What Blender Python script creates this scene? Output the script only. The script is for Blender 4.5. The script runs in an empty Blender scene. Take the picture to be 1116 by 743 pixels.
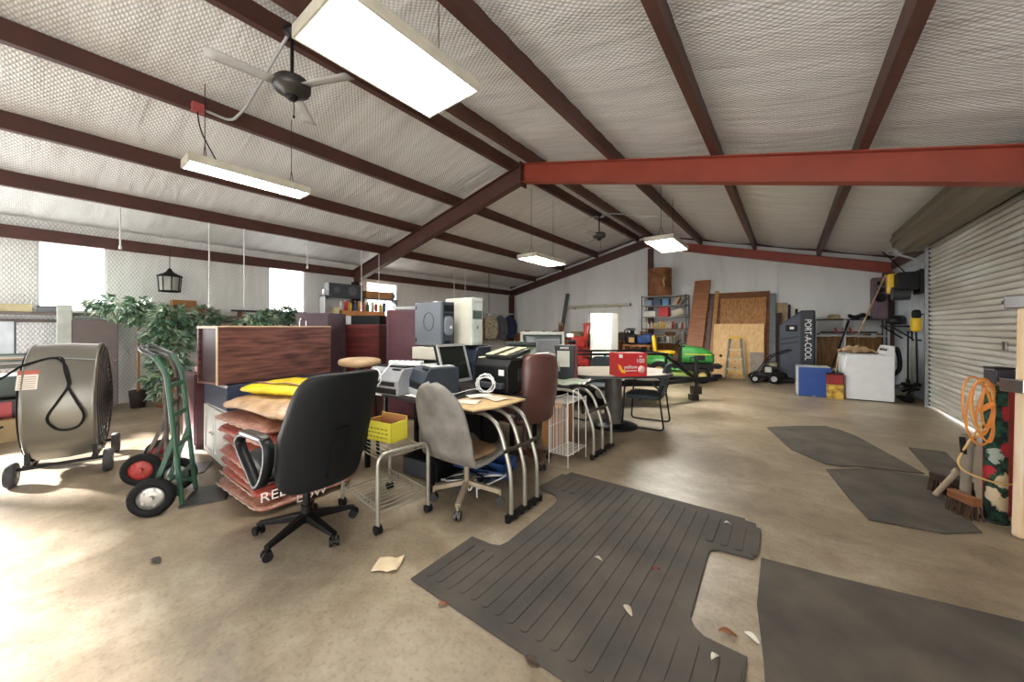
import bpy, bmesh, math, random
from mathutils import Matrix, Vector
rnd = random.Random(7)
SC = bpy.context.scene
COL = SC.collection
PI = math.pi
# ---------------------------------------------------------------- camera model (used to turn sightings into places on the floor)
FPX, CX, HY, CAMH = 395.0, 558.0, 356.5, 1.4
TH = math.atan(301.0 / FPX)
CT, ST = math.cos(TH), math.sin(TH)
FACE = TH            # rotation of a thing that faces the camera squarely (its front is local -Y)

def W(px, py, d):
    """place seen at px,py whose distance along the view is d metres"""
    r = (px - CX) / FPX * d
    return Vector((r * CT - d * ST, r * ST + d * CT, CAMH - (py - HY) / FPX * d))

def G(px, py, z=0.0):
    d = (CAMH - z) * FPX / (py - HY)
    p = W(px, py, d); p.z = z
    return p

# ---------------------------------------------------------------- materials
def lin(c):
    return tuple(((x / 255) / 12.92 if x / 255 <= .04045 else ((x / 255 + .055) / 1.055) ** 2.4) for x in c)

MATS = {}
def mat(name, col, rough=.55, metal=0.0, var=0.12, scale=6.0, bump=0.0, bscale=60.0, col2=None, emit=0.0, spec=0.5, stretch=None, trans=0.0, alpha=1.0):
    if name in MATS: return MATS[name]
    m = bpy.data.materials.new(name); m.use_nodes = True
    nt = m.node_tree; N = nt.nodes; L = nt.links
    b = N['Principled BSDF']
    c1 = lin(col)
    c2 = lin(col2) if col2 else tuple(max(0, x * (1 - var * 2)) for x in c1)
    b.inputs['Roughness'].default_value = rough
    b.inputs['Metallic'].default_value = metal
    b.inputs['Specular IOR Level'].default_value = spec
    if trans: b.inputs['Transmission Weight'].default_value = trans
    if alpha < 1: b.inputs['Alpha'].default_value = alpha
    tc = N.new('ShaderNodeTexCoord')
    mp = N.new('ShaderNodeMapping'); L.new(tc.outputs['Object'], mp.inputs['Vector'])
    if stretch: mp.inputs['Scale'].default_value = stretch
    nz = N.new('ShaderNodeTexNoise'); nz.inputs['Scale'].default_value = scale; nz.inputs['Detail'].default_value = 5
    L.new(mp.outputs['Vector'], nz.inputs['Vector'])
    rp = N.new('ShaderNodeValToRGB')
    rp.color_ramp.elements[0].position = .35; rp.color_ramp.elements[1].position = .68
    rp.color_ramp.elements[0].color = (*c2, 1); rp.color_ramp.elements[1].color = (*c1, 1)
    L.new(nz.outputs['Fac'], rp.inputs['Fac'])
    L.new(rp.outputs['Color'], b.inputs['Base Color'])
    if bump:
        n2 = N.new('ShaderNodeTexNoise'); n2.inputs['Scale'].default_value = bscale; n2.inputs['Detail'].default_value = 3
        L.new(mp.outputs['Vector'], n2.inputs['Vector'])
        bp = N.new('ShaderNodeBump'); bp.inputs['Strength'].default_value = bump; bp.inputs['Distance'].default_value = .01
        L.new(n2.outputs['Fac'], bp.inputs['Height']); L.new(bp.outputs['Normal'], b.inputs['Normal'])
    if emit:
        b.inputs['Emission Color'].default_value = (*c1, 1); b.inputs['Emission Strength'].default_value = emit
    MATS[name] = m
    return m

def wood(name, c1, c2, rough=.5, scale=3.0, stretch=(1, 1, 12), spec=.4):
    return mat(name, c1, rough, col2=c2, scale=scale, stretch=stretch, spec=spec, bump=.05, bscale=20)

# ---------------------------------------------------------------- mesh builder
class MB:
    def __init__(s): s.v = []; s.f = []; s.mi = []; s.sm = []; s.M = Matrix.Identity(4)
    def at(s, loc=(0, 0, 0), rz=0, rx=0, ry=0):
        s.M = Matrix.Translation(loc) @ Matrix.Rotation(rz, 4, 'Z') @ Matrix.Rotation(rx, 4, 'X') @ Matrix.Rotation(ry, 4, 'Y'); return s
    def add(s, vs, fs, m=0, smooth=False):
        o = len(s.v)
        for p in vs: s.v.append(tuple(s.M @ Vector(p)))
        for f in fs: s.f.append([i + o for i in f]); s.mi.append(m); s.sm.append(smooth)
        return s
    def box(s, cx, cy, cz, sx, sy, sz, rz=0, m=0):
        c, n = math.cos(rz), math.sin(rz); vs = []
        for z in (-.5, .5):
            for x, y in ((-.5, -.5), (.5, -.5), (.5, .5), (-.5, .5)):
                X, Y = x * sx, y * sy; vs.append((cx + X * c - Y * n, cy + X * n + Y * c, cz + z * sz))
        return s.add(vs, [(3, 2, 1, 0), (4, 5, 6, 7), (0, 1, 5, 4), (1, 2, 6, 5), (2, 3, 7, 6), (3, 0, 4, 7)], m)
    def b6(s, x0, x1, y0, y1, z0, z1, m=0):
        return s.box((x0 + x1) / 2, (y0 + y1) / 2, (z0 + z1) / 2, abs(x1 - x0), abs(y1 - y0), abs(z1 - z0), 0, m)
    def bar(s, p, q, w, h, m=0, up=(0, 0, 1)):
        p, q = Vector(p), Vector(q); d = (q - p).normalized(); u = Vector(up)
        a = d.cross(u)
        if a.length < 1e-4: a = d.cross(Vector((0, 1, 0)))
        a.normalize(); b = a.cross(d).normalized(); vs = []
        for c in (p, q):
            for i, j in ((-1, -1), (1, -1), (1, 1), (-1, 1)): vs.append(c + a * (i * w / 2) + b * (j * h / 2))
        return s.add(vs, [(3, 2, 1, 0), (4, 5, 6, 7), (0, 1, 5, 4), (1, 2, 6, 5), (2, 3, 7, 6), (3, 0, 4, 7)], m)
    def tube(s, pts, r, n=8, m=0, closed=False, r2=None):
        P = [Vector(p) for p in pts]; k = len(P); vs = []; fs = []; pa = None
        for i, p in enumerate(P):
            a = P[(i - 1) % k] if (closed or i > 0) else p
            b = P[(i + 1) % k] if (closed or i < k - 1) else p
            d = (b - a).normalized()
            if pa is None:
                pa = d.cross(Vector((0, 0, 1)))
                if pa.length < .05: pa = d.cross(Vector((1, 0, 0)))
            pa = (pa - d * pa.dot(d)).normalized(); pb = d.cross(pa)
            rr = r if r2 is None else r + (r2 - r) * i / (k - 1)
            for j in range(n):
                t = 2 * PI * j / n; vs.append(p + pa * (rr * math.cos(t)) + pb * (rr * math.sin(t)))
        for i in range(k if closed else k - 1):
            for j in range(n):
                a = i * n + j; b = i * n + (j + 1) % n; i2 = (i + 1) % k
                fs.append((a, b, i2 * n + (j + 1) % n, i2 * n + j))
        s.add(vs, fs, m, True)
        if not closed:
            s.add(vs[:n], [tuple(range(n - 1, -1, -1))], m); s.add(vs[-n:], [tuple(range(n))], m)
        return s
    def cyl(s, p, q, r, r2=None, n=16, m=0):
        return s.tube([p, q], r, n, m, False, r if r2 is None else r2)
    def lathe(s, prof, n=24, m=0, c=(0, 0, 0), ax='z'):
        vs = []; fs = []; k = len(prof)
        for r, z in prof:
            for j in range(n):
                t = 2 * PI * j / n; x, y = r * math.cos(t), r * math.sin(t)
                p = {'z': (x, y, z), 'y': (x, z, y), 'x': (z, x, y)}[ax]
                vs.append((p[0] + c[0], p[1] + c[1], p[2] + c[2]))
        for i in range(k - 1):
            for j in range(n):
                f = (i * n + j, i * n + (j + 1) % n, (i + 1) * n + (j + 1) % n, (i + 1) * n + j)
                fs.append(f if ax != 'y' else f[::-1])
        return s.add(vs, fs, m, True)
    def prism(s, poly, z0, z1, m=0, ax='z'):
        k = len(poly); vs = []
        for z in (z0, z1):
            for x, y in poly: vs.append({'z': (x, y, z), 'y': (x, z, y), 'x': (z, x, y)}[ax])
        fs = [tuple(range(k - 1, -1, -1)), tuple(range(k, 2 * k))]
        for i in range(k): j = (i + 1) % k; fs.append((i, j, k + j, k + i))
        if ax == 'y': fs = [f[::-1] for f in fs]
        return s.add(vs, fs, m)
    def sup(s, c, r, e=.35, e2=None, n=24, k=14, m=0, rz=0, fn=None):
        """rounded solid: e small = boxy, 1 = ellipsoid"""
        e2 = e if e2 is None else e2
        sg = lambda x, p: math.copysign(abs(x) ** p, x)
        vs = []; fs = []; cr, sr = math.cos(rz), math.sin(rz)
        for i in range(k + 1):
            u = -PI / 2 + PI * i / k
            for j in range(n):
                t = 2 * PI * j / n
                x = r[0] * sg(math.cos(u), e2) * sg(math.cos(t), e); y = r[1] * sg(math.cos(u), e2) * sg(math.sin(t), e); z = r[2] * sg(math.sin(u), e2)
                if fn: x, y, z = fn(x, y, z)
                vs.append((c[0] + x * cr - y * sr, c[1] + x * sr + y * cr, c[2] + z))
        for i in range(k):
            for j in range(n): fs.append((i * n + j, i * n + (j + 1) % n, (i + 1) * n + (j + 1) % n, (i + 1) * n + j))
        return s.add(vs, fs, m, True)
    def grid(s, fn, nu, nv, m=0, smooth=True):
        vs = [fn(i / nu, j / nv) for i in range(nu + 1) for j in range(nv + 1)]; w = nv + 1
        return s.add(vs, [(i * w + j, (i + 1) * w + j, (i + 1) * w + j + 1, i * w + j + 1) for i in range(nu) for j in range(nv)], m, smooth)

def curve_pts(pts, n=6, closed=False):
    """smooth path through points"""
    P = [Vector(p) for p in pts]; k = len(P); out = []
    for i in range(k if closed else k - 1):
        p0 = P[(i - 1) % k] if (closed or i > 0) else P[i]; p1 = P[i]; p2 = P[(i + 1) % k]
        p3 = P[(i + 2) % k] if (closed or i < k - 2) else p2
        for j in range(n):
            t = j / n; t2 = t * t; t3 = t2 * t
            out.append(.5 * ((2 * p1) + (p2 - p0) * t + (2 * p0 - 5 * p1 + 4 * p2 - p3) * t2 + (3 * p1 - p0 - 3 * p2 + p3) * t3))
    if not closed: out.append(P[-1])
    return out

def fillet(pts, r, n=5):
    """polyline with rounded corners"""
    P = [Vector(p) for p in pts]; out = [P[0]]
    for i in range(1, len(P) - 1):
        a, b, c = P[i - 1], P[i], P[i + 1]
        u = (a - b); v = (c - b); rr = min(r, u.length * .49, v.length * .49)
        p = b + u.normalized() * rr; q = b + v.normalized() * rr
        for j in range(n + 1):
            t = j / n; out.append((1 - t) ** 2 * p + 2 * t * (1 - t) * b + t * t * q)
    out.append(P[-1]); return out

def obj(name, mb, mats, parent=None, bevel=0, solid=0, sub=0, label=None, loc=None, rz=0):
    me = bpy.data.meshes.new(name); me.from_pydata(mb.v, [], mb.f)
    for x in (mats if isinstance(mats, (list, tuple)) else [mats]): me.materials.append(x)
    me.polygons.foreach_set('material_index', mb.mi); me.polygons.foreach_set('use_smooth', mb.sm); me.update()
    o = bpy.data.objects.new(name, me); COL.objects.link(o)
    if parent: o.parent = parent
    if loc is not None: o.location = loc
    o.rotation_euler.z = rz
    if solid:
        q = o.modifiers.new('solid', 'SOLIDIFY'); q.thickness = solid; q.offset = 0
    if bevel:
        q = o.modifiers.new('bevel', 'BEVEL'); q.width = bevel; q.segments = 2; q.limit_method = 'ANGLE'; q.angle_limit = .7
    if sub:
        q = o.modifiers.new('sub', 'SUBSURF'); q.levels = sub; q.render_levels = sub
    if label: o['label'] = label
    return o

def tag(o, label, cat, group=None):
    o['label'] = label; o['category'] = cat
    if group: o['group'] = group
    return o
def thing(name, label, cat, loc=(0, 0, 0), rz=0, group=None):
    o = bpy.data.objects.new(name, None); COL.objects.link(o); o.empty_display_size = .1
    o.location = loc; o.rotation_euler = (0, 0, rz)
    return tag(o, label, cat, group)
def struct(name, mb, m, parent=None, bevel=0, label=None, solid=0):
    o = obj(name, mb, m, parent, bevel, solid)
    if parent is None: o['kind'] = 'structure'
    if label: o['label'] = label
    return o
def kids(o): return [c for c in bpy.data.objects if c.parent == o]
def dup(root, loc=None, rz=None, label=None, group=None):
    def rec(o, par):
        c = o.copy(); COL.objects.link(c)
        if par: c.parent = par
        for k in kids(o): rec(k, c)
        return c
    r = rec(root, None)
    if loc is not None: r.location = loc
    if rz is not None: r.rotation_euler.z = rz
    if label: r['label'] = label
    if group: r['group'] = group
    return r
def text(name, body, size, m, parent, loc, rot, ext=.001, align='CENTER', sx=1.0):
    cu = bpy.data.curves.new(name, 'FONT'); cu.body = body; cu.size = size; cu.extrude = ext; cu.align_x = align; cu.align_y = 'CENTER'
    tmp = bpy.data.objects.new(name + '_tmp', cu); COL.objects.link(tmp)
    bpy.context.view_layer.update()
    me = bpy.data.meshes.new_from_object(tmp.evaluated_get(bpy.context.evaluated_depsgraph_get()))
    bpy.data.objects.remove(tmp); bpy.data.curves.remove(cu)
    me.materials.clear(); me.materials.append(m)
    o = bpy.data.objects.new(name, me); COL.objects.link(o); o.parent = parent; o.location = loc; o.rotation_euler = rot; o.scale.x = sx
    return o

# common materials
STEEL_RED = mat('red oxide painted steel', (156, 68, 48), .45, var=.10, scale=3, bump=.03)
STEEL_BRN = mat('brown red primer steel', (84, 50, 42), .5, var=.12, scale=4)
WHITE_P = mat('white enamel', (226, 228, 228), .35, var=.03)
BLACK_P = mat('black plastic', (15, 16, 18), .5, var=.1, spec=.3)
DKGREY = mat('dark grey plastic', (58, 62, 68), .5, var=.08)
MIDGREY = mat('mid grey plastic', (120, 124, 128), .5, var=.06)
LTGREY = mat('light grey plastic', (176, 178, 178), .5, var=.05)
BEIGE_P = mat('beige computer plastic', (205, 202, 188), .5, var=.05)
CHROME = mat('chrome', (205, 205, 205), .18, 1.0, var=.03)
ALU = mat('grey tube metal', (176, 172, 160), .35, .7, var=.08)
GALV = mat('galvanised metal', (160, 163, 163), .4, .7, var=.12)
RUBBER = mat('black rubber', (18, 18, 19), .75, var=.1, spec=.25)
BLK_METAL = mat('black painted steel', (14, 14, 16), .45, var=.1, spec=.3)
CARD = mat('brown cardboard', (168, 118, 74), .8, var=.08)
PAPER = mat('white paper', (225, 222, 212), .8, var=.04)
REDPL = mat('red plastic', (190, 36, 34), .4, var=.08)
YELLOW = mat('yellow plastic', (232, 190, 30), .4, var=.06)
BLUEPL = mat('blue plastic', (40, 74, 128), .45, var=.08)
GREENP = mat('green enamel paint', (58, 140, 62), .3, var=.06)
BROWNW = wood('brown wood', (140, 92, 58), (98, 60, 36))
PLYW = wood('yellow plywood', (232, 196, 140), (212, 168, 108), scale=5, stretch=(6, 6, .6))
PLYD = wood('brown plywood', (184, 134, 80), (142, 96, 52), scale=5, stretch=(6, 6, .6))
MAHOG = wood('mahogany veneer', (98, 42, 40), (72, 28, 28), rough=.3, scale=4, stretch=(.6, .6, 7))
# ================================================================ SETTING
XL, XR, XC = -9.75, 2.06, -3.87
YB, YE = -3.2, 12.75
def ztop(x): return 4.39 - .243 * abs(x - XC)          # underside of the purlins
def zroof(x): return ztop(x) + .21

# --- concrete floor
m = bpy.data.materials.new('stained concrete'); m.use_nodes = True
nt = m.node_tree; N = nt.nodes; L = nt.links; b = N['Principled BSDF']
tc = N.new('ShaderNodeTexCoord')
def noise(scale, det=6, dist=0.0, vec=None, rough=.55):
    n = N.new('ShaderNodeTexNoise'); n.inputs['Scale'].default_value = scale; n.inputs['Detail'].default_value = det
    n.inputs['Distortion'].default_value = dist; n.inputs['Roughness'].default_value = rough
    L.new(vec or tc.outputs['Object'], n.inputs['Vector']); return n
def ramp(n, stops, out='Fac'):
    r = N.new('ShaderNodeValToRGB'); e = r.color_ramp.elements
    while len(e) < len(stops): e.new(.5)
    for i, (p, c) in enumerate(stops): e[i].position = p; e[i].color = (*lin(c), 1) if len(c) == 3 else c
    L.new(n.outputs[out], r.inputs['Fac']); return r
def mix(a, b_, f, mode='MIX'):
    x = N.new('ShaderNodeMix'); x.data_type = 'RGBA'; x.blend_type = mode
    if isinstance(f, float): x.inputs[0].default_value = f
    else: L.new(f, x.inputs[0])
    for s, i in ((a, 6), (b_, 7)):
        if isinstance(s, tuple): x.inputs[i].default_value = (*s, 1)
        else: L.new(s, x.inputs[i])
    return x.outputs[2]
mp = N.new('ShaderNodeMapping'); mp.inputs['Rotation'].default_value = (0, 0, .5); mp.inputs['Scale'].default_value = (1, 1.7, 1)
L.new(tc.outputs['Object'], mp.inputs['Vector'])
n1 = noise(.7, 8, .6); n2 = noise(.9, 9, .5, mp.outputs['Vector'], .62); n3 = noise(45, 4); n4 = noise(7, 6, .8)
base = ramp(n1, [(.32, (106, 91, 72)), (.5, (140, 124, 101)), (.68, (163, 149, 126))]).outputs['Color']
st = ramp(n2, [(.34, (90, 80, 68)), (.5, (138, 125, 106)), (.66, (178, 168, 151))]).outputs['Color']
c = mix(base, st, .55)
sp = ramp(n3, [(.3, (150, 140, 128)), (.5, (255, 255, 255))]).outputs['Color']
c = mix(c, sp, .35, 'MULTIPLY')
dk = ramp(n4, [(.22, (150, 134, 112)), (.62, (255, 255, 255))]).outputs['Color']
c = mix(c, dk, .45, 'MULTIPLY')
L.new(c, b.inputs['Base Color'])
rr = ramp(n2, [(.3, (.34, .34, .34, 1)), (.7, (.46, .46, .46, 1))])
L.new(rr.outputs['Color'], b.inputs['Roughness'])
bp = N.new('ShaderNodeBump'); bp.inputs['Strength'].default_value = .12; bp.inputs['Distance'].default_value = .01
L.new(n4.outputs['Fac'], bp.inputs['Height']); L.new(bp.outputs['Normal'], b.inputs['Normal'])
CONC = m
struct('floor', MB().b6(XL - .1, XR + .1, YB, YE + .1, -.12, 0), CONC)

# --- white quilted insulation
def quilt(name, col, col2, axis_u, axis_v, size=.075, wr=.5, rough=.4, seam=None, fold=.5):
    m = bpy.data.materials.new(name); m.use_nodes = True
    nt = m.node_tree; N = nt.nodes; L = nt.links; b = N['Principled BSDF']
    tc = N.new('ShaderNodeTexCoord'); sep = N.new('ShaderNodeSeparateXYZ'); L.new(tc.outputs['Object'], sep.inputs['Vector'])
    def M(op, a, b_=None):
        x = N.new('ShaderNodeMath'); x.operation = op
        for s, i in ((a, 0), (b_, 1)):
            if s is None: continue
            if isinstance(s, (int, float)): x.inputs[i].default_value = s
            else: L.new(s, x.inputs[i])
        return x.outputs[0]
    u, v = sep.outputs[axis_u], sep.outputs[axis_v]
    k = 2 * PI / size
    d1 = M('SINE', M('MULTIPLY', M('ADD', u, M('MULTIPLY', v, .6)), k * .7)); d2 = M('SINE', M('MULTIPLY', M('SUBTRACT', u, M('MULTIPLY', v, .6)), k * .7))
    q = M('MULTIPLY', M('ABSOLUTE', d1), M('ABSOLUTE', d2))
    n1 = N.new('ShaderNodeTexNoise'); n1.inputs['Scale'].default_value = 1.6; n1.inputs['Detail'].default_value = 4; n1.inputs['Distortion'].default_value = .5
    mp = N.new('ShaderNodeMapping'); sc = [1, 1, 1]; sc[axis_u] = fold * 8; sc[axis_v] = .7; mp.inputs['Scale'].default_value = sc
    L.new(tc.outputs['Object'], mp.inputs['Vector']); L.new(mp.outputs['Vector'], n1.inputs['Vector'])
    h = M('ADD', M('MULTIPLY', q, .35), M('MULTIPLY', n1.outputs['Fac'], 2.2 * wr))
    bp = N.new('ShaderNodeBump'); bp.inputs['Strength'].default_value = .75; bp.inputs['Distance'].default_value = .022
    L.new(h, bp.inputs['Height']); L.new(bp.outputs['Normal'], b.inputs['Normal'])
    rp = N.new('ShaderNodeValToRGB'); e = rp.color_ramp.elements
    e[0].position = .05; e[1].position = .5; e[0].color = (*lin(col2), 1); e[1].color = (*lin(col), 1)
    L.new(M('ADD', M('MULTIPLY', q, .6), M('MULTIPLY', M('SUBTRACT', n1.outputs['Fac'], .3), .5)), rp.inputs['Fac'])  # quilt hollows and folds greyed: shading put into the base colour
    L.new(rp.outputs['Color'], b.inputs['Base Color'])
    b.inputs['Roughness'].default_value = rough
    return m
INS_ROOF = quilt('roof insulation foil', (236, 236, 235), (192, 192, 190), 1, 0, .06, .9, .34)
INS_SIDE = quilt('side wall insulation', (236, 236, 235), (206, 206, 203), 1, 2, .07, .5, .42)
INS_END = quilt('end wall insulation', (238, 239, 238), (222, 223, 222), 0, 2, .05, .45, .42, fold=.35)

PUR_L = [-5.62, -7.02, -8.36]; PUR_R = [-2.16, -.76, .64]; PUR_C = [-4.12, -3.66]
# --- roof: insulation sagging a little between the purlins
edges = [XL] + PUR_L[::-1] + [XC] + PUR_R + [XR + .06]
def roof_pt(u, v):
    i = min(int(u * (len(edges) - 1)), len(edges) - 2); t = u * (len(edges) - 1) - i
    x = edges[i] + (edges[i + 1] - edges[i]) * t; y = YB + (YE - YB) * v
    sag = .05 * math.sin(PI * t) if i not in (3, 4) else .02 * math.sin(PI * t)
    return (x, y, zroof(x) - sag + .008 * math.sin(y * 7 + x) * math.sin(PI * t) + .006 * math.sin(y * 17 - x * 3))
mb = MB(); mb.grid(roof_pt, 8 * 8, 160)
struct('ceiling', mb, INS_ROOF, solid=.02)

# --- walls
WIN = [(.0, .77, 1.66, 2.83), (3.32, 4.12, 1.75, 2.83), (5.82, 6.85, 1.75, 2.74)]
zl = zroof(XL)
mb = MB(); yy = YB
DOOR_L = (-2.9, -.7, 0, 2.7)
segs = [DOOR_L] + WIN
for (a, c_, z0, z1) in segs:
    mb.b6(XL - .12, XL, yy, a, 0, zl)
    if z0 > 0: mb.b6(XL - .12, XL, a, c_, 0, z0)
    mb.b6(XL - .12, XL, a, c_, z1, zl); yy = c_
mb.b6(XL - .12, XL, yy, YE, 0, zl)
struct('wall_left', mb, INS_SIDE)
pane_m = mat('clear daylight panel', (250, 250, 250), .3, var=0, alpha=.10)
for i, (a, c_, z0, z1) in enumerate(WIN):
    mb = MB()
    for (y0, y1, k0, k1) in ((a, a + .03, z0, z1), (c_ - .03, c_, z0, z1), (a + .03, c_ - .03, z0, z0 + .03), (a + .03, c_ - .03, z1 - .03, z1)):
        mb.b6(XL - .1, XL - .02, y0, y1, k0, k1)
    w = struct('window_%d' % (i + 1), mb, WHITE_P)
    obj('window_pane', MB().b6(XL - .07, XL - .062, a + .03, c_ - .03, z0 + .03, z1 - .03), pane_m, w)
# unseen wall added behind the camera, side openings shaped to let in light
mb = MB(); mb.prism([(-7.2, 0), (-2.4, 0), (-2.4, 2.9), (1.7, 2.9), (1.7, 0), (XR, 0), (XR, zroof(XR)), (XC, zroof(XC)), (XL, zroof(XL)), (XL, 2.9), (-7.2, 2.9)], YB, YB + .1, ax='y'); struct('wall_front', mb, INS_END)
# end wall with gable
mb = MB(); mb.prism([(XL, 0), (XR, 0), (XR, zroof(XR)), (XC, zroof(XC)), (XL, zroof(XL))], YE, YE + .1, ax='y')
r5 = random.Random(9); ph = [r5.uniform(0, 6.3) for _ in range(6)]
def fold(u, v):
    x = XL + .02 + (XR - XL - .04) * u; z = 1.15 + (zroof(x) - 1.17) * v
    y = YE - .012 - .026 * (1 + math.sin(x * 7.6 + ph[0] + .3 * math.sin(z * 2))) - .008 * math.sin(x * 17 + ph[1] + z) - .006 * math.sin(z * 5 + x * 2.2 + ph[2]) - .004 * math.sin(z * 13 - x * 5)
    return (x, y, z)
mb.grid(fold, 240, 26)
struct('wall_back', mb, INS_END)
# right wall
RIB = mat('pale ribbed wall sheet', (196, 205, 214), .4, .2, var=.08)
mb = MB(); mb.b6(XR, XR + .1, YB, 5.8, 0, zroof(XR)); mb.b6(XR, XR + .1, 9.45, YE, 0, zroof(XR)); mb.b6(XR, XR + .1, 5.8, 9.45, 2.85, zroof(XR)); struct('wall_right', mb, INS_SIDE)
mb = MB()
prof = []
for k in range(26):
    y = 9.75 + k * .115
    prof += [(y, 0), (y + .03, .022), (y + .055, .022), (y + .085, 0)]
vs = []
for y, dx in prof: vs += [(XR - .004 - dx, y, .02), (XR - .004 - dx, y, 2.7)]
mb.add(vs, [(2 * i, 2 * i + 2, 2 * i + 3, 2 * i + 1) for i in range(len(prof) - 1)])
struct('trim_1', mb, RIB, solid=.003)
# plywood wainscot on the back wall
mb = MB()
x = XL + .2
while x < 1.9:
    x2 = min(x + 1.22, 1.9); mb.b6(x + .004, x2 - .004, YE - .025, YE - .004, .02, 1.24 + .02 * math.sin(x * 9)); x = x2
struct('baseboard_back', mb, PLYD)

# --- roof steel
def purlin(x, i, side):
    mb = MB(); z = ztop(x); w = .075; t = .012; a = -1 if side == 'L' else 1
    y0, y1 = YB, 12.55
    s = .243 * (1 if x < XC else -1) 
    face = .5 * w if x < .2 else -.5 * w
    mb.b6(x + face - t / 2, x + face + t / 2, y0, y1, z, z + .2)
    mb.b6(x - w / 2, x + w / 2, y0, y1, z - .002, z + t); mb.b6(x - w / 2, x + w / 2, y0, y1, z + .19, z + .2)
    mb.b6(x - face - t / 2, x - face + t / 2, y0, y1, z, z + .022)
    struct('trim_%d' % i, mb, STEEL_BRN)
for i, x in enumerate(PUR_L): purlin(x, 2 + i, 'L')
for i, x in enumerate(PUR_C): purlin(x, 5 + i, 'C')
for i, x in enumerate(PUR_R): purlin(x, 7 + i, 'R')
# eave struts
for k, (x0, x1, n) in enumerate(((XL + .005, XL + .085, 10), (XR - .085, XR - .03, 11))):
    struct('trim_%d' % n, MB().b6(x0, x1, YB, 12.5, 2.8, 3.0), STEEL_BRN)
def ibeam(mb, p, q, depth, wid=.15, tf=.012, tw=.008):
    p, q = Vector(p), Vector(q); d = (q - p).normalized(); n = Vector((0, 1, 0)); up = n.cross(d) if d.x < 0 else d.cross(n)
    if up.z < 0: up = -up
    if abs(up.z) < .1: up = Vector((1, 0, 0))
    mb.bar(p, q, tw, depth, up=up)
    for s in (-1, 1): mb.bar(p + up * (s * (depth / 2 - tf / 2)), q + up * (s * (depth / 2 - tf / 2)), wid, tf, up=up)
def frame(y, n, depth):
    zc = lambda x: ztop(x) - depth / 2 / .972 - .004
    xl, xr = XL + .02, XR - .03
    for k, (a, c_) in enumerate(((xl, XC), (XC, xr))):
        mb = MB(); ibeam(mb, (a, y, zc(a)), (c_, y, zc(c_)), depth)
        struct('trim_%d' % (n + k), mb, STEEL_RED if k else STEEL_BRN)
    mb = MB()
    for x in (XL + .12, XR - .12):
        h = ztop(x) - depth
        for yy_ in (y - .06, y + .06): mb.b6(x - .1, x + .1, yy_ - .006, yy_ + .006, .012, h)
        mb.b6(x - .004, x + .004, y - .055, y + .055, .012, h)
        mb.b6(x - .13, x + .13, y - .09, y + .09, 0, .012)
    struct('trim_%d' % (n + 2), mb, STEEL_BRN)
frame(5.41, 12, .33); frame(12.6, 15, .25)
mb = MB(); mb.b6(XC - .012, XC + .012, 5.41 - .1, 5.41 + .1, ztop(XC) - .42, ztop(XC) + .02)
for yy_ in (-.06, .06):
    for zz in (-.36, -.25, -.12, -.03): mb.cyl((XC - .03, 5.41 + yy_, ztop(XC) + zz), (XC + .03, 5.41 + yy_, ztop(XC) + zz), .012, n=6)
struct('trim_18', mb, STEEL_BRN)
# middle column of the end frame
mb = MB(); 
for yy_ in (12.54, 12.66): mb.b6(-3.78, -3.62, yy_ - .006, yy_ + .006, 0, 4.05)
mb.b6(-3.704, -3.696, 12.54, 12.66, 0, 4.05)
struct('trim_19', mb, STEEL_BRN)
# angle where roof meets end wall
mb = MB()
for a, c_ in ((XL, XC), (XC, XR)): mb.bar((a, 12.68, zroof(a) - .05), (c_, 12.68, zroof(c_) - .05), .06, .05)
struct('trim_20', mb, STEEL_BRN)

# --- roller door on the right wall
SLAT = mat('galvanised door slats', (222, 222, 216), .45, .25, var=.08, scale=1.0, stretch=(1, .5, 2), col2=(186, 182, 172))
mb = MB(); DY0, DY1, DH = 5.75, 9.5, 2.9; pitch = .078; prof = []
nz = int(DH / pitch)
for k in range(nz):
    for t, dx in ((0, -.022), (.08, .010), (.3, .02), (.6, .02), (.8, .012), (.86, -.022), (.97, -.03)):
        prof.append((k * pitch + t * pitch + .035, dx))
vs = []
for z, dx in prof: vs += [(1.985 - dx, DY0, z), (1.985 - dx, DY1, z)]
mb.add(vs, [(2 * i, 2 * i + 1, 2 * i + 3, 2 * i + 2) for i in range(len(prof) - 1)], 0, False)
d = struct('door_1', mb, SLAT, solid=.003)
mb = MB(); mb.b6(1.95, 2.03, DY1 - .02, DY1 + .07, 0, 2.95); mb.b6(1.92, 1.95, DY1 + .0, DY1 + .05, 0, 2.95)
obj('guide_rail', mb, GALV, d)
mb = MB()
for k in range(nz): mb.b6(1.955, 1.972, DY1 - .05, DY1 - .018, k * pitch + .025, k * pitch + .062)
obj('slat_end', mb, BLK_METAL, d)
COILM = mat('dull bronze coil', (132, 124, 106), .5, .3, var=.15, scale=2, stretch=(1, .2, 1))
mb = MB(); n = 14; prof = []
cx_, cz_, R_ = 1.76, 3.0, .25
vs = []; K = 96
for j in range(K):
    t = 2 * PI * j / K; r = R_ * (1 + .05 * math.cos(t * 12)); 
    for y in (DY0, 9.62): vs.append((cx_ + r * math.cos(t), y, cz_ + r * math.sin(t) * .92))
fs = [(2 * j, 2 * ((j + 1) % K), 2 * ((j + 1) % K) + 1, 2 * j + 1) for j in range(K)]
fs.append(tuple(2 * j + 1 for j in range(K))[::-1])
mb.add(vs, fs); obj('door_coil', mb, COILM, d)
mb = MB(); mb.bar((1.5, 9.66, 2.8), (1.99, 9.66, 2.8), .03, .05); mb.bar((1.5, 9.66, 2.8), (1.99, 9.66, 2.55), .03, .03)
obj('coil_bracket', mb, GALV, d)
obj('latch', MB().b6(1.94, 1.965, 6.6, 6.68, 1.13, 1.24), CHROME, d, bevel=.006)
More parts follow.
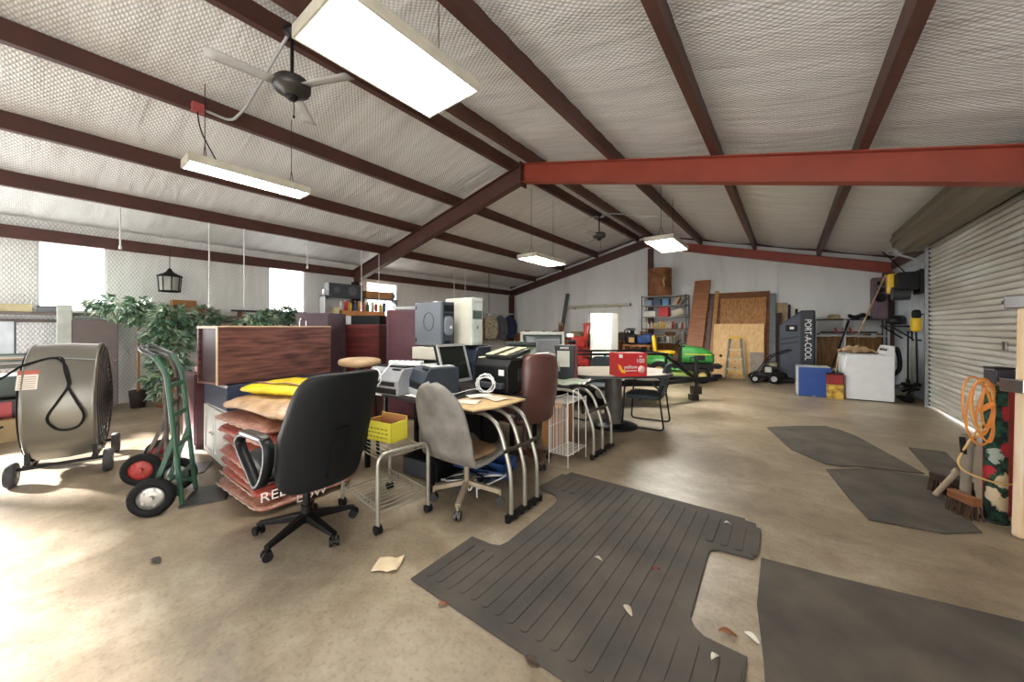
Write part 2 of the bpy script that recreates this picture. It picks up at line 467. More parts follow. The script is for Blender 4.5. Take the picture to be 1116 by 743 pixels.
# ================================================================ FLOOR MATS AND LITTER
MATR = mat('dusty ribbed rubber', (78, 71, 62), .8, var=.2, scale=2.5, bump=.15, bscale=90, col2=(54, 50, 46))
MATD = mat('dusty flat rubber', (84, 76, 65), .85, var=.2, scale=3.0, bump=.2, bscale=120, col2=(56, 51, 45))
t = thing('truck_bed_mat', 'black ribbed rubber truck bed mat with two wheel notches, in front', 'mat', (-.9, 2.2, 0))
P = [(-1.66, 1.255), (-.42, 1.262), (-.137, 1.262), (-.137, 1.815), (-.30, 1.82), (-.345, 1.85), (-.372, 1.9), (-.39, 2.5), (-.38, 2.55), (-.34, 2.585), (-.17, 2.61), (-.18, 3.085), (-.245, 3.09), (-.25, 3.12), (-1.655, 3.105), (-1.66, 3.02), (-1.70, 3.015), (-1.73, 2.645), (-1.53, 2.6), (-1.48, 2.55), (-1.46, 2.45), (-1.445, 1.85), (-1.46, 1.79), (-1.51, 1.765), (-1.67, 1.755)]
P = [(x + .9, y - 2.2) for x, y in P]
obj('mat_sheet', MB().prism(P, .001, .014), MATR, t, bevel=.003)
def rib(x, y0, y1, w=.04):
    mb = MB(); pts = []
    for k in range(7):
        a = PI + PI * k / 6; pts.append((x + w / 2 * math.cos(a), y0 + w / 2 * math.sin(a)))
    for k in range(7):
        a = PI * k / 6; pts.append((x + w / 2 * math.cos(a), y1 + w / 2 * math.sin(a)))
    mb.prism([(px + .9, py - 2.2) for px, py in pts], .013, .0185); return mb
xs = [-1.60 + .0795 * k for k in range(19)]
for x in xs:
    y0, y1 = 1.36, 3.02
    if x < -1.4:
        obj('rib', rib(x, 1.34, 1.68), MATR, t); obj('rib', rib(x, 2.72, 2.98), MATR, t); continue
    if x > -.42:
        obj('rib', rib(x, 1.34, 1.74), MATR, t); obj('rib', rib(x, 2.66, 3.0), MATR, t); continue
    obj('rib', rib(x, y0, y1), MATR, t)
def flat(name, label, pts, z=.01, m=MATD):
    c = Vector((sum(p[0] for p in pts) / len(pts), sum(p[1] for p in pts) / len(pts)))
    o = obj(name, MB().prism([(p[0] - c.x, p[1] - c.y) for p in pts], .001, z), m, bevel=.002, loc=(c.x, c.y, 0))
    return tag(o, label, 'mat')
flat('rubber_mat', 'dark flat rubber mat in the middle of the floor, farthest from camera', [(-.24, 6.17), (.1, 6.52), (.42, 6.75), (.56, 6.62), (.7, 6.35), (1.035, 5.12), (.56, 5.0), (.42, 4.9), (.3, 4.885), (.03, 5.22)])
flat('rubber_mat', 'worn grey rubber mat nearer camera, overlapping line of the floral rug roll', [(.294, 4.70), (.66, 5.0), (1.04, 5.06), (1.02, 4.6), (1.05, 3.9), (.84, 3.72), (.466, 3.655), (.40, 3.98)], z=.009)
flat('rubber_mat', 'small grey rubber mat lying against the foot of the roller door', [(1.11, 6.13), (1.40, 6.16), (1.36, 5.5), (1.25, 4.85), (1.13, 4.73), (1.09, 5.3)])
flat('rubber_mat', 'dark speckled rubber mat at lower right beside the ribbed truck mat', [(-.13, 2.655), (.2, 2.70), (.885, 2.83), (1.3, 2.9), (1.3, 1.6), (-.07, 1.7), (-.08, 1.83), (-.125, 2.2)])
# paper and leaves
mb = MB(); g = G(423, 616)
mb.grid(lambda u, v: ((u - .5) * .15, (v - .5) * .13, .006 + .012 * abs(math.sin(u * 5 + v * 3)) * (.4 + u)), 8, 8)
o = obj('paper_sheet', mb, mat('tan scrap paper', (214, 194, 160), .8, var=.05), solid=.001, loc=(g.x, g.y, 0), rz=.6); tag(o, 'creased tan scrap of paper on the concrete near the black chair', 'paper')
def leaf(px, py, col, label, s=.05, rz=0, nm='dry_leaf', cat='leaf', z0=.002):
    g = G(px, py, z0); mb = MB()
    def f(u, v):
        a = (u - .5); w = math.sin(PI * (.08 + .84 * u)) * .5
        return (a * s * 1.6, (v - .5) * s * w * 1.6, .004 + .012 * abs(v - .5) + .008 * math.sin(u * 4))
    mb.grid(f, 8, 4)
    o = obj(nm, mb, mat('leaf %s' % (col,), col, .8), solid=.0012, loc=(g.x, g.y, z0), rz=rz); tag(o, label, cat)
leaf(793, 691, (128, 78, 44), 'curled brown dry leaf on concrete by the mat notch', .045, .3)
leaf(819, 696, (226, 218, 204), 'white torn paper scrap on concrete by the mat notch', .04, -.4, 'paper_scrap', 'paper')
leaf(715, 621, (120, 60, 50), 'reddish curled leaf in the middle of the ribbed mat', .035, 1, z0=.02)
leaf(652, 610, (190, 178, 160), 'pale leaf scrap near the centre of the ribbed mat', .03, .2, z0=.02)
leaf(779, 717, (206, 198, 180), 'pale paper scrap on the mat corner nearest lower right', .03, 1.2, 'paper_scrap', 'paper', z0=.02)
leaf(684, 666, (184, 172, 150), 'pale straw bit lying along the mat ribs', .04, -.6, z0=.02)
leaf(580, 722, (70, 52, 36), 'dark crumpled leaf at the front edge of the ribbed mat', .04, .1)
leaf(483, 660, (140, 84, 60), 'small brown leaf off the left front of the ribbed mat', .03, .8)
leaf(793, 571, (200, 196, 186), 'white flake on the far right corner of the ribbed mat', .028, .5, 'paper_scrap', 'paper', z0=.02)
leaf(170, 612, (60, 56, 50), 'dark twig scrap on the open concrete at lower left', .05, .3)

# ================================================================ DRUM FAN
STAIN = mat('dull satin steel sheet', (132, 129, 120), .40, .6, var=.1, scale=1.5, stretch=(1, .3, 1))
fr = -.16
fc = Vector((-5.72, .205, 0))
t = thing('drum_fan', 'large steel drum fan on wheels with coiled black cord', 'fan', fc, fr)
R_, Ld = .55, .215; zc = .68
mb = MB(); mb.lathe([(R_ - .02, -Ld), (R_ + .004, -Ld), (R_ + .012, -Ld + .01), (R_, -Ld + .025), (R_ + .012, 0), (R_, Ld - .025), (R_ + .012, Ld - .01), (R_ + .004, Ld), (R_ - .02, Ld), (R_ - .03, 0), (R_ - .02, -Ld)], 56, ax='y', c=(0, 0, zc))
obj('drum', mb, STAIN, t)
for s in (-1, 1):
    mb = MB()
    for k in range(10): 
        r = .08 + k * .049; pts = [(r * math.cos(a * PI / 18), s * (Ld + .012 + .05 * (1 - (r / .54) ** 2)), zc + r * math.sin(a * PI / 18)) for a in range(36)]
        mb.tube(pts, .004, 5, closed=True)
    for k in range(8):
        a = k * PI / 4; mb.tube([(r * math.cos(a), s * (Ld + .012 + .05 * (1 - (r / .54) ** 2)), zc + r * math.sin(a)) for r in (.08, .2, .32, .44, .54)], .004, 5)
    obj('fan_grille', mb, BLK_METAL, t)
mb = MB()
for k in range(4):
    a = k * PI / 2 + .4; ca, sa = math.cos(a), math.sin(a)
    def f(u, v): 
        r = .08 + u * .4; w = (v - .5) * (.14 + .16 * u); return (r * ca - w * sa, w * .5, zc + r * sa + w * ca)
    mb.grid(f, 6, 4)
obj('fan_blade_set', mb, GALV, t, solid=.004)
obj('fan_motor', MB().cyl((0, -.12, zc), (0, .12, zc), .1, n=20), BLK_METAL, t)
mb = MB()
mb.cyl((.36, -.29, .14), (.36, .29, .14), .016); mb.cyl((-.36, -.29, .14), (-.36, .29, .14), .016)
for y in (-.2, .2):
    mb.bar((-.4, y, .165), (.4, y, .165), .04, .025)
    for sx in (-1, 1): mb.bar((sx * .36, y, .14), (sx * .36, y, .27), .04, .03)
obj('wheel_frame', mb, BLK_METAL, t)
for sx in (-1, 1):
    for sy in (-1, 1):
        mb = MB(); mb.lathe([(.03, -.028), (.095, -.032), (.105, -.02), (.105, .02), (.095, .032), (.03, .028)], 24, ax='y', c=(sx * .36, sy * .285, .105))
        wl = obj('wheel', mb, mat('grey rubber wheel', (64, 62, 64), .7), t)
        obj('wheel_hub', MB().cyl((sx * .36, sy * .285 - .036, .105), (sx * .36, sy * .285 + .036, .105), .032), GALV, wl)
def onfan(y, z, off=.012):
    dz = z - zc; return (math.sqrt(max(R_ ** 2 - dz * dz, 0)) + off, y, z)
cord = [onfan(y, z, .02) for y, z in ((-.06, 1.115), (.0, 1.11), (.03, 1.0), (.055, .9), (.06, .85), (.11, .72), (.15, .6), (.12, .5), (.05, .47), (-.02, .5), (-.06, .6), (0, .74), (.055, .86), (.06, .92), (.02, 1.06), (-.06, 1.118), (-.2, 1.07), (-.26, 1.02))]
tail = [(.5, -.32, .96), (.52, -.45, .9), (.5, -.55, .72), (.5, -.56, .58), (.5, -.45, .5), (.5, -.3, .56)]
obj('power_cord', MB().tube(curve_pts(cord + tail, 6), .009, 7), RUBBER, t)
obj('handle_rod', MB().tube([onfan(y, z, .02) for y, z in ((-.02, 1.115), (.12, 1.1), (.2, 1.09))], .006, 6), GALV, t)
mb = MB(); mb.grid(lambda u, v: onfan(-.235 + .115 * u, .86 + .15 * v, .008), 2, 6)
lb = obj('warning_label', mb, mat('cream label', (226, 214, 200), .6, var=.02), t, label='cream warning label with red header')
mb = MB(); mb.grid(lambda u, v: onfan(-.235 + .115 * u, .985 + .035 * v, .0095), 2, 3); obj('label_header', mb, mat('label red', (186, 100, 84), .6), lb)
mb = MB()
for k in range(6): mb.grid(lambda u, v, k=k: onfan(-.225 + .095 * u, .872 + k * .018 + .006 * v, .0093), 2, 1)
obj('label_lines', mb, mat('label print', (150, 138, 126), .6), lb)

# ================================================================ HAND TRUCKS
GREEN = mat('dark green painted tube', (44, 86, 66), .4, var=.15)
def hand_truck(label, loc, rz, rim, rimname, frame_m, lean=.10, h=1.2):
    """toe plate points to local +X, axle along Y"""
    t = thing('hand_truck', label, 'hand truck', loc, rz, None)
    T = lambda x, y, z: (x - (z * math.tan(lean)), y, z)
    mb = MB(); hw = .15
    for s in (-1, 1):
        pts = fillet([T(0, s * hw, .02), T(0, s * hw, h - .08), (T(0, 0, h)[0] - .06, s * (hw + .01), h + .05)], .08)
        mb.tube(pts, .017, 10)
    obj('upright_tube', mb, frame_m, t)
    for z in (.25, .5, .75, 1.0): obj('cross_bar', MB().bar(T(0, -hw, z * h / 1.2), T(0, hw, z * h / 1.2), .012, .035), frame_m, t)
    mb = MB()
    for s in (-1, 1):
        p = T(0, 0, h); x0 = p[0] - .06
        mb.tube(fillet([(x0, s * (hw + .01), h + .05), (x0 - .10, s * (hw - .02), h + .11), (x0 - .11, s * .02, h + .115)], .05), .016, 8)
    obj('handle', mb, mat('worn grey steel tube', (92, 96, 98), .35, .6), t)
    mb = MB()
    for s in (-1, 1):
        mb.bar(T(0, s * hw, .55), (-.17, s * hw, .15), .022, .03); mb.bar((-.17, s * hw, .15), T(0, s * hw, .1), .022, .03)
    mb.cyl((-.15, -.26, .135), (-.15, .26, .135), .011)
    obj('axle_bracket', mb, frame_m, t)
    obj('toe_plate', MB().prism([(-.01, -.2), (.27, -.17), (.27, .17), (-.01, .2)], .006, .014), mat('bare plate steel', (84, 84, 82), .4, .7), t)
    for s in (-1, 1):
        y = s * .235; mb = MB()
        mb.lathe([(.085, -.03), (.1, -.038), (.125, -.036), (.137, -.018), (.137, .018), (.125, .036), (.1, .038), (.085, .03), (.085, -.03)], 32, ax='y', c=(-.15, y, .137))
        wl = obj('wheel', mb, RUBBER, t)
        mb = MB(); mb.lathe([(.0, -.012), (.03, -.02), (.05, -.01), (.088, -.02), (.088, .02), (.05, .01), (.03, .02), (0, .012)], 24, ax='y', c=(-.15, y, .137))
        mb.cyl((-.15, y - .045, .137), (-.15, y + .045, .137), .02)
        for k in range(5):
            a = k * 2 * PI / 5; mb.box(-.15 + .06 * math.cos(a), y, .137 + .06 * math.sin(a), .018, .034, .018)
        obj('wheel_rim', mb, rim, wl, label=rimname)
    return t
hand_truck('green hand truck with black tyres and silver hubs beside the mulch bags', (-3.90, .76, 0), 1.10, mat('silver hub', (180, 178, 172), .3, .7), 'silver wheel rim', GREEN, .09, 1.13)
hand_truck('second hand truck with red wheel hubs standing behind the green one', (-4.72, .80, 0), 1.14, mat('red hub', (170, 56, 50), .45), 'red wheel rim', mat('taped grey brown tube', (96, 86, 80), .5, .3, var=.25, scale=14), .02, 1.06)

# ================================================================ MULCH BAGS
def bagmesh(sx, sy, sz, seed, n=44, k=18):
    r2 = random.Random(seed); ph = [r2.uniform(0, 6) for _ in range(8)]
    mb = MB()
    def fn(x, y, z):
        ex = abs(x) / sx; ey = abs(y) / sy
        pin = 1 - .40 * max(0, (max(ex, ey) - .72) / .28) ** 1.5
        z = z * pin + .02 * sz * math.sin(x * 17 + ph[0]) + .10 * sz * math.sin(y * 13 + x * 6 + ph[1]) * (1 - ex ** 2) + .06 * sz * math.sin(x * 37 + y * 23 + ph[2])
        x += .012 * math.sin(y * 21 + ph[3]) ; y += .012 * math.sin(x * 19 + ph[4])
        z += .35 * sz * (.5 - ey) * .2 - .12 * sz * ex ** 3
        return x, y, z
    mb.sup((0, 0, sz), (sx, sy, sz), .24, .75, n, k, fn=fn); return mb
REDBAG = mat('red printed mulch bag', (164, 36, 30), .3, col2=(150, 100, 82), scale=11, bump=.9, bscale=34, spec=.7)
PALEBAG = mat('clear mulch bag', (170, 126, 104), .28, col2=(128, 72, 58), scale=14, bump=.9, bscale=40, spec=.7)
TANBAG = mat('tan plastic bag', (202, 170, 132), .3, col2=(160, 124, 92), scale=9, bump=.9, bscale=30, spec=.7)
DARKBAG = mat('dark bag print', (40, 26, 24), .35)
specs = [('lowest', 1), ('second', 0), ('third', 0), ('fourth', 0), ('fifth', 0), ('sixth', 0), ('topmost clear', 1)]
z = .0
MULZ = []
for i, (w_, pale) in enumerate(specs):
    lab = 'clear plastic mulch bag, lowest of the stack, on the floor' if i == 0 else ('clear topped mulch bag under the tan bag, topmost of the red stack' if i == 6 else 'red mulch bag, %s from the bottom of the stack' % w_)
    sx, sy, sz = .50, .38, .052
    t = thing('mulch_bag', lab, 'bag', (-3.56 + rnd.uniform(-.025, .025) - .05 * (i == 6), 1.36 + rnd.uniform(-.02, .02), z + .002), .02 + rnd.uniform(-.06, .06), 'stacked mulch bags')
    obj('bag_body', bagmesh(sx, sy, sz, i), [PALEBAG if pale else REDBAG], t)
    # dark printed band along the long right side and gathered seam at the near end
    mb = MB()
    mb.grid(lambda u, v: (sx * (.992 - .0) + .006 + .004 * math.sin(u * 30), (u - .5) * 2 * sy * .74, sz * (.62 + .72 * v)), 20, 3)
    if i in (1, 2): obj('print_band', mb, DARKBAG, t, solid=.002)
    mb = MB(); mb.grid(lambda u, v: ((u - .5) * 2 * sx * .84, -sy * (.975 + .05 * v), sz * (.8 + .25 * math.sin(u * 40) * v * .4)), 40, 2)
    obj('end_seam', mb, mat('clear seam', (214, 190, 170), .3), t, solid=.002)
    MULZ.append((t, z)); z += .094
WHTXT = mat('white print', (232, 222, 214), .5, var=0)
text('lettering', 'RED MULCH', .10, WHTXT, MULZ[1][0], (.518, -.06, .05), (PI / 2, 0, PI / 2), sx=1.15)
text('lettering', 'LOW', .085, WHTXT, MULZ[0][0], (.516, -.02, .052), (PI / 2, 0, PI / 2), sx=1.2)
o = obj('soil_bag', bagmesh(.50, .40, .07, 31), TANBAG, loc=(-3.52, 1.42, z + .006), rz=.12); tag(o, 'tan plastic bag between the red mulch stack and the yellow bag', 'bag')
z += .118
t = thing('soil_bag', 'bright yellow plastic bag with maroon stripe, topmost of the bag stack', 'bag', (-3.6, 1.50, z + .02), .35)
obj('bag_body', bagmesh(.46, .30, .055, 41), mat('bright yellow bag', (236, 208, 22), .3, var=.12, bump=.9, bscale=18, spec=.6), t)
mb = MB(); mb.grid(lambda u, v: ((u - .5) * .8, -.2 + .035 * v - .02 * u, .108 + .006 * math.sin(u * 14) - .012 * (2 * u - 1) ** 2), 20, 2)
obj('stripe', mb, mat('maroon stripe', (96, 34, 40), .4), t, solid=.003)
mb = MB(); mb.grid(lambda u, v: ((u - .5) * .78, -.185 + .01 * v - .02 * u, .1105 + .006 * math.sin(u * 14) - .012 * (2 * u - 1) ** 2), 20, 1)
obj('stripe', mb, mat('pale stripe', (206, 160, 150), .4), t, solid=.003)

# ================================================================ BLACK OFFICE CHAIR
def five_star(t, r=.30, hub_h=.12, m=BLK_METAL, cast_m=BLACK_P, rot=0.0, post=.42, n=5, legw=.05, caster_r=.027):
    mb = MB(); mb.cyl((0, 0, .075), (0, 0, hub_h + .06), .035, n=16)
    obj('base_hub', mb, m, t)
    for k in range(n):
        a = rot + 2 * PI * k / n; c_, s_ = math.cos(a), math.sin(a)
        mb = MB(); w = legw / 2
        vs = [(.02 * c_ - w * s_, .02 * s_ + w * c_, .085), (.02 * c_ + w * s_, .02 * s_ - w * c_, .085), (r * c_ + w * .7 * s_, r * s_ - w * .7 * c_, .065), (r * c_ - w * .7 * s_, r * s_ + w * .7 * c_, .065)]
        vs += [(x, y, zz + h) for (x, y, zz), h in zip(vs, (.055, .055, .022, .022))]
        mb.add(vs, [(0, 1, 2, 3), (7, 6, 5, 4), (4, 5, 1, 0), (5, 6, 2, 1), (6, 7, 3, 2), (7, 4, 0, 3)])
        lg = obj('base_leg', mb, m, t, bevel=.006)
        mb = MB(); cx, cy = (r - .005) * c_, (r - .005) * s_; a2 = a + 1.0
        ox, oy = .014 * math.cos(a2), .014 * math.sin(a2)
        for s in (-1, 1): mb.cyl((cx + s * ox, cy + s * oy, caster_r), (cx + s * ox * 2.1, cy + s * oy * 2.1, caster_r), caster_r, n=16)
        mb.cyl((cx, cy, .03), (cx, cy, .07), .008); mb.cyl((cx - ox, cy - oy, caster_r), (cx + ox, cy + oy, caster_r), .012)
        obj('caster', mb, cast_m, lg)
    mb = MB(); mb.cyl((0, 0, hub_h), (0, 0, post), .025, .018); obj('gas_post', mb, m, t)
LEATH = mat('black leather', (15, 18, 20), .6, var=.1, bump=.25, bscale=180, spec=.3)
t = thing('office_chair', 'high-backed black leather office chair seen from behind, beside the mulch bags', 'chair', (-2.62, 1.12, 0), FACE + PI + 1.0)
# local: chair faces -Y, so its back is at +Y
five_star(t, .315, .13, rot=.35, post=.46, legw=.055, caster_r=.03)
mb = MB(); mb.box(0, -.02, .46, .3, .34, .05); obj('seat_plate', mb, BLK_METAL, t, bevel=.01)
mb = MB(); mb.sup((0, -.05, .52), (.27, .27, .065), .3, .5, 32, 14); obj('seat', mb, LEATH, t)
def back_shape(x, y, z):
    w = 1 - .16 * ((z - .0) / .42) * (z > 0) - .10 * (-z / .42) * (z < 0)
    return x * w, y + .36 * (z + .40) - .08 * (x / .3) ** 2 + .05 * ((z / .42) ** 2), z
mb = MB(); mb.sup((0, .2, .755), (.30, .055, .375), .55, .28, 40, 22, fn=back_shape); obj('backrest', mb, LEATH, t)
mb = MB(); mb.bar((0, .1, .45), (0, .32, .47), .09, .03); mb.bar((0, .31, .46), (0, .40, .78), .09, .03); obj('back_bracket', mb, BLK_METAL, t)
for s in (-1, 1):
    x = s * .315
    pts = curve_pts([(x, .16, .72), (x, .02, .735), (x, -.14, .725), (x, -.2, .68), (x, -.17, .62), (x, -.05, .52), (x, .05, .44), (x, .13, .5), (x, .18, .62)], 5, True)
    mb = MB(); vs = []; fs = []
    for p in pts:
        for dx, dy in ((-.028, 0), (.028, 0)): vs.append((p.x + dx, p.y, p.z))
    k = len(pts); mb.add(vs, [(2 * i, 2 * i + 1, 2 * ((i + 1) % k) + 1, 2 * ((i + 1) % k)) for i in range(k)], 0, True)
    arm = obj('armrest', mb, BLACK_P, t, solid=.024)
    mb = MB(); mb.sup((x, .0, .742), (.034, .16, .018), .4, .6); obj('arm_pad', mb, mat('worn black pad', (50, 46, 40), .35, var=.25, scale=12), arm)
    mb = MB(); mb.bar((x, .04, .45), (s * .1, 0, .455), .05, .02); obj('arm_bracket', mb, BLK_METAL, t)

# ================================================================ GREY SHELL CHAIR
GSH = mat('scuffed grey shell', (134, 129, 122), .6, col2=(98, 93, 86), scale=6, bump=.1, bscale=30)
t = thing('swivel_chair', 'grey scuffed shell swivel chair on a four-legged base, back to camera', 'chair', (-2.04, 2.08, 0), FACE + PI - .62)
STBEIGE = mat('scuffed beige steel', (166, 150, 126), .5, .2, var=.15, scale=10)
mb = MB(); mb.cyl((0, 0, .13), (0, 0, .19), .03); mb.cyl((0, 0, .15), (0, 0, .36), .02); obj('swivel_post', mb, STBEIGE, t)
for k in range(4):
    a = .5 + k * PI / 2; c_, s_ = math.cos(a), math.sin(a); mb = MB()
    mb.bar((.02 * c_, .02 * s_, .165), (.27 * c_, .27 * s_, .105), .04, .035); mb.cyl((.27 * c_, .27 * s_, .115), (.27 * c_, .27 * s_, .06), .01)
    lg = obj('base_leg', mb, STBEIGE, t, bevel=.006)
    mb = MB(); ax = Vector((-s_, c_, 0))
    for s in (-1, 1): mb.cyl(Vector((.27 * c_, .27 * s_, .033)) + ax * (s * .006), Vector((.27 * c_, .27 * s_, .033)) + ax * (s * .024), .033, n=16)
    mb.sup((.27 * c_, .27 * s_, .05), (.022, .022, .03), 1, 1, 12, 8)
    obj('caster', mb, mat('grey caster', (70, 68, 66), .4, .3), lg)
def shell(u, v):
    # u across, v from front lip of the seat to the top of the back
    s = (u - .5) * 2; L_ = v
    path = [(-.26, .40), (-.1, .375), (.06, .37), (.19, .39), (.26, .48), (.31, .66), (.36, .86), (.40, 1.0)]
    f = L_ * (len(path) - 1); i = min(int(f), len(path) - 2); q = f - i
    y = path[i][0] * (1 - q) + path[i + 1][0] * q; z = path[i][1] * (1 - q) + path[i + 1][1] * q
    wid = .275 * (1 - .12 * max(0, (v - .5) / .5)) * math.sqrt(max(1e-4, 1 - max(0, (v - .72) / .283) ** 2.4)) * math.sqrt(max(1e-4, 1 - max(0, (.14 - v) / .17) ** 2))
    bend = .07 * s * s * (1 - .3 * v)
    return (s * wid, y - bend * (v > .45) * min(1, (v - .45) * 5), z + bend * max(0, 1 - v / .55))
mb = MB(); mb.grid(shell, 16, 40); obj('shell_seat', mb, GSH, t, solid=.022)
mb = MB(); mb.sup((0, -.05, .415), (.19, .19, .022), .5, .6); obj('seat_pad', mb, mat('tan seat pad', (176, 142, 104), .6, var=.2), t)
obj('seat_plate', MB().box(0, -.01, .362, .2, .2, .016), STBEIGE, t, bevel=.004)
# ================================================================ ROLLING WIRE CART WITH YELLOW BOX
t = thing('rolling_cart', 'rolling wire cart on casters carrying a yellow box, beside the black chair', 'cart', (-2.48, 1.63, 0), -.1)
for sx in (-1, 1):
    x = sx * .29; mb = MB()
    mb.tube(fillet([(x, -.2, .05), (x, -.2, .53), (x, .2, .53), (x, .2, .05)], .07, 6), .0145, 10)
    obj('end_frame', mb, ALU, t)
    for sy in (-1, 1):
        mb = MB(); y = sy * .2
        for s in (-1, 1): mb.cyl((x, y + s * .004, .03), (x, y + s * .022, .03), .03, n=16)
        mb.cyl((x, y, .035), (x, y, .07), .009); obj('caster', mb, RUBBER, t)
for zz, al in ((.5, 'x'), (.13, 'y')):
    mb = MB()
    for s in (-1, 1): mb.tube([(-.29, s * .185, zz), (.29, s * .185, zz)], .005, 6); mb.tube([(s * .285, -.19, zz), (s * .285, .19, zz)], .005, 6)
    if al == 'x':
        for k in range(9): y = -.16 + .04 * k; mb.tube([(-.29, y, zz + .006), (.29, y, zz + .006)], .0028, 5)
    else:
        for k in range(11): x = -.275 + .055 * k; mb.tube([(x, -.19, zz + .006), (x, .19, zz + .006)], .0028, 5)
        for s in (-1, 1):
            mb.tube([(-.29, s * .19, zz + .05), (.29, s * .19, zz + .05)], .004, 5)
            for k in range(11): x = -.275 + .055 * k; mb.tube([(x, s * .19, zz), (x, s * .19, zz + .05)], .0025, 5)
    obj('wire_shelf', mb, ALU, t)
YBOX = mat('yellow printed card', (222, 210, 66), .6, var=.05)
t = thing('cardboard_box', 'open bright yellow printed box on the rolling wire cart', 'box', (-2.56, 1.70, .512), FACE - .52)
mb = MB(); w, dp, h = .29, .17, .15
mb.b6(-w / 2, w / 2, -dp / 2, dp / 2, 0, .004)
mb.b6(-w / 2, w / 2, -dp / 2, -dp / 2 + .005, 0, h); mb.b6(-w / 2, w / 2, dp / 2 - .005, dp / 2, 0, h + .03); mb.b6(-w / 2, -w / 2 + .005, -dp / 2, dp / 2, 0, h); mb.b6(w / 2 - .005, w / 2, -dp / 2, dp / 2, 0, h)
obj('box_body', mb, YBOX, t)
mb = MB(); mb.b6(-w / 2 + .006, w / 2 - .006, dp / 2 - .0085, dp / 2 - .0055, .005, h + .029); mb.b6(-w / 2 + .0055, -w / 2 + .008, -dp / 2 + .006, dp / 2 - .009, .005, h); mb.b6(-w / 2 + .009, w / 2 - .006, -dp / 2 + .006, dp / 2 - .009, .05, .056)
obj('box_lining', mb, CARD, t)
mb = MB(); mb.b6(-w / 2 + .01, -w / 2 + .012, -.06, .06, .03, .1)
o = obj('shipping_label', MB().b6(-w / 2 - .0015, -w / 2 - .0002, -.075, .06, .045, .122), PAPER, t)
mb = MB()
for k in range(9): mb.b6(-w / 2 - .0022, -w / 2 - .0015, -.06 + k * .011, -.06 + k * .011 + .005, .06, .11)
obj('barcode', mb, BLK_METAL, o)
mb = MB(); r2 = random.Random(3); GRNP = mat('olive print', (150, 150, 40), .6)
for row in range(3):
    x = -.12
    while x < .11:
        ww = r2.uniform(.012, .04); mb.b6(x, x + ww, -dp / 2 - .0012, -dp / 2, .025 + row * .032, .038 + row * .032); x += ww + .012
obj('box_print', mb, GRNP, t)

# ================================================================ COMPUTER DESKS
DESKT = mat('dark desk laminate', (46, 42, 40), .45, var=.1)
BRD = mat('worn board', (206, 176, 130), .6, var=.12, scale=8)
def desk(label, x0, x1, y0, y1, h, ys, rz=0, xf=.25):
    cx, cy = (x0 + x1) / 2, (y0 + y1) / 2
    t = thing('computer_desk', label, 'desk', (cx, cy, 0), rz)
    hx = (x1 - x0) / 2; hy = (y1 - y0) / 2
    obj('desktop', MB().b6(-hx, hx, -hy, hy, h - .03, h), DESKT, t, bevel=.004)
    for y in ys:
        yl = y - cy
        pts = curve_pts([(hx + xf, yl, .02), (hx + xf, yl, .22), (hx + xf - .01, yl, .36), (hx + xf - .05, yl, .5), (hx + xf - .11, yl, .66), (hx + xf - .19, yl, .74), (hx + xf - .29, yl, .765), (hx - .15, yl, .765)], 5)
        pts = [Vector((p.x, p.y, p.z * (h - .045) / .765 if p.z > .3 else p.z)) for p in pts]
        mb = MB(); mb.tube(pts, .0165, 10); obj('arched_leg', mb, ALU, t)
    ya, yb = ys[0] - cy, ys[-1] - cy
    mb = MB(); mb.bar((hx + xf, ya - .05, .03), (hx + xf, yb + .05, .03), .04, .03)
    for k in range(6): yy_ = ya - .04 + (yb - ya + .08) * k / 5; mb.cyl((hx + xf, yy_, 0), (hx + xf, yy_, .03), .02)
    obj('leg_base', mb, BLK_METAL, t)
    obj('leg_strap', MB().bar((hx + xf - .025, ya - .05, .5), (hx + xf - .025, yb + .06, .5), .012, .025), mat('worn dark strap', (70, 66, 60), .5, .4), t)
    for sx, sy in ((-1, -1), (-1, 1), (.35, -1), (.35, 1)):
        obj('leg', MB().b6(sx * (hx - .05) - .02, sx * (hx - .05) + .02, sy * (hy - .05) - .02, sy * (hy - .05) + .02, 0, h - .03), BLK_METAL, t)
    obj('back_panel', MB().b6(-hx + .03, hx * .6, hy - .04, hy - .02, .25, h - .03), BLK_METAL, t)
    return t
desk('dark computer desk with three arched metal legs, behind the grey shell chair', -3.40, -1.86, 1.96, 2.66, .78, (2.09, 2.26, 2.43), xf=.26)
desk('dark computer desk with three arched metal legs, behind the white wire rack', -3.40, -1.95, 3.60, 4.30, .74, (3.60, 3.83, 4.08), xf=.30)
t = thing('folding_table', 'dark table behind the computer desk carrying the stacked computer towers', 'table', (-3.38, 3.08, 0))
obj('tabletop', MB().b6(-.85, .85, -.39, .39, .75, .78), DESKT, t, bevel=.004)
for sx in (-1, 1):
    for sy in (-1, 1): obj('leg', MB().b6(sx * .78 - .02, sx * .78 + .02, sy * .33 - .02, sy * .33 + .02, 0, .75), BLK_METAL, t)
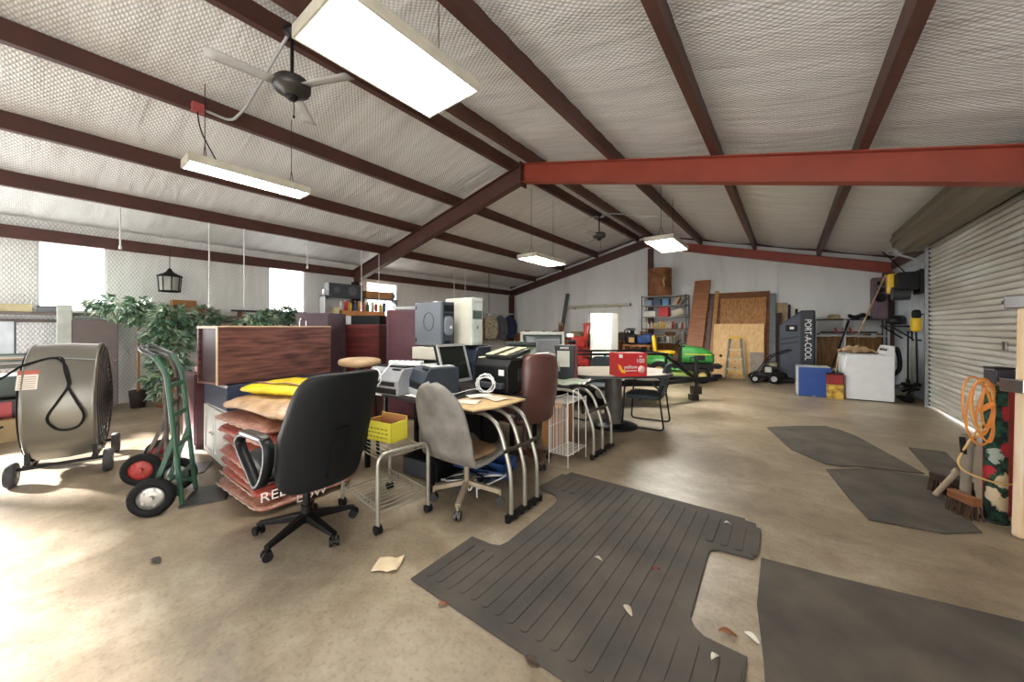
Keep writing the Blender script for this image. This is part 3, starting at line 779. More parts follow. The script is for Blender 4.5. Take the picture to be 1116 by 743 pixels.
# board with papers on the desk's right end
t = thing('wooden_board', 'tan board lying across the right end of the near computer desk', 'board', (-2.0, 2.23, .782), .03)
obj('board', MB().prism([(-.22, -.29), (.16, -.31), (.24, -.1), (.24, .27), (-.18, .30)], 0, .014), BRD, t, bevel=.002)
for k, (x, y, rz, c_, lab) in enumerate(((-2.06, 2.1, .4, (222, 214, 196), 'cream paper sheet on the tan board near the shell chair'), (-1.96, 2.34, -.3, (206, 196, 176), 'tan paper sheet on the tan board at the desk edge'), (-2.12, 2.32, 1.0, (232, 226, 214), 'white paper sheet on the tan board under the cable coil'))):
    mb = MB(); mb.grid(lambda u, v: ((u - .5) * .21, (v - .5) * .15, .003 * math.sin(u * 4 + v * 5) + .003), 6, 6)
    tag(obj('paper_sheet', mb, mat('paper %s' % (c_,), c_, .8, var=.04), solid=.001, loc=(x, y, .799 + .004 * k), rz=rz), lab, 'paper')
# ---------------- printers
def printer(name, label, cat, loc, rz, w, d, h, body, top, slot=True, paper=True, lid=None):
    t = thing(name, label, cat, loc, rz)
    mb = MB(); pr = [(-d / 2, 0), (-d / 2 + .0, h * .55), (-d / 2 + .04, h * .88), (-d / 2 + .07, h), (d / 2, h), (d / 2, 0)]
    mb.prism(pr, -w / 2, w / 2, ax='x'); obj('body', mb, body, t, bevel=.008)
    mb = MB(); mb.b6(-w / 2 + .03, w / 2 - .03, -d / 2 + .1, d / 2 - .03, h + .001, h + .014); obj('top_cover', mb, top, t, bevel=.005)
    if slot:
        obj('output_slot', MB().b6(-w / 2 + .05, w / 2 - .05, -d / 2 - .003, -d / 2 + .002, h * .34, h * .5), BLACK_P, t)
        obj('paper_tray', MB().b6(-w / 2 + .03, w / 2 - .03, -d / 2 - .012, -d / 2 + .02, h * .05, h * .26), top, t, bevel=.004)
    obj('control_panel', MB().b6(w / 2 - .13, w / 2 - .03, -d / 2 + .045, -d / 2 + .075, h * .93, h * .99), BLACK_P, t)
    return t
BLUEG = mat('blue grey plastic', (92, 112, 136), .45, var=.06)
p = W(427, 413, 3.40); printer('printer', 'light grey printer under the white power strip at left end of the desk', 'printer', (-3.0, 2.10, .782), FACE - .55, .44, .34, .24, mat('printer grey', (150, 152, 156), .5), BLACK_P)
printer('printer', 'black and blue grey printer between the grey printer and the flat monitor', 'printer', (-2.58, 2.20, .782), FACE - .95, .36, .34, .26, mat('blue black plastic', (46, 56, 68), .4, var=.15), LTGREY)
# flat slab and papers in front
t = thing('circuit_tray', 'flat dark tray of papers on the desk edge above the yellow box', 'tray', (-2.46, 2.005, .782), -.12)
obj('tray', MB().b6(-.27, .2, -.05, .05, 0, .012), DKGREY, t, bevel=.003)
for k in range(3):
    mb = MB(); mb.box(-.16 + .15 * k, .0, .016 + .002 * k, .17, .085, .002, .2 - .2 * k); obj('paper', mb, PAPER if k != 1 else LTGREY, t)
# power strip + cable
t = thing('power_strip', 'white power strip lying on top of the light grey printer', 'power strip', (-2.90, 2.14, 1.037), FACE - .25)
obj('strip_body', MB().b6(-.17, .17, -.035, .035, 0, .045), WHITE_P, t, bevel=.006)
for k in range(5):
    mb = MB(); x = -.13 + k * .06; mb.b6(x - .015, x + .015, -.012, .012, .045, .047); obj('outlet', mb, DKGREY, t)
mb = MB(); q = [(-.1, -.036, .02), (-.08, -.12, .03), (-.14, -.2, -.08), (-.22, -.235, -.2), (-.3, -.245, -.16), (-.25, -.245, -.05), (-.15, -.235, -.02), (-.12, -.23, -.12), (-.2, -.24, -.22), (-.1, -.25, -.245)]
obj('power_cord', MB().tube(curve_pts(q, 6), .006, 7), WHITE_P, t)
# LCD monitor
def lcd(label, loc, rz, w, h, frame, tilt=.12, stand=True, screen=None, base=.18, name='flat_monitor'):
    t = thing(name, label, 'monitor', loc, rz)
    M_ = lambda mb, z0: mb.at((0, 0, z0), 0, -tilt)
    z0 = .1 if stand else .012
    mb = M_(MB(), z0); fr = .022
    mb.b6(-w / 2, w / 2, -.005, .035, 0, h); obj('housing', mb, BLACK_P, t, bevel=.006)
    mb = M_(MB(), z0)
    for a in ((-w / 2, w / 2, h - fr, h), (-w / 2, w / 2, 0, fr * 1.3), (-w / 2, -w / 2 + fr, fr * 1.3, h - fr), (w / 2 - fr, w / 2, fr * 1.3, h - fr)): mb.b6(a[0], a[1], -.016, -.004, a[2], a[3])
    obj('bezel', mb, frame, t)
    mb = M_(MB(), z0); mb.b6(-w / 2 + fr, w / 2 - fr, -.0075, -.0052, fr * 1.3, h - fr); obj('screen', mb, screen or mat('dark screen', (24, 28, 26), .12, var=.05), t)
    if stand:
        mb = MB(); mb.bar((0, .03, .0), (0, .05, .2), .07, .03); obj('stand_neck', mb, BLACK_P, t)
    mb = MB(); mb.sup((0, .02, .01), (base / 2, base / 2 * .75, .01), .8, .3); obj('stand_base', mb, BLACK_P, t)
    return t
lcd('black flat monitor with silver bezel standing turned on the near computer desk', (-2.46, 2.40, .782), FACE + .98, .38, .37, mat('silver bezel', (188, 190, 190), .3, .5), tilt=.30)
# coil of cable
mb = MB()
pts = []
for k in range(70):
    a = k * .62; r = .075 + .015 * math.sin(k * .9); pts.append((r * math.cos(a), .03 * math.sin(k * .35), .092 + r * math.sin(a)))
mb.tube(pts, .0035, 6); mb.tube(curve_pts([(-.07, 0, .05), (-.16, .02, .03), (-.25, .0, .006), (-.3, -.03, .006)], 6), .0035, 6)
tag(obj('cable_coil', mb, WHITE_P, loc=(-2.14, 2.42, .806), rz=FACE), 'coiled white cable lying on the board beside the flat monitor', 'cable')
# large black laser printer
t = thing('laser_printer', 'large black laser printer with cream striped lid, behind the cable coil', 'printer', (-2.22, 2.78, .80), FACE - .62)
w, d, h = .40, .42, .30
obj('body', MB().prism([(-d / 2, 0), (-d / 2, h * .8), (-d / 2 + .06, h), (d / 2, h), (d / 2, 0)], -w / 2, w / 2, ax='x'), BLACK_P, t, bevel=.012)
CREAM = mat('cream plastic', (206, 200, 170), .5, var=.05)
mb = MB(); mb.b6(-w / 2 - .002, -w / 2 + .05, -d / 2 + .06, d / 2, h + .001, h + .012); obj('lid_stripe', mb, CREAM, t, bevel=.003)
mb = MB(); mb.at((0, 0, h + .012), 0, .16); mb.b6(-w / 2 + .09, w / 2, -d / 2 + .06, d / 2 - .02, .012, .05); obj('scanner_lid', mb, mat('very dark green plastic', (34, 38, 36), .4), t, bevel=.01)
for k in range(2):
    mb = MB(); mb.at((0, 0, h + .012), 0, .16); mb.b6(-w / 2 + .1 + k * .16, -w / 2 + .19 + k * .16, -d / 2 + .06, d / 2 - .02, .051, .06); obj('lid_stripe', mb, CREAM, t, bevel=.003)
obj('paper_tray', MB().b6(-w / 2 + .04, w / 2 - .04, -d / 2 - .05, -d / 2 + .01, .04, .09), DKGREY, t, bevel=.006)
mb = MB(); mb.b6(w / 2 - .1, w / 2 - .04, -d / 2 - .004, -d / 2 + .01, h * .52, h * .7); obj('white_sticker', mb, WHITE_P, t)
mb = MB()
for k in range(4): mb.b6(w / 2, w / 2 + .003, -.05 + k * .04, -.03 + k * .04, h * .3, h * .7)
obj('side_vent', mb, DKGREY, t)
obj('riser', MB().b6(-.18, .18, -.19, .19, -.02, 0), BLK_METAL, t)

# ---------------- stacked towers on the table behind
BASEM = mat('blue grey case', (98, 104, 112), .45, var=.06)
t = thing('desktop_computer', 'beige horizontal desktop computer under the dark grey tower', 'computer', (-3.32, 2.90, 1.03), .12)
obj('case', MB().b6(-.23, .23, -.19, .19, 0, .14), BEIGE_P, t, bevel=.006)
obj('front_bezel', MB().b6(.23, .245, -.19, .19, 0, .14), DKGREY, t, bevel=.004)
mb = MB(); mb.b6(.245, .247, -.12, .02, .08, .12); obj('drive_slot', mb, BLACK_P, t)
t = printer('printer', 'dark grey printer carrying the beige desktop computer on the back table', 'printer', (-3.32, 2.90, .782), .12, .48, .40, .23, DKGREY, LTGREY)
def tower(label, loc, rz, L_, w, h, side, front, style):
    """front faces local +X, the broad side panel faces -Y"""
    t = thing('computer_tower', label, 'computer', loc, rz)
    obj('case', MB().b6(-L_ / 2, L_ / 2, -w / 2, w / 2, 0, h), side, t, bevel=.006)
    f = L_ / 2
    if style == 'dark':
        mb = MB(); mb.prism([(-w / 2, 0), (w / 2, 0), (w / 2, h), (-w / 2, h)], f, f + .03, ax='x'); obj('front_bezel', mb, front, t, bevel=.012)
        mb = MB(); mb.b6(f + .03, f + .033, -w / 2 + .02, w / 2 - .02, h * .78, h * .93); obj('drive_bay', mb, BLACK_P, t)
        mb = MB(); mb.b6(f + .03, f + .034, -w / 2 + .02, w / 2 - .02, h * .70, h * .73); obj('drive_slot', mb, BLACK_P, t)
        mb = MB(); mb.sup((f + .03, 0, h * .45), (.012, w * .38, h * .22), .8, .6); obj('front_panel', mb, mat('lighter case panel', (132, 140, 150), .4), t)
        obj('power_button', MB().cyl((f + .038, .02, h * .42), (f + .05, .02, h * .42), .018), WHITE_P, t)
        mb = MB(); mb.b6(f + .03, f + .033, -w / 2 + .03, .02, h * .05, h * .11); obj('port_cover', mb, BLACK_P, t)
        mb = MB(); pts = [(.02 + .085 * math.cos(a * PI / 16), -w / 2 - .003, h * .55 + .105 * math.sin(a * PI / 16)) for a in range(32)]; mb.tube(pts, .005, 6, closed=True)
        obj('side_ring', mb, mat('ring edge grey', (72, 77, 84), .4), t)
        for s in (.12, .88):
            mb = MB(); mb.b6(-L_ / 2 + .015, -L_ / 2 + .03, -w / 2 - .004, -w / 2, h * s - .02, h * s + .02); obj('panel_latch', mb, BLACK_P, t)
        obj('white_sticker', MB().b6(.06, .12, -.06, .02, h, h + .012), WHITE_P, t)
    else:
        mb = MB(); mb.prism([(-w / 2, 0), (w / 2, 0), (w / 2, h), (-w / 2, h)], f, f + .025, ax='x'); obj('front_bezel', mb, front, t, bevel=.006)
        for k in range(4):
            mb = MB(); mb.b6(f + .025, f + .029, -w / 2 + .02, w / 2 - .02, h * (.77 + k * .05), h * (.805 + k * .05)); obj('drive_bay', mb, front, t, bevel=.002)
        mb = MB(); mb.b6(f + .025, f + .029, -w / 2 + .02, w / 2 - .015, h * .55, h * .73); obj('dark_drive_panel', mb, mat('dark green grey panel', (82, 96, 86), .4), t)
        mb = MB(); mb.b6(f + .025, f + .03, -w / 2 + .02, w / 2 - .015, h * .04, h * .52); obj('lower_panel', mb, front, t, bevel=.003)
        obj('badge', MB().b6(f + .03, f + .032, -.015, .015, h * .34, h * .41), MIDGREY, t)
    return t
tower('dark grey computer tower with round side ring, stacked on the beige desktop', (-3.35, 2.86, 1.19), .04, .44, .19, .50, BASEM, mat('dark blue grey bezel', (62, 70, 80), .4), 'dark')
tower('tall cream computer tower standing behind and right of the dark grey one', (-3.22, 3.22, 1.185), .02, .42, .20, .57, BEIGE_P, mat('pale green white bezel', (206, 214, 206), .45), 'light')
t = printer('printer', 'blue black printer under the tall cream computer tower', 'printer', (-3.2, 3.28, .782), .05, .5, .32, .385, mat('navy plastic', (38, 48, 64), .45, var=.1), BLACK_P)
# blue tub beside
t = thing('storage_tub', 'blue plastic tub wedged behind the flat monitor', 'tub', (-2.48, 2.92, .782), .2)
mb = MB(); mb.lathe([(.0, 0), (.1, 0), (.12, .26), (.135, .265), (.135, .28), (.115, .28), (.098, .01), (0, .01)], 28); obj('tub_body', mb, BLUEPL, t)
# ---------------- brown leather chair
BRL = mat('brown leather', (92, 56, 50), .35, var=.15, scale=5, bump=.2, bscale=120, spec=.6)
t = thing('office_chair', 'brown leather executive chair turned sideways between the two desks', 'chair', (-2.18, 3.08, 0), FACE - PI / 2 - .8)
five_star(t, .28, .13, m=mat('brown wood base', (70, 44, 34), .4), rot=.2, post=.44)
mb = MB(); mb.sup((0, -.04, .49), (.24, .25, .07), .35, .55, 30, 14); obj('seat', mb, BRL, t)
def bk(x, y, z): return x * (1 - .1 * (z / .36) ** 2), y + .20 * (z + .36) * .7 - .06 * (x / .25) ** 2 - .05 * max(0, z / .36) ** 2, z
mb = MB(); mb.sup((0, .19, .80), (.26, .075, .345), .5, .35, 34, 22, fn=bk); obj('backrest', mb, BRL, t)
mb = MB(); mb.sup((0, .14, .80), (.21, .065, .30), .5, .4, 30, 18, fn=bk); obj('back_cushion', mb, mat('glossy red brown leather', (128, 70, 62), .28, var=.15, spec=.7), t)
for s in (-1, 1):
    mb = MB(); x = s * .26
    mb.tube(fillet([(x, .16, .5), (x, .14, .66), (x, -.14, .66), (x, -.12, .46)], .06), .02, 10); obj('armrest', mb, BLACK_P, t)
# ---------------- white wire rack
t = thing('wire_rack', 'white wire basket rack with slatted sides standing beside the brown chair', 'rack', (-1.85, 3.40, 0), 0)
WIREW = mat('white coated wire', (224, 222, 214), .4, var=.03)
x0, x1, y0, y1 = -.11, .11, -.20, .20
for k, (a, h) in enumerate((((x0, y0), .70), ((x0, y1), .70), ((x1, y0), .66), ((x1, y1), .66))): obj('post', MB().tube([(a[0], a[1], 0), (a[0], a[1], h)], .005, 6), WIREW, t)
for z in (.12, .64):
    mb = MB()
    mb.tube([(x0, y0, z), (x1, y0, z), (x1, y1, z), (x0, y1, z)], .0045, 6, closed=True)
    for k in range(11): y = y0 + .04 * k; mb.tube([(x0, y, z), (x1, y, z)], .003, 5)
    obj('wire_shelf', mb, WIREW, t)
mb = MB()
for k in range(10): y = y0 + .02 + .04 * k; mb.tube([(x0, y, .12), (x0, y, .66)], .003, 5)
mb.tube([(x0, y0, .66), (x0, y1, .66)], .004, 5); mb.tube([(x0, y0, .38), (x0, y1, .38)], .004, 5)
for k in range(6): x = x0 + .02 + .036 * k; mb.tube([(x, y0, .12), (x, y0, .60)], .003, 5)
obj('side_wires', mb, WIREW, t)
mb = MB(); mb.tube(fillet([(x1, -.09, .1), (x1, -.09, .76), (x1, .03, .76), (x1, .03, .1)], .03), .0045, 6); obj('tall_loop', mb, WIREW, t)
t = thing('cardboard_box', 'tall brown cardboard box on the floor behind the white wire rack', 'box', (-2.18, 3.75, 0), .05)
obj('carton', MB().b6(-.14, .14, -.12, .15, 0, .56), CARD, t, bevel=.004)
for s in (-1, 1):
    mb = MB(); mb.at((0, -.12 if s < 0 else .15, .56), 0, -s * .9); mb.b6(-.135, .135, -.002 if s > 0 else -.1, .1 if s > 0 else .002, 0, .004); obj('flap', mb, CARD, t)
# ---------------- things on the far desk
t = thing('storage_case', 'black upright case with white label and red side on the far desk', 'case', (-2.28, 4.12, .742), FACE - .30)
obj('case_body', MB().b6(-.135, .135, -.1, .1, 0, .43), mat('black green case', (26, 36, 36), .45), t, bevel=.01)
obj('side_panel', MB().b6(.136, .15, -.09, .09, .02, .41), mat('dark red side', (122, 38, 46), .5, var=.2, scale=14), t)
obj('paper_label', MB().b6(-.085, .07, -.103, -.1005, .16, .36), mat('pale label', (206, 206, 196), .6), t)
text('lettering', 'KODAK', .05, WHITE_P, t, (0, -.1015, .395), (PI / 2, 0, 0)) if False else obj('brand_strip', MB().b6(-.05, .06, -.103, -.1005, .385, .41), LTGREY, t)
def crt(label, loc, rz, w, h, d, frame, screen, name='crt_monitor'):
    t = thing(name, label, 'monitor', loc, rz)
    obj('housing', MB().prism([(-.0, .01), (0, h - .01), (d * .4, h - .03), (d, h * .75), (d, h * .25), (d * .4, .0)], -w / 2 + .02, w / 2 - .02, ax='x'), frame, t, bevel=.01)
    mb = MB(); f = .045
    for a in ((-w / 2, w / 2, h - f, h), (-w / 2, w / 2, 0, f), (-w / 2, -w / 2 + f, f, h - f), (w / 2 - f, w / 2, f, h - f)): mb.b6(a[0], a[1], -.03, .03, a[2], a[3])
    obj('bezel', mb, frame, t, bevel=.006)
    mb = MB(); mb.grid(lambda u, v: ((u - .5) * (w - 2 * f), -.004 - .022 * (1 - (2 * u - 1) ** 2) * (1 - (2 * v - 1) ** 2), f + v * (h - 2 * f)), 12, 10)
    obj('screen', mb, screen, t, solid=.003)
    return t
SCR = mat('green grey glass', (74, 84, 78), .12, var=.1)
crt('black picture tube monitor with a greenish screen, behind the laser printer', (-2.72, 3.85, .742), FACE - .1, .52, .47, .3, mat('black green plastic', (32, 44, 42), .4), mat('olive glass', (96, 108, 84), .1, var=.15))
lcd('grey flat screen between the black tube monitor and the black case', (-2.42, 3.93, .742), FACE - .02, .30, .41, MIDGREY, tilt=.05, screen=mat('grey screen', (104, 104, 106), .35))
# large white framed tv on its own low stand behind
t = thing('tv_stand', 'low dark stand behind the desks holding the white framed television', 'stand', (-3.35, 5.08, 0), FACE)
obj('stand_top', MB().b6(-.5, .5, -.25, .25, .72, .76), DESKT, t)
for sx in (-1, 1): obj('side_panel', MB().b6(sx * .48 - .015, sx * .48 + .015, -.24, .24, 0, .72), DESKT, t)
obj('shelf_board', MB().b6(-.465, .465, -.24, .24, .3, .32), DESKT, t)
crt('large television with a broad white frame behind the dark monitors', (-3.22, 5.05, .762), FACE - .12, .72, .56, .3, mat('white green frame', (216, 220, 210), .45), mat('grey green tv glass', (86, 98, 94), .12, var=.1), name='television')
# papers draped over desk B end
mb = MB(); mb.grid(lambda u, v: ((u - .5) * .40, (v - .5) * .5, .012 + .012 * math.sin(u * 9 + v * 4) + .01 * math.sin(v * 13)), 12, 12)
tag(obj('plastic_sheet', mb, mat('pale green film', (190, 200, 180), .35, var=.15), solid=.002, loc=(-2.08, 3.86, .745), rz=.2), 'pale crumpled plastic sheet on the far desk end above the arched legs', 'sheet')
# things under the near desk
t = thing('cable_pile', 'tangle of dark and white cables under the near computer desk', 'cables', (-2.2, 2.35, 0)); t['label'] = 'tangle of cables on the floor under the near computer desk'
for k in range(7):
    r2 = random.Random(k); mb = MB(); pts = [(r2.uniform(-.3, .25), r2.uniform(-.2, .25), .02 + r2.uniform(0, .10)) for _ in range(7)]
    mb.tube(curve_pts(pts, 5), .007, 6); obj('cable', mb, (BLACK_P, WHITE_P, BLUEPL)[k % 3] if k < 6 else BLACK_P, t)
t = thing('computer_case', 'black computer case lying on the floor under the near desk', 'computer', (-2.75, 2.36, 0), .1)
obj('case', MB().b6(-.22, .22, -.2, .2, 0, .17), BLACK_P, t, bevel=.006); obj('front_bezel', MB().b6(-.2, .2, -.215, -.2, .01, .16), DKGREY, t, bevel=.004)
t = thing('storage_bin', 'flat blue bin on the floor under the grey shell chair', 'bin', (-2.32, 2.72, 0), .2)
mb = MB(); mb.b6(-.2, .2, -.14, .14, 0, .01); 
for a in ((-.2, -.19, -.14, .14), (.19, .2, -.14, .14), (-.2, .2, -.14, -.13), (-.2, .2, .13, .14)): mb.b6(a[0], a[1], a[2], a[3], 0, .12)
obj('bin_body', mb, BLUEPL, t, bevel=.003)
def XP(px, py, X):
    a = (px - CX) / FPX; rx, ry, rz_ = a * CT - ST, a * ST + CT, -(py - HY) / FPX
    t = X / rx; return Vector((X, ry * t, CAMH + rz_ * t))
def YP(px, py, Y):
    a = (px - CX) / FPX; rx, ry, rz_ = a * CT - ST, a * ST + CT, -(py - HY) / FPX
    t = Y / ry; return Vector((rx * t, Y, CAMH + rz_ * t))
def crate(name, label, cat, loc, rz, w, d, h, m, group=None, flaps=True, tape=None):
    t = thing(name, label, cat, loc, rz, group)
    obj('carton', MB().b6(-w / 2, w / 2, -d / 2, d / 2, 0, h), m, t, bevel=.004)
    if flaps:
        mb = MB(); mb.b6(-w / 2 + .002, w / 2 - .002, -.012, .012, h, h + .002); obj('tape', mb, tape or mat('box tape', (196, 160, 110), .4), t)
    return t
def cabinet(name, label, cat, loc, rz, w, d, h, body, door, ndoor=1, knob=CHROME, kick=True, inset=.0):
    """front faces local -Y"""
    t = thing(name, label, cat, loc, rz)
    mb = MB(); mb.b6(-w / 2, w / 2, -d / 2, d / 2, .06 if kick else 0, h)
    if kick: mb.b6(-w / 2 + .02, w / 2 - .02, -d / 2 + .04, d / 2 - .02, 0, .06)
    obj('carcass', mb, body, t, bevel=.003)
    dw = w / ndoor
    for k in range(ndoor):
        x0 = -w / 2 + k * dw + .012; x1 = x0 + dw - .024
        mb = MB(); mb.b6(x0, x1, -d / 2 - .018, -d / 2 - .001, .08, h - .02)
        mb.b6(x0, x0 + .05, -d / 2 - .026, -d / 2 - .018, .08, h - .02); mb.b6(x1 - .05, x1, -d / 2 - .026, -d / 2 - .018, .08, h - .02)
        mb.b6(x0 + .05, x1 - .05, -d / 2 - .026, -d / 2 - .018, .08, .13); mb.b6(x0 + .05, x1 - .05, -d / 2 - .026, -d / 2 - .018, h - .07, h - .02)
        dr = obj('door', mb, door, t)
        kx = x1 - .03 if k == 0 else x0 + .03
        obj('knob', MB().cyl((kx, -d / 2 - .026, h * .55), (kx, -d / 2 - .05, h * .55), .012, n=10), knob, dr)
    return t
TAUPE = mat('taupe laminate', (118, 106, 104), .5, var=.06)
# ================================================================ CABINETS BEHIND THE BAGS
WHITE_C = mat('white cabinet paint', (222, 222, 216), .4, var=.04)
cabinet('low_cabinet', 'low white cabinet with panelled doors behind the mulch bags', 'cabinet', (-4.62, 1.42, 0), -.03, .80, .62, .60, WHITE_C, WHITE_C, 2)
t = thing('equipment_box', 'flat navy box on the low white cabinet, under the wood grain desk', 'box', (-4.60, 1.45, .602), 0)
obj('box_body', MB().b6(-.38, .38, -.36, .40, 0, .24), mat('navy box', (38, 48, 72), .5), t, bevel=.005)
mb = MB(); mb.b6(-.38, .38, -.37, -.355, .22, .245); obj('lid_edge', mb, LTGREY, t)
WGRAIN = wood('dark wood grain laminate', (116, 76, 68), (58, 36, 34), rough=.35, scale=3.5, stretch=(.9, .9, 9))
pl = XP(235, 356, -4.26); pr = XP(360, 354, -4.5)
ang = math.atan2(pr.y - 1.02, pr.x - (-4.26))
t = thing('desk_unit', 'dark wood grain desk unit on its side, raised above the yellow bag', 'desk', (-4.40, 1.62, .852), ang)
Lw = 1.20; hh = .56; dp = .36       # local X along the panel, local -Y faces the camera
obj('front_panel', MB().b6(-Lw / 2, Lw / 2, -.012, .012, 0, hh), WGRAIN, t)
obj('back_board', MB().b6(-Lw / 2, Lw / 2, dp - .024, dp, 0, hh), WGRAIN, t)
obj('top_board', MB().b6(-Lw / 2, Lw / 2, .013, dp - .025, hh - .022, hh), WGRAIN, t)
obj('bottom_board', MB().b6(-Lw / 2, Lw / 2, .013, dp - .025, 0, .022), WGRAIN, t)
mb = MB(); mb.b6(-Lw / 2 - .004, -Lw / 2, -.014, .016, 0, hh); mb.b6(-Lw / 2 - .004, -Lw / 2, .016, dp, hh - .024, hh); mb.b6(-Lw / 2, Lw / 2, -.0135, -.012, hh - .01, hh + .002)
obj('edge_banding', mb, mat('pale edge band', (206, 180, 148), .4), t)
obj('inner_panel', MB().b6(-Lw / 2 + .02, -Lw / 2 + .035, .013, dp - .025, .022, hh - .022), mat('dark maroon panel', (58, 26, 30), .4), t)
for x in (-.35, .1): obj('mount_block', MB().b6(x, x + .03, .05, .09, hh, hh + .03), BLACK_P, t, bevel=.003)
mb = MB(); mb.tube(fillet([(.29, .12, hh), (.29, .12, hh + .09), (.37, .12, hh + .09), (.37, .12, hh)], .035), .008, 8); obj('chrome_bracket', mb, CHROME, t)
# maroon cabinet + pink fabric at its left
cabinet('side_cabinet', 'maroon side cabinet left of the white cabinet, behind the hand trucks', 'cabinet', (-5.60, 1.30, 0), PI / 2, .44, .5, .86, mat('maroon laminate', (84, 44, 52), .4), mat('maroon door', (90, 48, 56), .4), 1)
mb = MB(); mb.grid(lambda u, v: ((u - .5) * .36, (v - .5) * .3, .02 + .02 * math.sin(u * 9 + v * 7) + .02 * math.sin(v * 12)), 10, 10)
tag(obj('pink_cloth', mb, mat('pink fabric', (222, 170, 178), .8, var=.15, scale=20), solid=.004, loc=(-5.56, 1.3, .868)), 'crumpled pink cloth on top of the maroon side cabinet', 'cloth')
# bar stool
t = thing('bar_stool', 'tall stool with a tan padded seat behind the black office chair', 'stool', (-3.72, 2.14, 0))
mb = MB(); mb.sup((0, 0, 1.02), (.22, .2, .05), .8, .6); obj('seat', mb, mat('tan pad', (188, 158, 124), .6, var=.15), t)
for sx in (-1, 1):
    for sy in (-1, 1): obj('leg', MB().bar((sx * .15, sy * .13, 0), (sx * .12, sy * .1, .98), .03, .03), BLACK_P, t)
mb = MB(); mb.tube([(-.14, -.12, .4), (.14, -.12, .4), (.14, .12, .4), (-.14, .12, .4)], .01, 6, closed=True); obj('foot_ring', mb, BLACK_P, t)
# tall furniture behind
p = W(351, 365, 5.3)
cabinet('tall_cabinet', 'dark purple grey cabinet behind the wood grain desk', 'cabinet', (p.x, p.y, 0), FACE - .1, .50, .4, 1.6, mat('dusky purple laminate', (78, 62, 70), .4), mat('dusky purple door', (82, 66, 74), .4), 1)
p = W(396, 372, 5.75)
cabinet('mahogany_cabinet', 'glossy mahogany cabinet behind the black office chair', 'cabinet', (p.x, p.y, 0), FACE - .05, .68, .4, 1.44, MAHOG, MAHOG, 1)
t = thing('document_box', 'flat black box with a pale grey end on top of the mahogany cabinet', 'box', (p.x, p.y, 1.442), FACE - .05)
obj('box_body', MB().b6(-.12, .33, -.16, .16, 0, .14), BLACK_P, t, bevel=.006); obj('end_block', MB().b6(-.33, -.122, -.16, .16, 0, .13), LTGREY, t, bevel=.004)
p = W(446, 360, 5.7)
cabinet('tall_cabinet', 'plum red tall cabinet directly behind the dark grey computer tower', 'cabinet', (p.x, p.y, 0), FACE - .1, .56, .4, 1.66, mat('plum laminate', (100, 64, 72), .35), mat('plum door', (94, 58, 66), .35), 1)
mb = MB(); mb.sup((0, 0, .03), (.2, .12, .035), .3, .5); tag(obj('folded_cloth', mb, LTGREY, loc=(p.x - .02, p.y, 1.664), rz=FACE), 'grey folded cloth on top of the plum red tall cabinet', 'cloth')
p = W(423, 362, 6.3)
t = thing('paper_stack', 'white stacked cartons between the mahogany and the plum cabinets', 'boxes', (p.x, p.y, 0), FACE)
for k in range(4): obj('carton', MB().b6(-.12, .12, -.15, .15, k * .39, k * .39 + .38), PAPER, t, bevel=.004)

# ================================================================ LEFT WALL
SHELFW = mat('grey shelf board', (120, 108, 100), .6, var=.15)
t = thing('storage_shelf', 'long grey shelf board fixed along the left wall under the windows', 'shelf', (XL + .17, 2.0, 1.60))
obj('shelf_board', MB().b6(-.165, .15, -2.9, 2.6, 0, .04), SHELFW, t); obj('lower_rail', MB().b6(-.165, -.1, -2.9, 2.6, -.12, -.07), SHELFW, t)
for k in range(6):
    y = -2.7 + k * 1.02; mb = MB(); mb.bar((-.16, y, -.3), (.12, y, -.005), .03, .03); mb.b6(-.166, -.15, y - .02, y + .02, -.32, 0); obj('bracket', mb, SHELFW, t)
def onshelf(px, z=1.642, X=-9.58): q = XP(px, 340, X); return (q.x, q.y, z)
crate('cardboard_box', 'brown cardboard box on the left wall shelf beside the lantern', 'box', onshelf(200), PI / 2, .36, .24, .29, CARD)
crate('cardboard_box', 'low brown carton right of the square box on the left wall shelf', 'box', onshelf(219), PI / 2, .26, .22, .15, mat('darker card', (140, 98, 66), .8))
crate('cardboard_box', 'cream flat carton behind the small bushy tree on the wall shelf', 'box', onshelf(232), PI / 2, .22, .22, .1, mat('cream card', (206, 190, 160), .8))
t = thing('storage_box', 'flat dark grey box on the wall shelf below the left bright window', 'box', onshelf(57), PI / 2)
obj('box_body', MB().b6(-.15, .15, -.11, .11, 0, .085), MIDGREY, t, bevel=.006); obj('lid', MB().b6(-.155, .155, -.115, .115, .086, .1), DKGREY, t, bevel=.004)
t = thing('small_radio', 'small black radio on the wall shelf left of the left bright window', 'radio', onshelf(28), PI / 2)
obj('radio_body', MB().b6(-.07, .07, -.05, .05, 0, .07), BLACK_P, t, bevel=.008); obj('antenna', MB().cyl((.05, .02, .07), (.06, .03, .2), .003), CHROME, t)
mb = MB(); mb.b6(-.16, .16, -.07, .07, -.0, .12); tag(obj('tan_box', mb, mat('yellow tan card', (206, 192, 150), .7), loc=(-9.52, onshelf(17)[1], 1.642), rz=PI / 2, bevel=.004), 'yellowish tan carton near the left end of the wall shelf', 'box')
q0, q1 = onshelf(252, 1.80), onshelf(334, 1.80)
t = thing('metal_pipe', 'long dark pipe lying on the left wall shelf toward the middle window', 'pipe', ((q0[0] + q1[0]) / 2, (q0[1] + q1[1]) / 2, 1.642))
L2 = (q1[1] - q0[1]) / 2
obj('pipe_tube', MB().cyl((0, -L2, .12), (0, L2, .11), .022, n=10), DKGREY, t)
for s in (-.8, .8): obj('pipe_rest', MB().b6(-.05, .05, s * L2 - .03, s * L2 + .03, 0, .1), BROWNW, t)
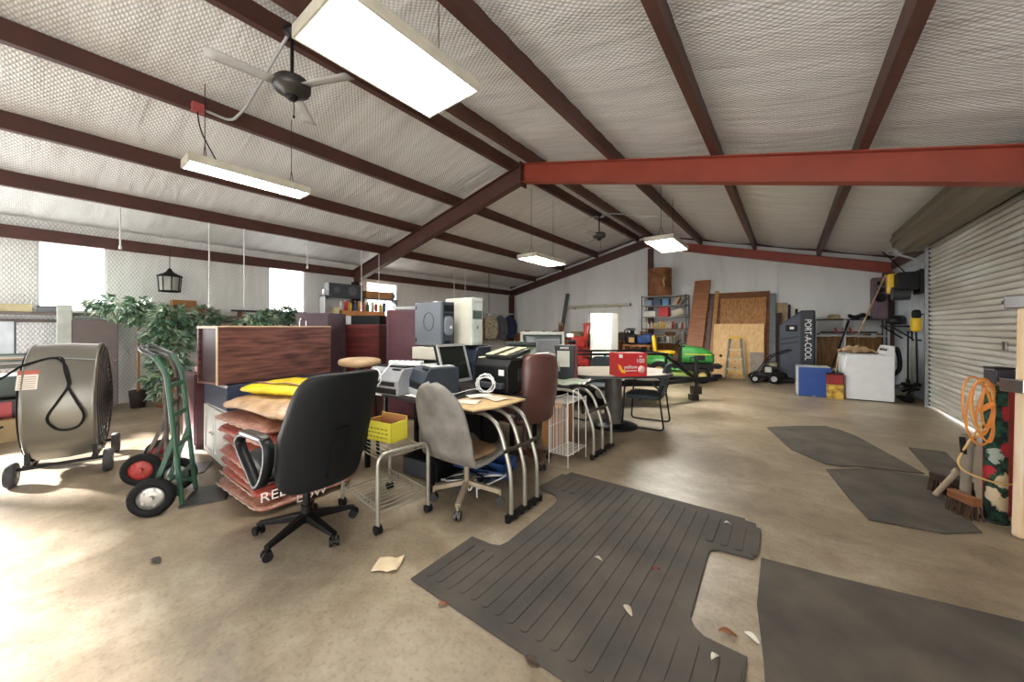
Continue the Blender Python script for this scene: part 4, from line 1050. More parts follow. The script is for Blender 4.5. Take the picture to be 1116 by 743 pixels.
# lantern
q = XP(185, 305, -9.42)
t = thing('hanging_lantern', 'black hanging glass lantern against the left wall', 'lantern', (q.x, q.y, q.z - .24))
mb = MB()
for k in range(8):
    a = k * PI / 4; mb.tube([(.15 * math.cos(a), .15 * math.sin(a), .02), (.17 * math.cos(a), .17 * math.sin(a), .30)], .009, 6)
obj('lantern_frame', mb, BLK_METAL, t)
mb = MB(); mb.lathe([(.145, .01), (.16, .01), (.16, .035), (.145, .035), (.145, .01)], 24); obj('lower_ring', mb, BLK_METAL, t)
mb = MB(); mb.lathe([(.165, .29), (.185, .29), (.185, .32), (.10, .36), (.05, .4), (.02, .46), (.0, .46)], 24); obj('lantern_cap', mb, BLK_METAL, t)
mb = MB(); mb.lathe([(.14, .03), (.16, .30)], 16); obj('lantern_glass', mb, mat('pale lantern glass', (206, 206, 196), .3, trans=.5), t)
for k in range(3): obj('candle_tube', MB().cyl((.05 * math.cos(k * 2.1), .05 * math.sin(k * 2.1), .03), (.05 * math.cos(k * 2.1), .05 * math.sin(k * 2.1), .16), .014), WHITE_P, t)
obj('chain', MB().cyl((0, 0, .46), (0, 0, 3.0 - q.z + .24 - .1), .006, n=6), BLK_METAL, t)
# white cabinet, taupe cabinet
a, b_ = XP(62, 332, -9.15), XP(79, 332, -9.15)
cabinet('tall_cabinet', 'pale white tall cabinet half hidden behind the taupe cabinet', 'cabinet', (-9.27, (a.y + b_.y) / 2, 0), PI / 2, abs(b_.y - a.y), .24, a.z, mat('pale green white', (214, 220, 212), .4), mat('pale green white door', (210, 216, 208), .4), 1)
a, b_ = XP(78, 348, -9.12), XP(129, 349, -9.12)
cabinet('tall_cabinet', 'taupe grey tall cabinet between the drum fan and the leafy trees', 'cabinet', (-9.25, (a.y + b_.y) / 2, 0), PI / 2, abs(b_.y - a.y), .24, a.z, TAUPE, TAUPE, 1)
# bench at far left
t = thing('work_bench', 'cluttered work bench along the left wall behind the drum fan', 'bench', (-9.1, -.75, 0))
obj('bench_top', MB().b6(-.4, .4, -.9, .85, .82, .86), mat('grey bench top', (120, 116, 112), .6, var=.2), t)
for sx in (-1, 1):
    for sy in (-1, 1): obj('leg', MB().b6(sx * .36 - .04, sx * .36 + .04, sy * .8 - .04, sy * .8 + .04, 0, .82), BROWNW, t)
obj('shelf_board', MB().b6(-.38, .38, -.85, .8, .25, .28), BROWNW, t)
q = XP(10, 386, -8.95)
t = thing('magazine_pile', 'leaning pile of papers and magazines on the left bench', 'magazines', (-8.98, q.y + .02, .862))
for k in range(7):
    mb = MB(); mb.box(.01 * math.sin(k * 2), .01 * math.cos(k * 3), .012 + .022 * k, .22, .28, .02, .15 * math.sin(k * 1.7)); obj('magazine', mb, (PAPER, LTGREY, mat('green cover', (90, 116, 100), .6), mat('tan cover', (190, 160, 130), .6))[k % 4], t)
q = XP(4, 365, -9.0)
t = thing('white_board', 'narrow white panel standing upright at the left edge of the bench', 'panel', (-9.0, q.y - .05, .862), PI / 2 - .1)
obj('panel', MB().b6(-.14, .14, -.015, .015, 0, .62), mat('bluish white panel', (214, 222, 230), .4), t); obj('panel_edge', MB().b6(.141, .155, -.018, .018, 0, .62), DKGREY, t)
q = XP(45, 374, -9.1)
mb = MB()
for k in range(5): mb.sup((.03 * math.sin(k * 3), -.24 + k * .12, .05 + .02 * math.sin(k * 2)), (.10, .09, .06 + .02 * math.sin(k * 5)), .9, .9, 14, 8)
tag(obj('bundled_bag', mb, BLACK_P, loc=(-9.08, q.y - .1, .862)), 'lumpy black bag on the left bench behind the top of the drum fan', 'bag')
q = XP(10, 403, -8.4)
t = thing('chest_cushion', 'grey green padded cushion on a low box left of the drum fan', 'cushion', (-8.25, q.y - .2, .47)); mb = MB(); mb.sup((0, 0, .16), (.3, .4, .15), .3, .4); obj('cushion_body', mb, mat('grey green cloth', (98, 110, 108), .8, var=.15), t)
t = thing('rolled_blanket', 'pink red rolled blanket on the tan crate left of the drum fan', 'blanket', (-7.75, q.y - .15, .27)); mb = MB(); mb.lathe([(0, -.4), (.08, -.41), (.1, -.39), (.1, .39), (.08, .41), (0, .4)], 18, ax='y', c=(0, 0, .1)); obj('roll', mb, mat('pink red cloth', (186, 90, 96), .8, var=.12), t)
for s in (-.2, .2):
    mb = MB(); mb.lathe([(.103, -.012), (.106, 0), (.103, .012)], 18, ax='y', c=(0, s, .1)); obj('tie', mb, DKGREY, t)
crate('tan_crate', 'low tan crate under the pink rolled blanket', 'crate', (-7.75, q.y - .15, 0), 0, .42, .9, .265, mat('tan crate wood', (172, 150, 110), .7), flaps=False)
crate('wooden_chest', 'grey chest under the grey green cushion left of the drum fan', 'chest', (-8.25, q.y - .2, 0), 0, .55, .9, .465, mat('grey chest', (104, 100, 98), .6), flaps=False)
# ---------------- artificial trees
LEAFS = [mat('dark leaf green', (98, 134, 98), .6, col2=(50, 86, 60), scale=3), mat('grey green leaf', (160, 182, 166), .6, col2=(100, 132, 112), scale=3), mat('light leaf green', (200, 212, 190), .6, col2=(130, 156, 116), scale=3)]
def leafcloud(blobs, n, s, seed, droop=.5):
    r2 = random.Random(seed); mb = MB()
    for k in range(n):
        c, R = blobs[r2.randrange(len(blobs))]
        while True:
            v = Vector((r2.uniform(-1, 1), r2.uniform(-1, 1), r2.uniform(-1, 1)))
            if .35 < v.length < 1: break
        p = Vector(c) + Vector((v.x * R[0], v.y * R[1], v.z * R[2]))
        # a twig end with a fan of slender leaves
        d = Vector((v.x, v.y, v.z * .5 - droop * r2.random())).normalized(); m_ = r2.choice((0, 0, 1, 1, 2))
        for j in range(5):
            dd = (d + Vector((r2.uniform(-.7, .7), r2.uniform(-.7, .7), r2.uniform(-.7, .4)))).normalized()
            side = dd.cross(Vector((r2.uniform(-1, 1), r2.uniform(-1, 1), 1))).normalized() * (s * .16); L_ = s * r2.uniform(.7, 1.2)
            a = p + dd * .01; b2 = p + dd * (L_ * .5); c2 = p + dd * L_ + Vector((0, 0, -.15 * s))
            nrm = dd.cross(side).normalized() * (s * .05)
            mb.add([a, b2 + side + nrm, c2, b2 - side + nrm, b2], [(0, 1, 4), (1, 2, 4), (0, 4, 3), (3, 4, 2)], m_)
    return mb
def tree(label, loc, blobs, n, s, seed, trunk, pot):
    t = thing('potted_tree', label, 'tree', loc)
    obj('foliage', leafcloud(blobs, n, s, seed), LEAFS, t)
    mb = MB()
    for q in trunk: mb.tube(curve_pts(q, 5), .022, 8, r2=.012)
    obj('trunk', mb, mat('orange brown trunk', (170, 118, 66), .7), t)
    pr, ph, pm = pot
    mb = MB(); mb.lathe([(0, 0), (pr * .8, 0), (pr, ph), (pr, ph + .02), (pr * .9, ph + .02), (pr * .85, ph - .04), (0, ph - .04)], 20); obj('pot', mb, pm, t)
POTW = mat('orange wood pot', (168, 104, 60), .6, var=.15); POTD = mat('dark pot', (60, 50, 46), .6)
q = XP(158, 436, -8.95)
tree('large bushy artificial tree with leaves down to the floor, right of the taupe cabinet', (-8.80, 1.42, 0), [((0, -.02, 1.35), (.24, .32, .30)), ((.05, .05, .95), (.24, .30, .36)), ((.1, -.0, .5), (.22, .30, .34)), ((.05, .05, 1.62), (.22, .26, .16))], 520, .14, 1, [[(0, 0, .1), (.02, .05, .6), (-.02, .06, 1.2), (0, .05, 1.7)], [(0, 0, .1), (.05, -.1, .7), (.0, -.10, 1.3)]], (.19, .3, POTW))
tree('pale leafed artificial tree by the left bright window, behind the taupe cabinet', (-9.05, 1.08, 0), [((.0, -.30, 1.76), (.15, .30, .17)), ((.0, .0, 1.70), (.16, .2, .22))], 190, .13, 2, [[(0, 0, .1), (.02, .0, .8), (0, .0, 1.6)]], (.12, .28, POTD))
tree('artificial tree with a thin orange trunk under the lantern', (-8.92, 2.00, 0), [((0, -.05, 1.62), (.22, .22, .16)), ((0, -.1, 1.40), (.18, .2, .18))], 160, .13, 3, [[(0, -.02, .1), (.0, -.04, .8), (0, -.02, 1.6)]], (.16, .3, POTD))
tree('drooping artificial tree left of the wood grain desk', (-8.45, 2.62, 0), [((0, .0, 1.40), (.26, .30, .20)), ((0, -.12, 1.12), (.22, .24, .24)), ((.0, .18, 1.58), (.18, .2, .12))], 230, .14, 4, [[(0, 0, .1), (.0, .05, .8), (0, .0, 1.4)]], (.17, .3, POTD))
tree('small bushy artificial tree seen above the wood grain desk', (-9.0, 3.36, 0), [((0, .0, 1.68), (.2, .34, .15))], 150, .13, 5, [[(0, 0, .1), (.0, .05, .8), (0, .0, 1.6)]], (.15, .28, POTD))
# side table with baskets under the trees
t = thing('side_table', 'low table with shelves between the leafy trees and the hand trucks', 'table', (-7.55, 1.98, 0))
obj('tabletop', MB().b6(-.3, .3, -.38, .38, .84, .87), BROWNW, t); obj('shelf_board', MB().b6(-.28, .28, -.36, .36, .4, .42), BROWNW, t)
for sx in (-1, 1):
    for sy in (-1, 1): obj('leg', MB().b6(sx * .27 - .02, sx * .27 + .02, sy * .35 - .02, sy * .35 + .02, 0, .84), BROWNW, t)
def open_box(label, loc, rz, w, d, h, m):
    t = thing('cardboard_box', label, 'box', loc, rz); mb = MB(); k = .008
    mb.b6(-w / 2, w / 2, -d / 2, d / 2, 0, k)
    for a in ((-w / 2, w / 2, -d / 2, -d / 2 + k), (-w / 2, w / 2, d / 2 - k, d / 2), (-w / 2, -w / 2 + k, -d / 2 + k, d / 2 - k), (w / 2 - k, w / 2, -d / 2 + k, d / 2 - k)): mb.b6(a[0], a[1], a[2], a[3], k, h)
    obj('carton', mb, m, t)
    for s, ax in ((-1, 'y'), (1, 'y'), (-1, 'x'), (1, 'x')):
        mb = MB()
        if ax == 'y': vs = [(-w / 2, s * d / 2, h), (w / 2, s * d / 2, h), (w / 2 - .01, s * (d / 2 + d * .35), h - .04), (-w / 2 + .01, s * (d / 2 + d * .35), h - .04)]
        else: vs = [(s * w / 2, -d / 2, h), (s * w / 2, d / 2, h), (s * (w / 2 + w * .3), d / 2 - .01, h + .05), (s * (w / 2 + w * .3), -d / 2 + .01, h + .05)]
        mb.add(vs, [(0, 1, 2, 3)]); obj('flap', mb, m, t, solid=.006)
    return t
open_box('open tan cardboard box with spread flaps on the low table by the trees', (-7.5, 1.88, .872), .3, .34, .28, .2, mat('light card', (200, 164, 118), .8))
open_box('small open cardboard box at the back of the low table by the trees', (-7.7, 2.2, .872), .1, .24, .2, .24, CARD)
t = thing('folded_tarp', 'black folded tarp on the lower shelf of the low table by the trees', 'tarp', (-7.5, 1.95, .422)); mb = MB(); mb.sup((0, 0, .07), (.22, .26, .07), .4, .6); obj('tarp_fold', mb, BLACK_P, t)
# ---------------- wall shelf with bottles near the middle frame
a, b_ = XP(352, 322, -9.36), XP(431, 322, -9.36)
yc, hl = (a.y + b_.y) / 2, (b_.y - a.y) / 2
t = thing('storage_shelf', 'two tier dark shelf high on the left wall near the red column', 'shelf', (-9.4, yc, 0))
zt, zb = 2.21, 1.69
TC = MAHOG
for z in (zt, zb): obj('shelf_board', MB().b6(-.14, .14, -hl, hl, z - .03, z), DKGREY, t)
for s in (-1, -.0, 1): obj('upright', MB().b6(-.13, .13, s * (hl - .015) - .015, s * (hl - .015) + .015, zb, zt - .03), (LTGREY if s == -1 else DKGREY), t)
for s in (-.8, .8): 
    mb = MB(); mb.bar((-.33, s * hl, zb - .3), (.1, s * hl, zb - .03), .03, .03); mb.b6(-.345, -.13, s * hl - .015, s * hl + .015, zb - .05, zb - .03); mb.b6(-.345, -.13, s * hl - .015, s * hl + .015, zt - .05, zt - .03); obj('bracket', mb, DKGREY, t)
t = thing('bookshelf_speaker', 'dark horizontal speaker on top of the high two tier shelf', 'speaker', (-9.4, yc - hl * .45, zt + .002), PI / 2)
obj('cabinet', MB().b6(-.46, .46, -.12, .12, 0, .33), mat('dark slate box', (60, 66, 76), .5), t, bevel=.006); obj('side_panel', MB().b6(-.47, -.46, -.12, .12, 0, .33), LTGREY, t)
for x, r in ((-.26, .08), (.16, .12)):
    mb = MB(); mb.lathe([(0, -.123), (r * .5, -.135), (r * .9, -.125), (r, -.13), (r, -.121)], 24, ax='y', c=(x, 0, .16)); obj('speaker_cone', mb, mat('cone grey', (96, 100, 106), .5), t)
mb = MB(); mb.lathe([(0, 0), (.05, 0), (.055, .12), (.03, .15), (.03, .17), (0, .17)], 14); tag(obj('white_jar', mb, WHITE_P, loc=(-9.32, yc - hl * .55, zt + .002)), 'white jar in front of the speaker on the high shelf', 'jar')
bpy.data.objects['white_jar'].location = (-9.31, yc - hl * .98, zt + .002); bpy.data.objects['bookshelf_speaker'].location.x = -9.42
crate('wooden_box', 'long tan wooden box on the high shelf right of the speaker', 'box', (-9.4, yc + hl * .45, zt + .002), PI / 2, .8, .22, .2, mat('honey wood box', (186, 132, 76), .6, var=.15), flaps=False)
t = thing('glass_vase', 'grey round vase at the right end of the high shelf', 'vase', (-9.4, yc + hl * .90, zt + .002)); mb = MB(); mb.lathe([(0, 0), (.05, 0), (.1, .08), (.1, .14), (.06, .2), (.07, .22), (.05, .22)], 20); obj('vase_body', mb, MIDGREY, t)
crate('wooden_tray', 'orange wooden crate on the lower board of the high shelf', 'crate', (-9.36, yc + .0, zb + .002), PI / 2, hl * 1.2, .24, .15, mat('orange crate wood', (214, 142, 84), .6, var=.15), flaps=False)
bcol = [(228, 226, 214), (206, 60, 50), (232, 200, 60), (60, 90, 140), (230, 150, 60), (200, 120, 120), (90, 140, 90)]
def bottle_mesh(r, h, style):
    mb = MB()
    if style == 0: mb.lathe([(0, 0), (r, 0), (r, h * .62), (r * .45, h * .78), (r * .35, h * .95), (0, h * .95)], 12)
    elif style == 1: mb.lathe([(0, 0), (r, 0), (r, h * .9), (r * .9, h * .94), (0, h * .94)], 12)
    else: mb.sup((0, 0, h * .42), (r * 1.15, r * .7, h * .42), .4, .5, 12, 8)
    return mb
def bottle_cap(r, h, style):
    mb = MB()
    if style == 0: mb.cyl((0, 0, h * .93), (0, 0, h), r * .4, n=10)
    elif style == 1: mb.cyl((0, 0, h * .93), (0, 0, h), r * .75, n=10)
    else:
        mb.cyl((0, 0, h * .84), (0, 0, h * .93), r * .3, n=8); mb.box(-r * .25, 0, h * .96, r * 1.3, r * .4, h * .08)
    return mb
proto = {}
def bottle(st, col, loc, label, group, r=.035, h=.2, rz=0):
    key = (st, col, r, h)
    if key not in proto:
        t = thing('bottle', label, 'bottle', loc, rz, group); obj('bottle_body', bottle_mesh(r, h, st), mat('bottle %s' % (col,), col, .35, var=.05), t); obj('cap', bottle_cap(r, h, st), (WHITE_P if sum(col) < 450 else REDPL), t); proto[key] = t
    else: t = dup(proto[key], loc, rz, label, group)
    return t
for k in range(11):
    bottle(k % 3, bcol[k % 7], (-9.27 if k % 2 else -9.3, yc - hl * .6 + k * hl * .12, zb + .155), 'small bottle among the row on the orange crate of the high wall shelf', 'bottles on the high wall shelf', .045, .26)
for s, lab in ((-.72, 'pale label card at the left end of the high two tier shelf'), (.78, 'white carton at the right end of the high two tier shelf')):
    tag(obj('small_carton', MB().b6(-.07, .07, -.08, .08, 0, .22), mat('cream carton', (226, 214, 176), .7), loc=(-9.33, yc + s * hl, zb + .002), bevel=.004), lab, 'carton')
# hanging cords
for k, (px, py0, py1, X, lab) in enumerate(((131, 230, 268, -8.36, 'short white cord hanging from the roof left of the lantern'), (228, 247, 332, -8.36, 'long white cord hanging from the roof right of the lantern'), (266, 252, 332, -8.36, 'white cord hanging right of the longest one, above the wood grain desk'), (335, 264, 290, -8.36, 'thin cord hanging in front of the middle window'), (394, 292, 337, -8.36, 'white cord hanging in front of the wooden box on the high shelf'), (413, 294, 337, -8.36, 'white cord hanging at the right end of the wooden box on the high shelf'), (495, 312, 326, -8.36, 'white cord hanging above the dark grey computer tower'), (507, 313, 326, -8.36, 'white cord hanging above the tall cream computer tower'), (533, 315, 342, -8.36, 'dark cord hanging above the clothes in the back corner'))):
    a, b_ = XP(px, py0, X), XP(px, py1, X)
    t = thing('pull_cord', lab, 'cord', (X, a.y, b_.z)); zt_ = ztop(X)
    obj('cord', MB().cyl((0, 0, 0), (0, 0, zt_ - b_.z), .011, n=6), WHITE_P if k != 8 else DKGREY, t); obj('cord_end', MB().cyl((0, 0, -.05), (0, 0, .0), .02, n=8), WHITE_P, t)
# ================================================================ ROUND-ENDED TABLE, RED BOX, GUEST CHAIRS
TABT = mat('grey tan table laminate', (176, 164, 146), .4, var=.05)
TC_ = Vector((-1.98, 4.98, 0))
t = thing('pedestal_table', 'large grey tan oval table on a round pedestal carrying the red box', 'table', TC_, FACE)
mb = MB(); pts = [(.78 * math.copysign(abs(math.cos(a)) ** .8, math.cos(a)), .56 * math.copysign(abs(math.sin(a)) ** .8, math.sin(a))) for a in [k * 2 * PI / 48 for k in range(48)]]
mb.prism(pts, .745, .785); obj('tabletop', mb, TABT, t, bevel=.006)
mb = MB(); mb.prism([(x * 1.004, y * 1.006) for x, y in pts], .75, .775); obj('table_edge', mb, DKGREY, t)
mb = MB(); mb.lathe([(.115, .03), (.115, .745)], 28); obj('pedestal', mb, mat('grey brown column', (96, 92, 86), .5, var=.15), t)
mb = MB(); mb.lathe([(0, 0), (.33, 0), (.33, .02), (.14, .05), (0, .05)], 32); obj('base_disc', mb, BLK_METAL, t)
# red printed box
RBX = mat('red printed card', (188, 34, 36), .5, var=.06)
p = W(684, 405, 4.62)
t = thing('cardboard_box', 'red printed fruit box standing on the oval table', 'box', (p.x, p.y, .787), FACE + .12)
obj('carton', MB().b6(-.19, .19, -.13, .13, 0, .29), RBX, t, bevel=.004)
mb = MB(); mb.b6(.1905, .194, -.128, .128, .004, .286); obj('end_panel', mb, CARD, t)
for y in (-.05, .05): obj('end_stripe', MB().b6(.194, .1955, y - .02, y + .02, .02, .27), mat('green tan stripe', (132, 122, 70), .6), t)
obj('hand_hole', MB().b6(.194, .196, -.035, .035, .2, .225), BLACK_P, t)
mb = MB()
for q in ((-.17, -.125, .235, .275),): mb.b6(q[0], q[1], -.133, -.1305, q[2], q[3])
obj('box_mark', mb, WHITE_P, t)
mb = MB(); pts = [(-.175, -.1315, .15), (-.165, -.1315, .10), (-.13, -.1315, .06), (-.09, -.1315, .06), (-.085, -.1315, .075), (-.12, -.1315, .09), (-.145, -.1315, .12)]
mb.add([(-.18, -.1312, .16), (-.17, -.1312, .10), (-.135, -.1312, .05), (-.085, -.1312, .045), (-.09, -.1312, .075), (-.125, -.1312, .09), (-.15, -.1312, .14)], [(0, 1, 6), (1, 2, 5), (1, 5, 6), (2, 3, 4), (2, 4, 5)]); obj('fruit_picture', mb, YELLOW, t)
mb = MB(); mb.lathe([(0, -.133), (.045, -.1325), (.045, -.1305)], 20, ax='y', c=(.12, 0, .09)); mb.b6(.09, .13, -.133, -.1305, .24, .262)
obj('box_emblem', mb, mat('pink white print', (232, 190, 184), .6), t)
text('lettering', '100', .075, WHITE_P, t, (.105, -.1325, .195), (PI / 2, 0, 0)); text('lettering', 'yellow', .06, WHITE_P, t, (-.02, -.1325, .12), (PI / 2, 0, 0), sx=1.1)
mb = MB(); mb.b6(-.09, .06, -.133, -.1305, .07, .078); obj('box_line', mb, WHITE_P, t)
# guest chairs
SEATC = mat('dark teal grey upholstery', (58, 68, 74), .75, var=.1, bump=.1, bscale=200)
def guest_chair(label, loc, rz, first=None):
    if first: return dup(first, loc, rz, label, None)
    t = thing('guest_chair', label, 'chair', loc, rz)
    for s in (-1, 1):
        x = s * .27; mb = MB()
        mb.tube(fillet([(x, -.10, .64), (x, -.25, .64), (x, -.29, .02), (x, .26, .02), (x, .20, .48), (x, .255, .62)], .06, 6), .0125, 10)
        obj('sled_leg', mb, BLK_METAL, t)
        mb = MB(); mb.sup((x, -.06, .66), (.025, .2, .016), .35, .6); mb.bar((x, .1, .65), (x, .21, .55), .02, .02); obj('armrest', mb, BLACK_P, t)
    mb = MB(); mb.tube([(-.27, -.05, .40), (.27, -.05, .40)], .011, 8); mb.tube([(-.27, .2, .44), (.27, .2, .44)], .011, 8); obj('cross_tube', mb, BLK_METAL, t)
    mb = MB(); mb.sup((0, -.03, .44), (.245, .245, .045), .3, .5, 30, 12); obj('seat', mb, SEATC, t)
    def bkf(x, y, z): return x, y + .28 * (z + .22) * .8 - .02 * (x / .23) ** 2, z
    mb = MB(); mb.sup((0, .20, .69), (.235, .03, .215), .35, .4, 30, 16, fn=bkf); obj('backrest', mb, SEATC, t)
    return t
gc = guest_chair('dark guest chair with sled base standing at the right of the oval table', (-1.58, 5.33, 0), -PI / 2 + .10)
gc.location = (-1.60, 5.30, 0)
guest_chair('dark guest chair left of the table pedestal, behind the far desk', (-2.66, 4.70, 0), PI / 2 - .15, gc)
guest_chair('dark guest chair behind the oval table, only its curved back showing', (-2.42, 5.62, 0), FACE - .4, gc)
# ================================================================ UTILITY TRAILER
D_ = Vector((CT, ST, 0)); trz = TH + .03
p = W(780, 412, 7.0)
t = thing('utility_trailer', 'black steel utility trailer with a tongue jack, behind the oval table', 'trailer', (p.x, p.y, 0), trz)
zf = .40
mb = MB()
mb.bar((-.02, 0, zf), (-1.35, 0, zf), .07, .08); mb.bar((-.35, 0, zf), (-1.2, -.46, zf), .05, .07); mb.bar((-.35, 0, zf), (-1.2, .46, zf), .05, .07)
obj('tongue', mb, BLK_METAL, t)
mb = MB(); mb.sup((.03, 0, zf + .05), (.09, .045, .045), .6, .6); mb.b6(-.05, .02, -.04, .04, zf - .03, zf + .09); obj('coupler', mb, BLK_METAL, t)
obj('deck', MB().b6(-3.4, -1.2, -.48, .48, zf - .03, zf + .03), mat('weathered trailer deck', (72, 64, 56), .8, var=.2), t)
mb = MB()
for s in (-1, 1):
    mb.bar((-3.4, s * .50, zf), (-1.18, s * .50, zf), .04, .1)
    mb.bar((-3.4, s * .50, .92), (-1.18, s * .50, .92), .035, .035)
    for k in range(5): x = -1.2 - k * .55; mb.bar((x, s * .50, zf), (x, s * .50, .92), .035, .035, up=(0, 1, 0))
mb.bar((-1.18, -.5, .92), (-1.18, .5, .92), .035, .035); mb.bar((-1.18, -.5, zf), (-1.18, .5, zf), .04, .1)
obj('side_rail', mb, BLK_METAL, t)
mb = MB(); mb.bar((-1.15, -.3, .90), (-.45, -.02, zf + .04), .04, .05); obj('front_brace', mb, BLK_METAL, t)
jx = -.38
mb = MB(); mb.cyl((jx, -.0, .22), (jx, 0, .82), .032, n=12); mb.cyl((jx, 0, .09), (jx, 0, .3), .022, n=10); mb.bar((jx, 0, .82), (jx - .12, 0, .82), .02, .02); mb.bar((jx - .12, 0, .82), (jx - .12, 0, .74), .015, .015); obj('tongue_jack', mb, mat('dark jack steel', (60, 58, 64), .4, .6), t)
mb = MB(); mb.b6(jx - .09, jx + .07, -.07, .07, .12, .26); mb.b6(jx - .13, jx + .01, -.08, .06, .0, .11); obj('jack_block', mb, mat('dark wood block', (46, 38, 34), .8, var=.2), t)
for s in (-1, 1):
    mb = MB(); mb.lathe([(.12, -.07), (.2, -.08), (.28, -.06), (.28, .06), (.2, .08), (.12, .07), (.12, -.07)], 24, ax='y', c=(-2.4, s * .60, .28)); wl = obj('wheel', mb, RUBBER, t)
    obj('wheel_rim', MB().cyl((-2.4, s * .60 - .05, .28), (-2.4, s * .60 + .05, .28), .13), LTGREY, wl)
mb = MB(); mb.b6(-3.46, -3.42, -.48, .48, zf, 1.0); 
obj('tail_gate', mb, BLK_METAL, t)
# ================================================================ LAWN TRACTOR
p = W(742, 412, 9.6)
t = thing('lawn_tractor', 'green lawn tractor with a yellow seat standing behind the trailer tongue', 'lawn tractor', (p.x, p.y, 0), TH - .42)
# local X is forward (to the right), Y away
mb = MB()
def hood(u, v):
    a = (v - .5) * PI * 1.02; xx = .02 + u * .72; wd = .25 * (1 - .16 * u ** 3); hh_ = .44 - .10 * u - .12 * u ** 6
    y = wd * math.copysign(abs(math.sin(a)) ** .55, math.sin(a)); z = .50 + hh_ * max(0, math.cos(a)) ** .5
    return (xx, y, z)
mb.grid(hood, 18, 22); mb.add([hood(1, j / 22) for j in range(23)], [tuple(range(23))], 0)
obj('hood', mb, GREENP, t, solid=.012)
mb = MB(); mb.b6(.735, .76, -.19, .19, .52, .72); obj('front_grille', mb, BLACK_P, t, bevel=.01)
mb = MB(); mb.b6(.30, .55, -.262, -.25, .56, .68); obj('side_decal', mb, BLACK_P, t)
mb = MB(); mb.b6(.1, .7, -.26, -.255, .70, .715); obj('yellow_stripe', mb, YELLOW, t)
mb = MB(); mb.b6(.72, .90, -.24, .24, .36, .46); mb.tube(fillet([(.84, -.24, .42), (.92, -.24, .42), (.92, .24, .42), (.84, .24, .42)], .06), .025, 8); obj('front_bumper', mb, BLACK_P, t, bevel=.01)
obj('chassis', MB().b6(-.75, .74, -.2, .2, .28, .48), BLACK_P, t, bevel=.01)
mb = MB(); mb.sup((-.55, 0, .57), (.34, .42, .12), .35, .5, fn=lambda x, y, z: (x, y, z - .1 * (abs(y) / .42) ** 3)); obj('rear_fender', mb, GREENP, t)
mb = MB(); mb.b6(-.25, .1, -.4, .4, .30, .34); obj('foot_deck', mb, GREENP, t, bevel=.01)
mb = MB(); mb.sup((-.38, 0, .73), (.25, .24, .05), .4, .6); mb.sup((-.62, 0, .93), (.05, .23, .24), .4, .5, fn=lambda x, y, z: (x - .25 * (z + .24) * .5, y, z)); obj('seat', mb, YELLOW, t)
obj('seat_base', MB().b6(-.58, -.2, -.18, .18, .6, .69), BLACK_P, t, bevel=.01)
mb = MB(); mb.cyl((.02, 0, .82), (-.08, 0, 1.0), .02); pts = [(-.08 + .17 * math.sin(a) * .45, .17 * math.cos(a), 1.0 + .17 * math.sin(a) * .35) for a in [k * 2 * PI / 24 for k in range(24)]]; mb.tube(pts, .016, 8, closed=True); mb.bar((-.08, -.16, 1.0), (-.08, .16, 1.0), .03, .015); obj('steering_wheel', mb, BLACK_P, t)
mb = MB(); mb.prism([(-.06, .46), (.10, .46), (.10, .92), (.0, .92), (-.06, .8)], -.2, .2, ax='y'); obj('dash_tower', mb, BLACK_P, t, bevel=.01)
for x, r, w_, yy in ((.48, .19, .09, .36), (-.52, .26, .12, .38)):
    for s in (-1, 1):
        mb = MB(); mb.lathe([(r * .5, -w_), (r * .8, -w_ * 1.05), (r, -w_ * .7), (r, w_ * .7), (r * .8, w_ * 1.05), (r * .5, w_), (r * .5, -w_)], 28, ax='y', c=(x, s * yy, r)); wl = obj('wheel', mb, RUBBER, t)
        mb = MB(); mb.lathe([(0, s * -.02), (r * .2, s * .03), (r * .5, s * w_ * .8)], 20, ax='y', c=(x, s * yy, r)); mb.cyl((x, s * yy - w_ * .7, r), (x, s * yy + w_ * .7, r), r * .48, n=20); obj('wheel_rim', mb, mat('cream yellow rim', (214, 196, 110), .4), wl)
obj('mower_deck', MB().sup((-.05, 0, .17), (.36, .52, .1), .5, .4), mat('yellow green deck', (120, 140, 60), .5), t)
# ================================================================ BACK WALL: PLYWOOD, PLANKS, LADDER
def leaning(name, label, cat, px0, px1, py_top, Y0, thick, m, lean=.55, z0=0, kerf=None, rzz=0.0, dx=0.0):
    """sheet leaning back: bottom edge at Y0 on the floor, its top edge touching farther back"""
    a = YP((px0 + px1) / 2, 400, Y0); l = YP(px0, 400, Y0); r = YP(px1, 400, Y0)
    w_ = r.x - l.x
    top = YP((px0 + px1) / 2, py_top, Y0 + lean)
    t_ = math.atan2(lean, top.z); H_ = math.hypot(lean, top.z)
    mb = MB(); mb.at((0, 0, .012), rzz, -t_, 0); mb.b6(-w_ / 2, w_ / 2, 0, thick, 0, H_)
    mb.v = [(x + dx * z, y, z) for x, y, z in mb.v]
    o = obj(name, mb, m, loc=((l.x + r.x) / 2, Y0, 0)); o.location.z = 0
    mz = min(v[2] for v in mb.v)
    o.location.z = -mz + .001
    return tag(o, label, cat)
o = leaning('plywood_sheet', 'pale yellow plywood sheet with dark knots leaning at the front of the stack', 'plywood', 776, 832, 353, 11.62, .018, PLYW, .35)
for (kx, kz) in ((-.38, 1.22), (.18, 1.22), (-.4, .6), (.38, .6), (-.05, .26)):
    mb = MB(); mb.at((kx, .35 * kz / 1.45 - .003, kz), 0, -.235); mb.lathe([(0, -.004), (.04, -.004), (.04, .004)], 12, ax='y'); obj('knot', mb, mat('dark knot', (70, 40, 22), .7), o)
leaning('plywood_sheet', 'brown plywood sheet leaning behind the pale yellow one', 'plywood', 782, 834, 325, 11.72, .02, PLYD, .65)
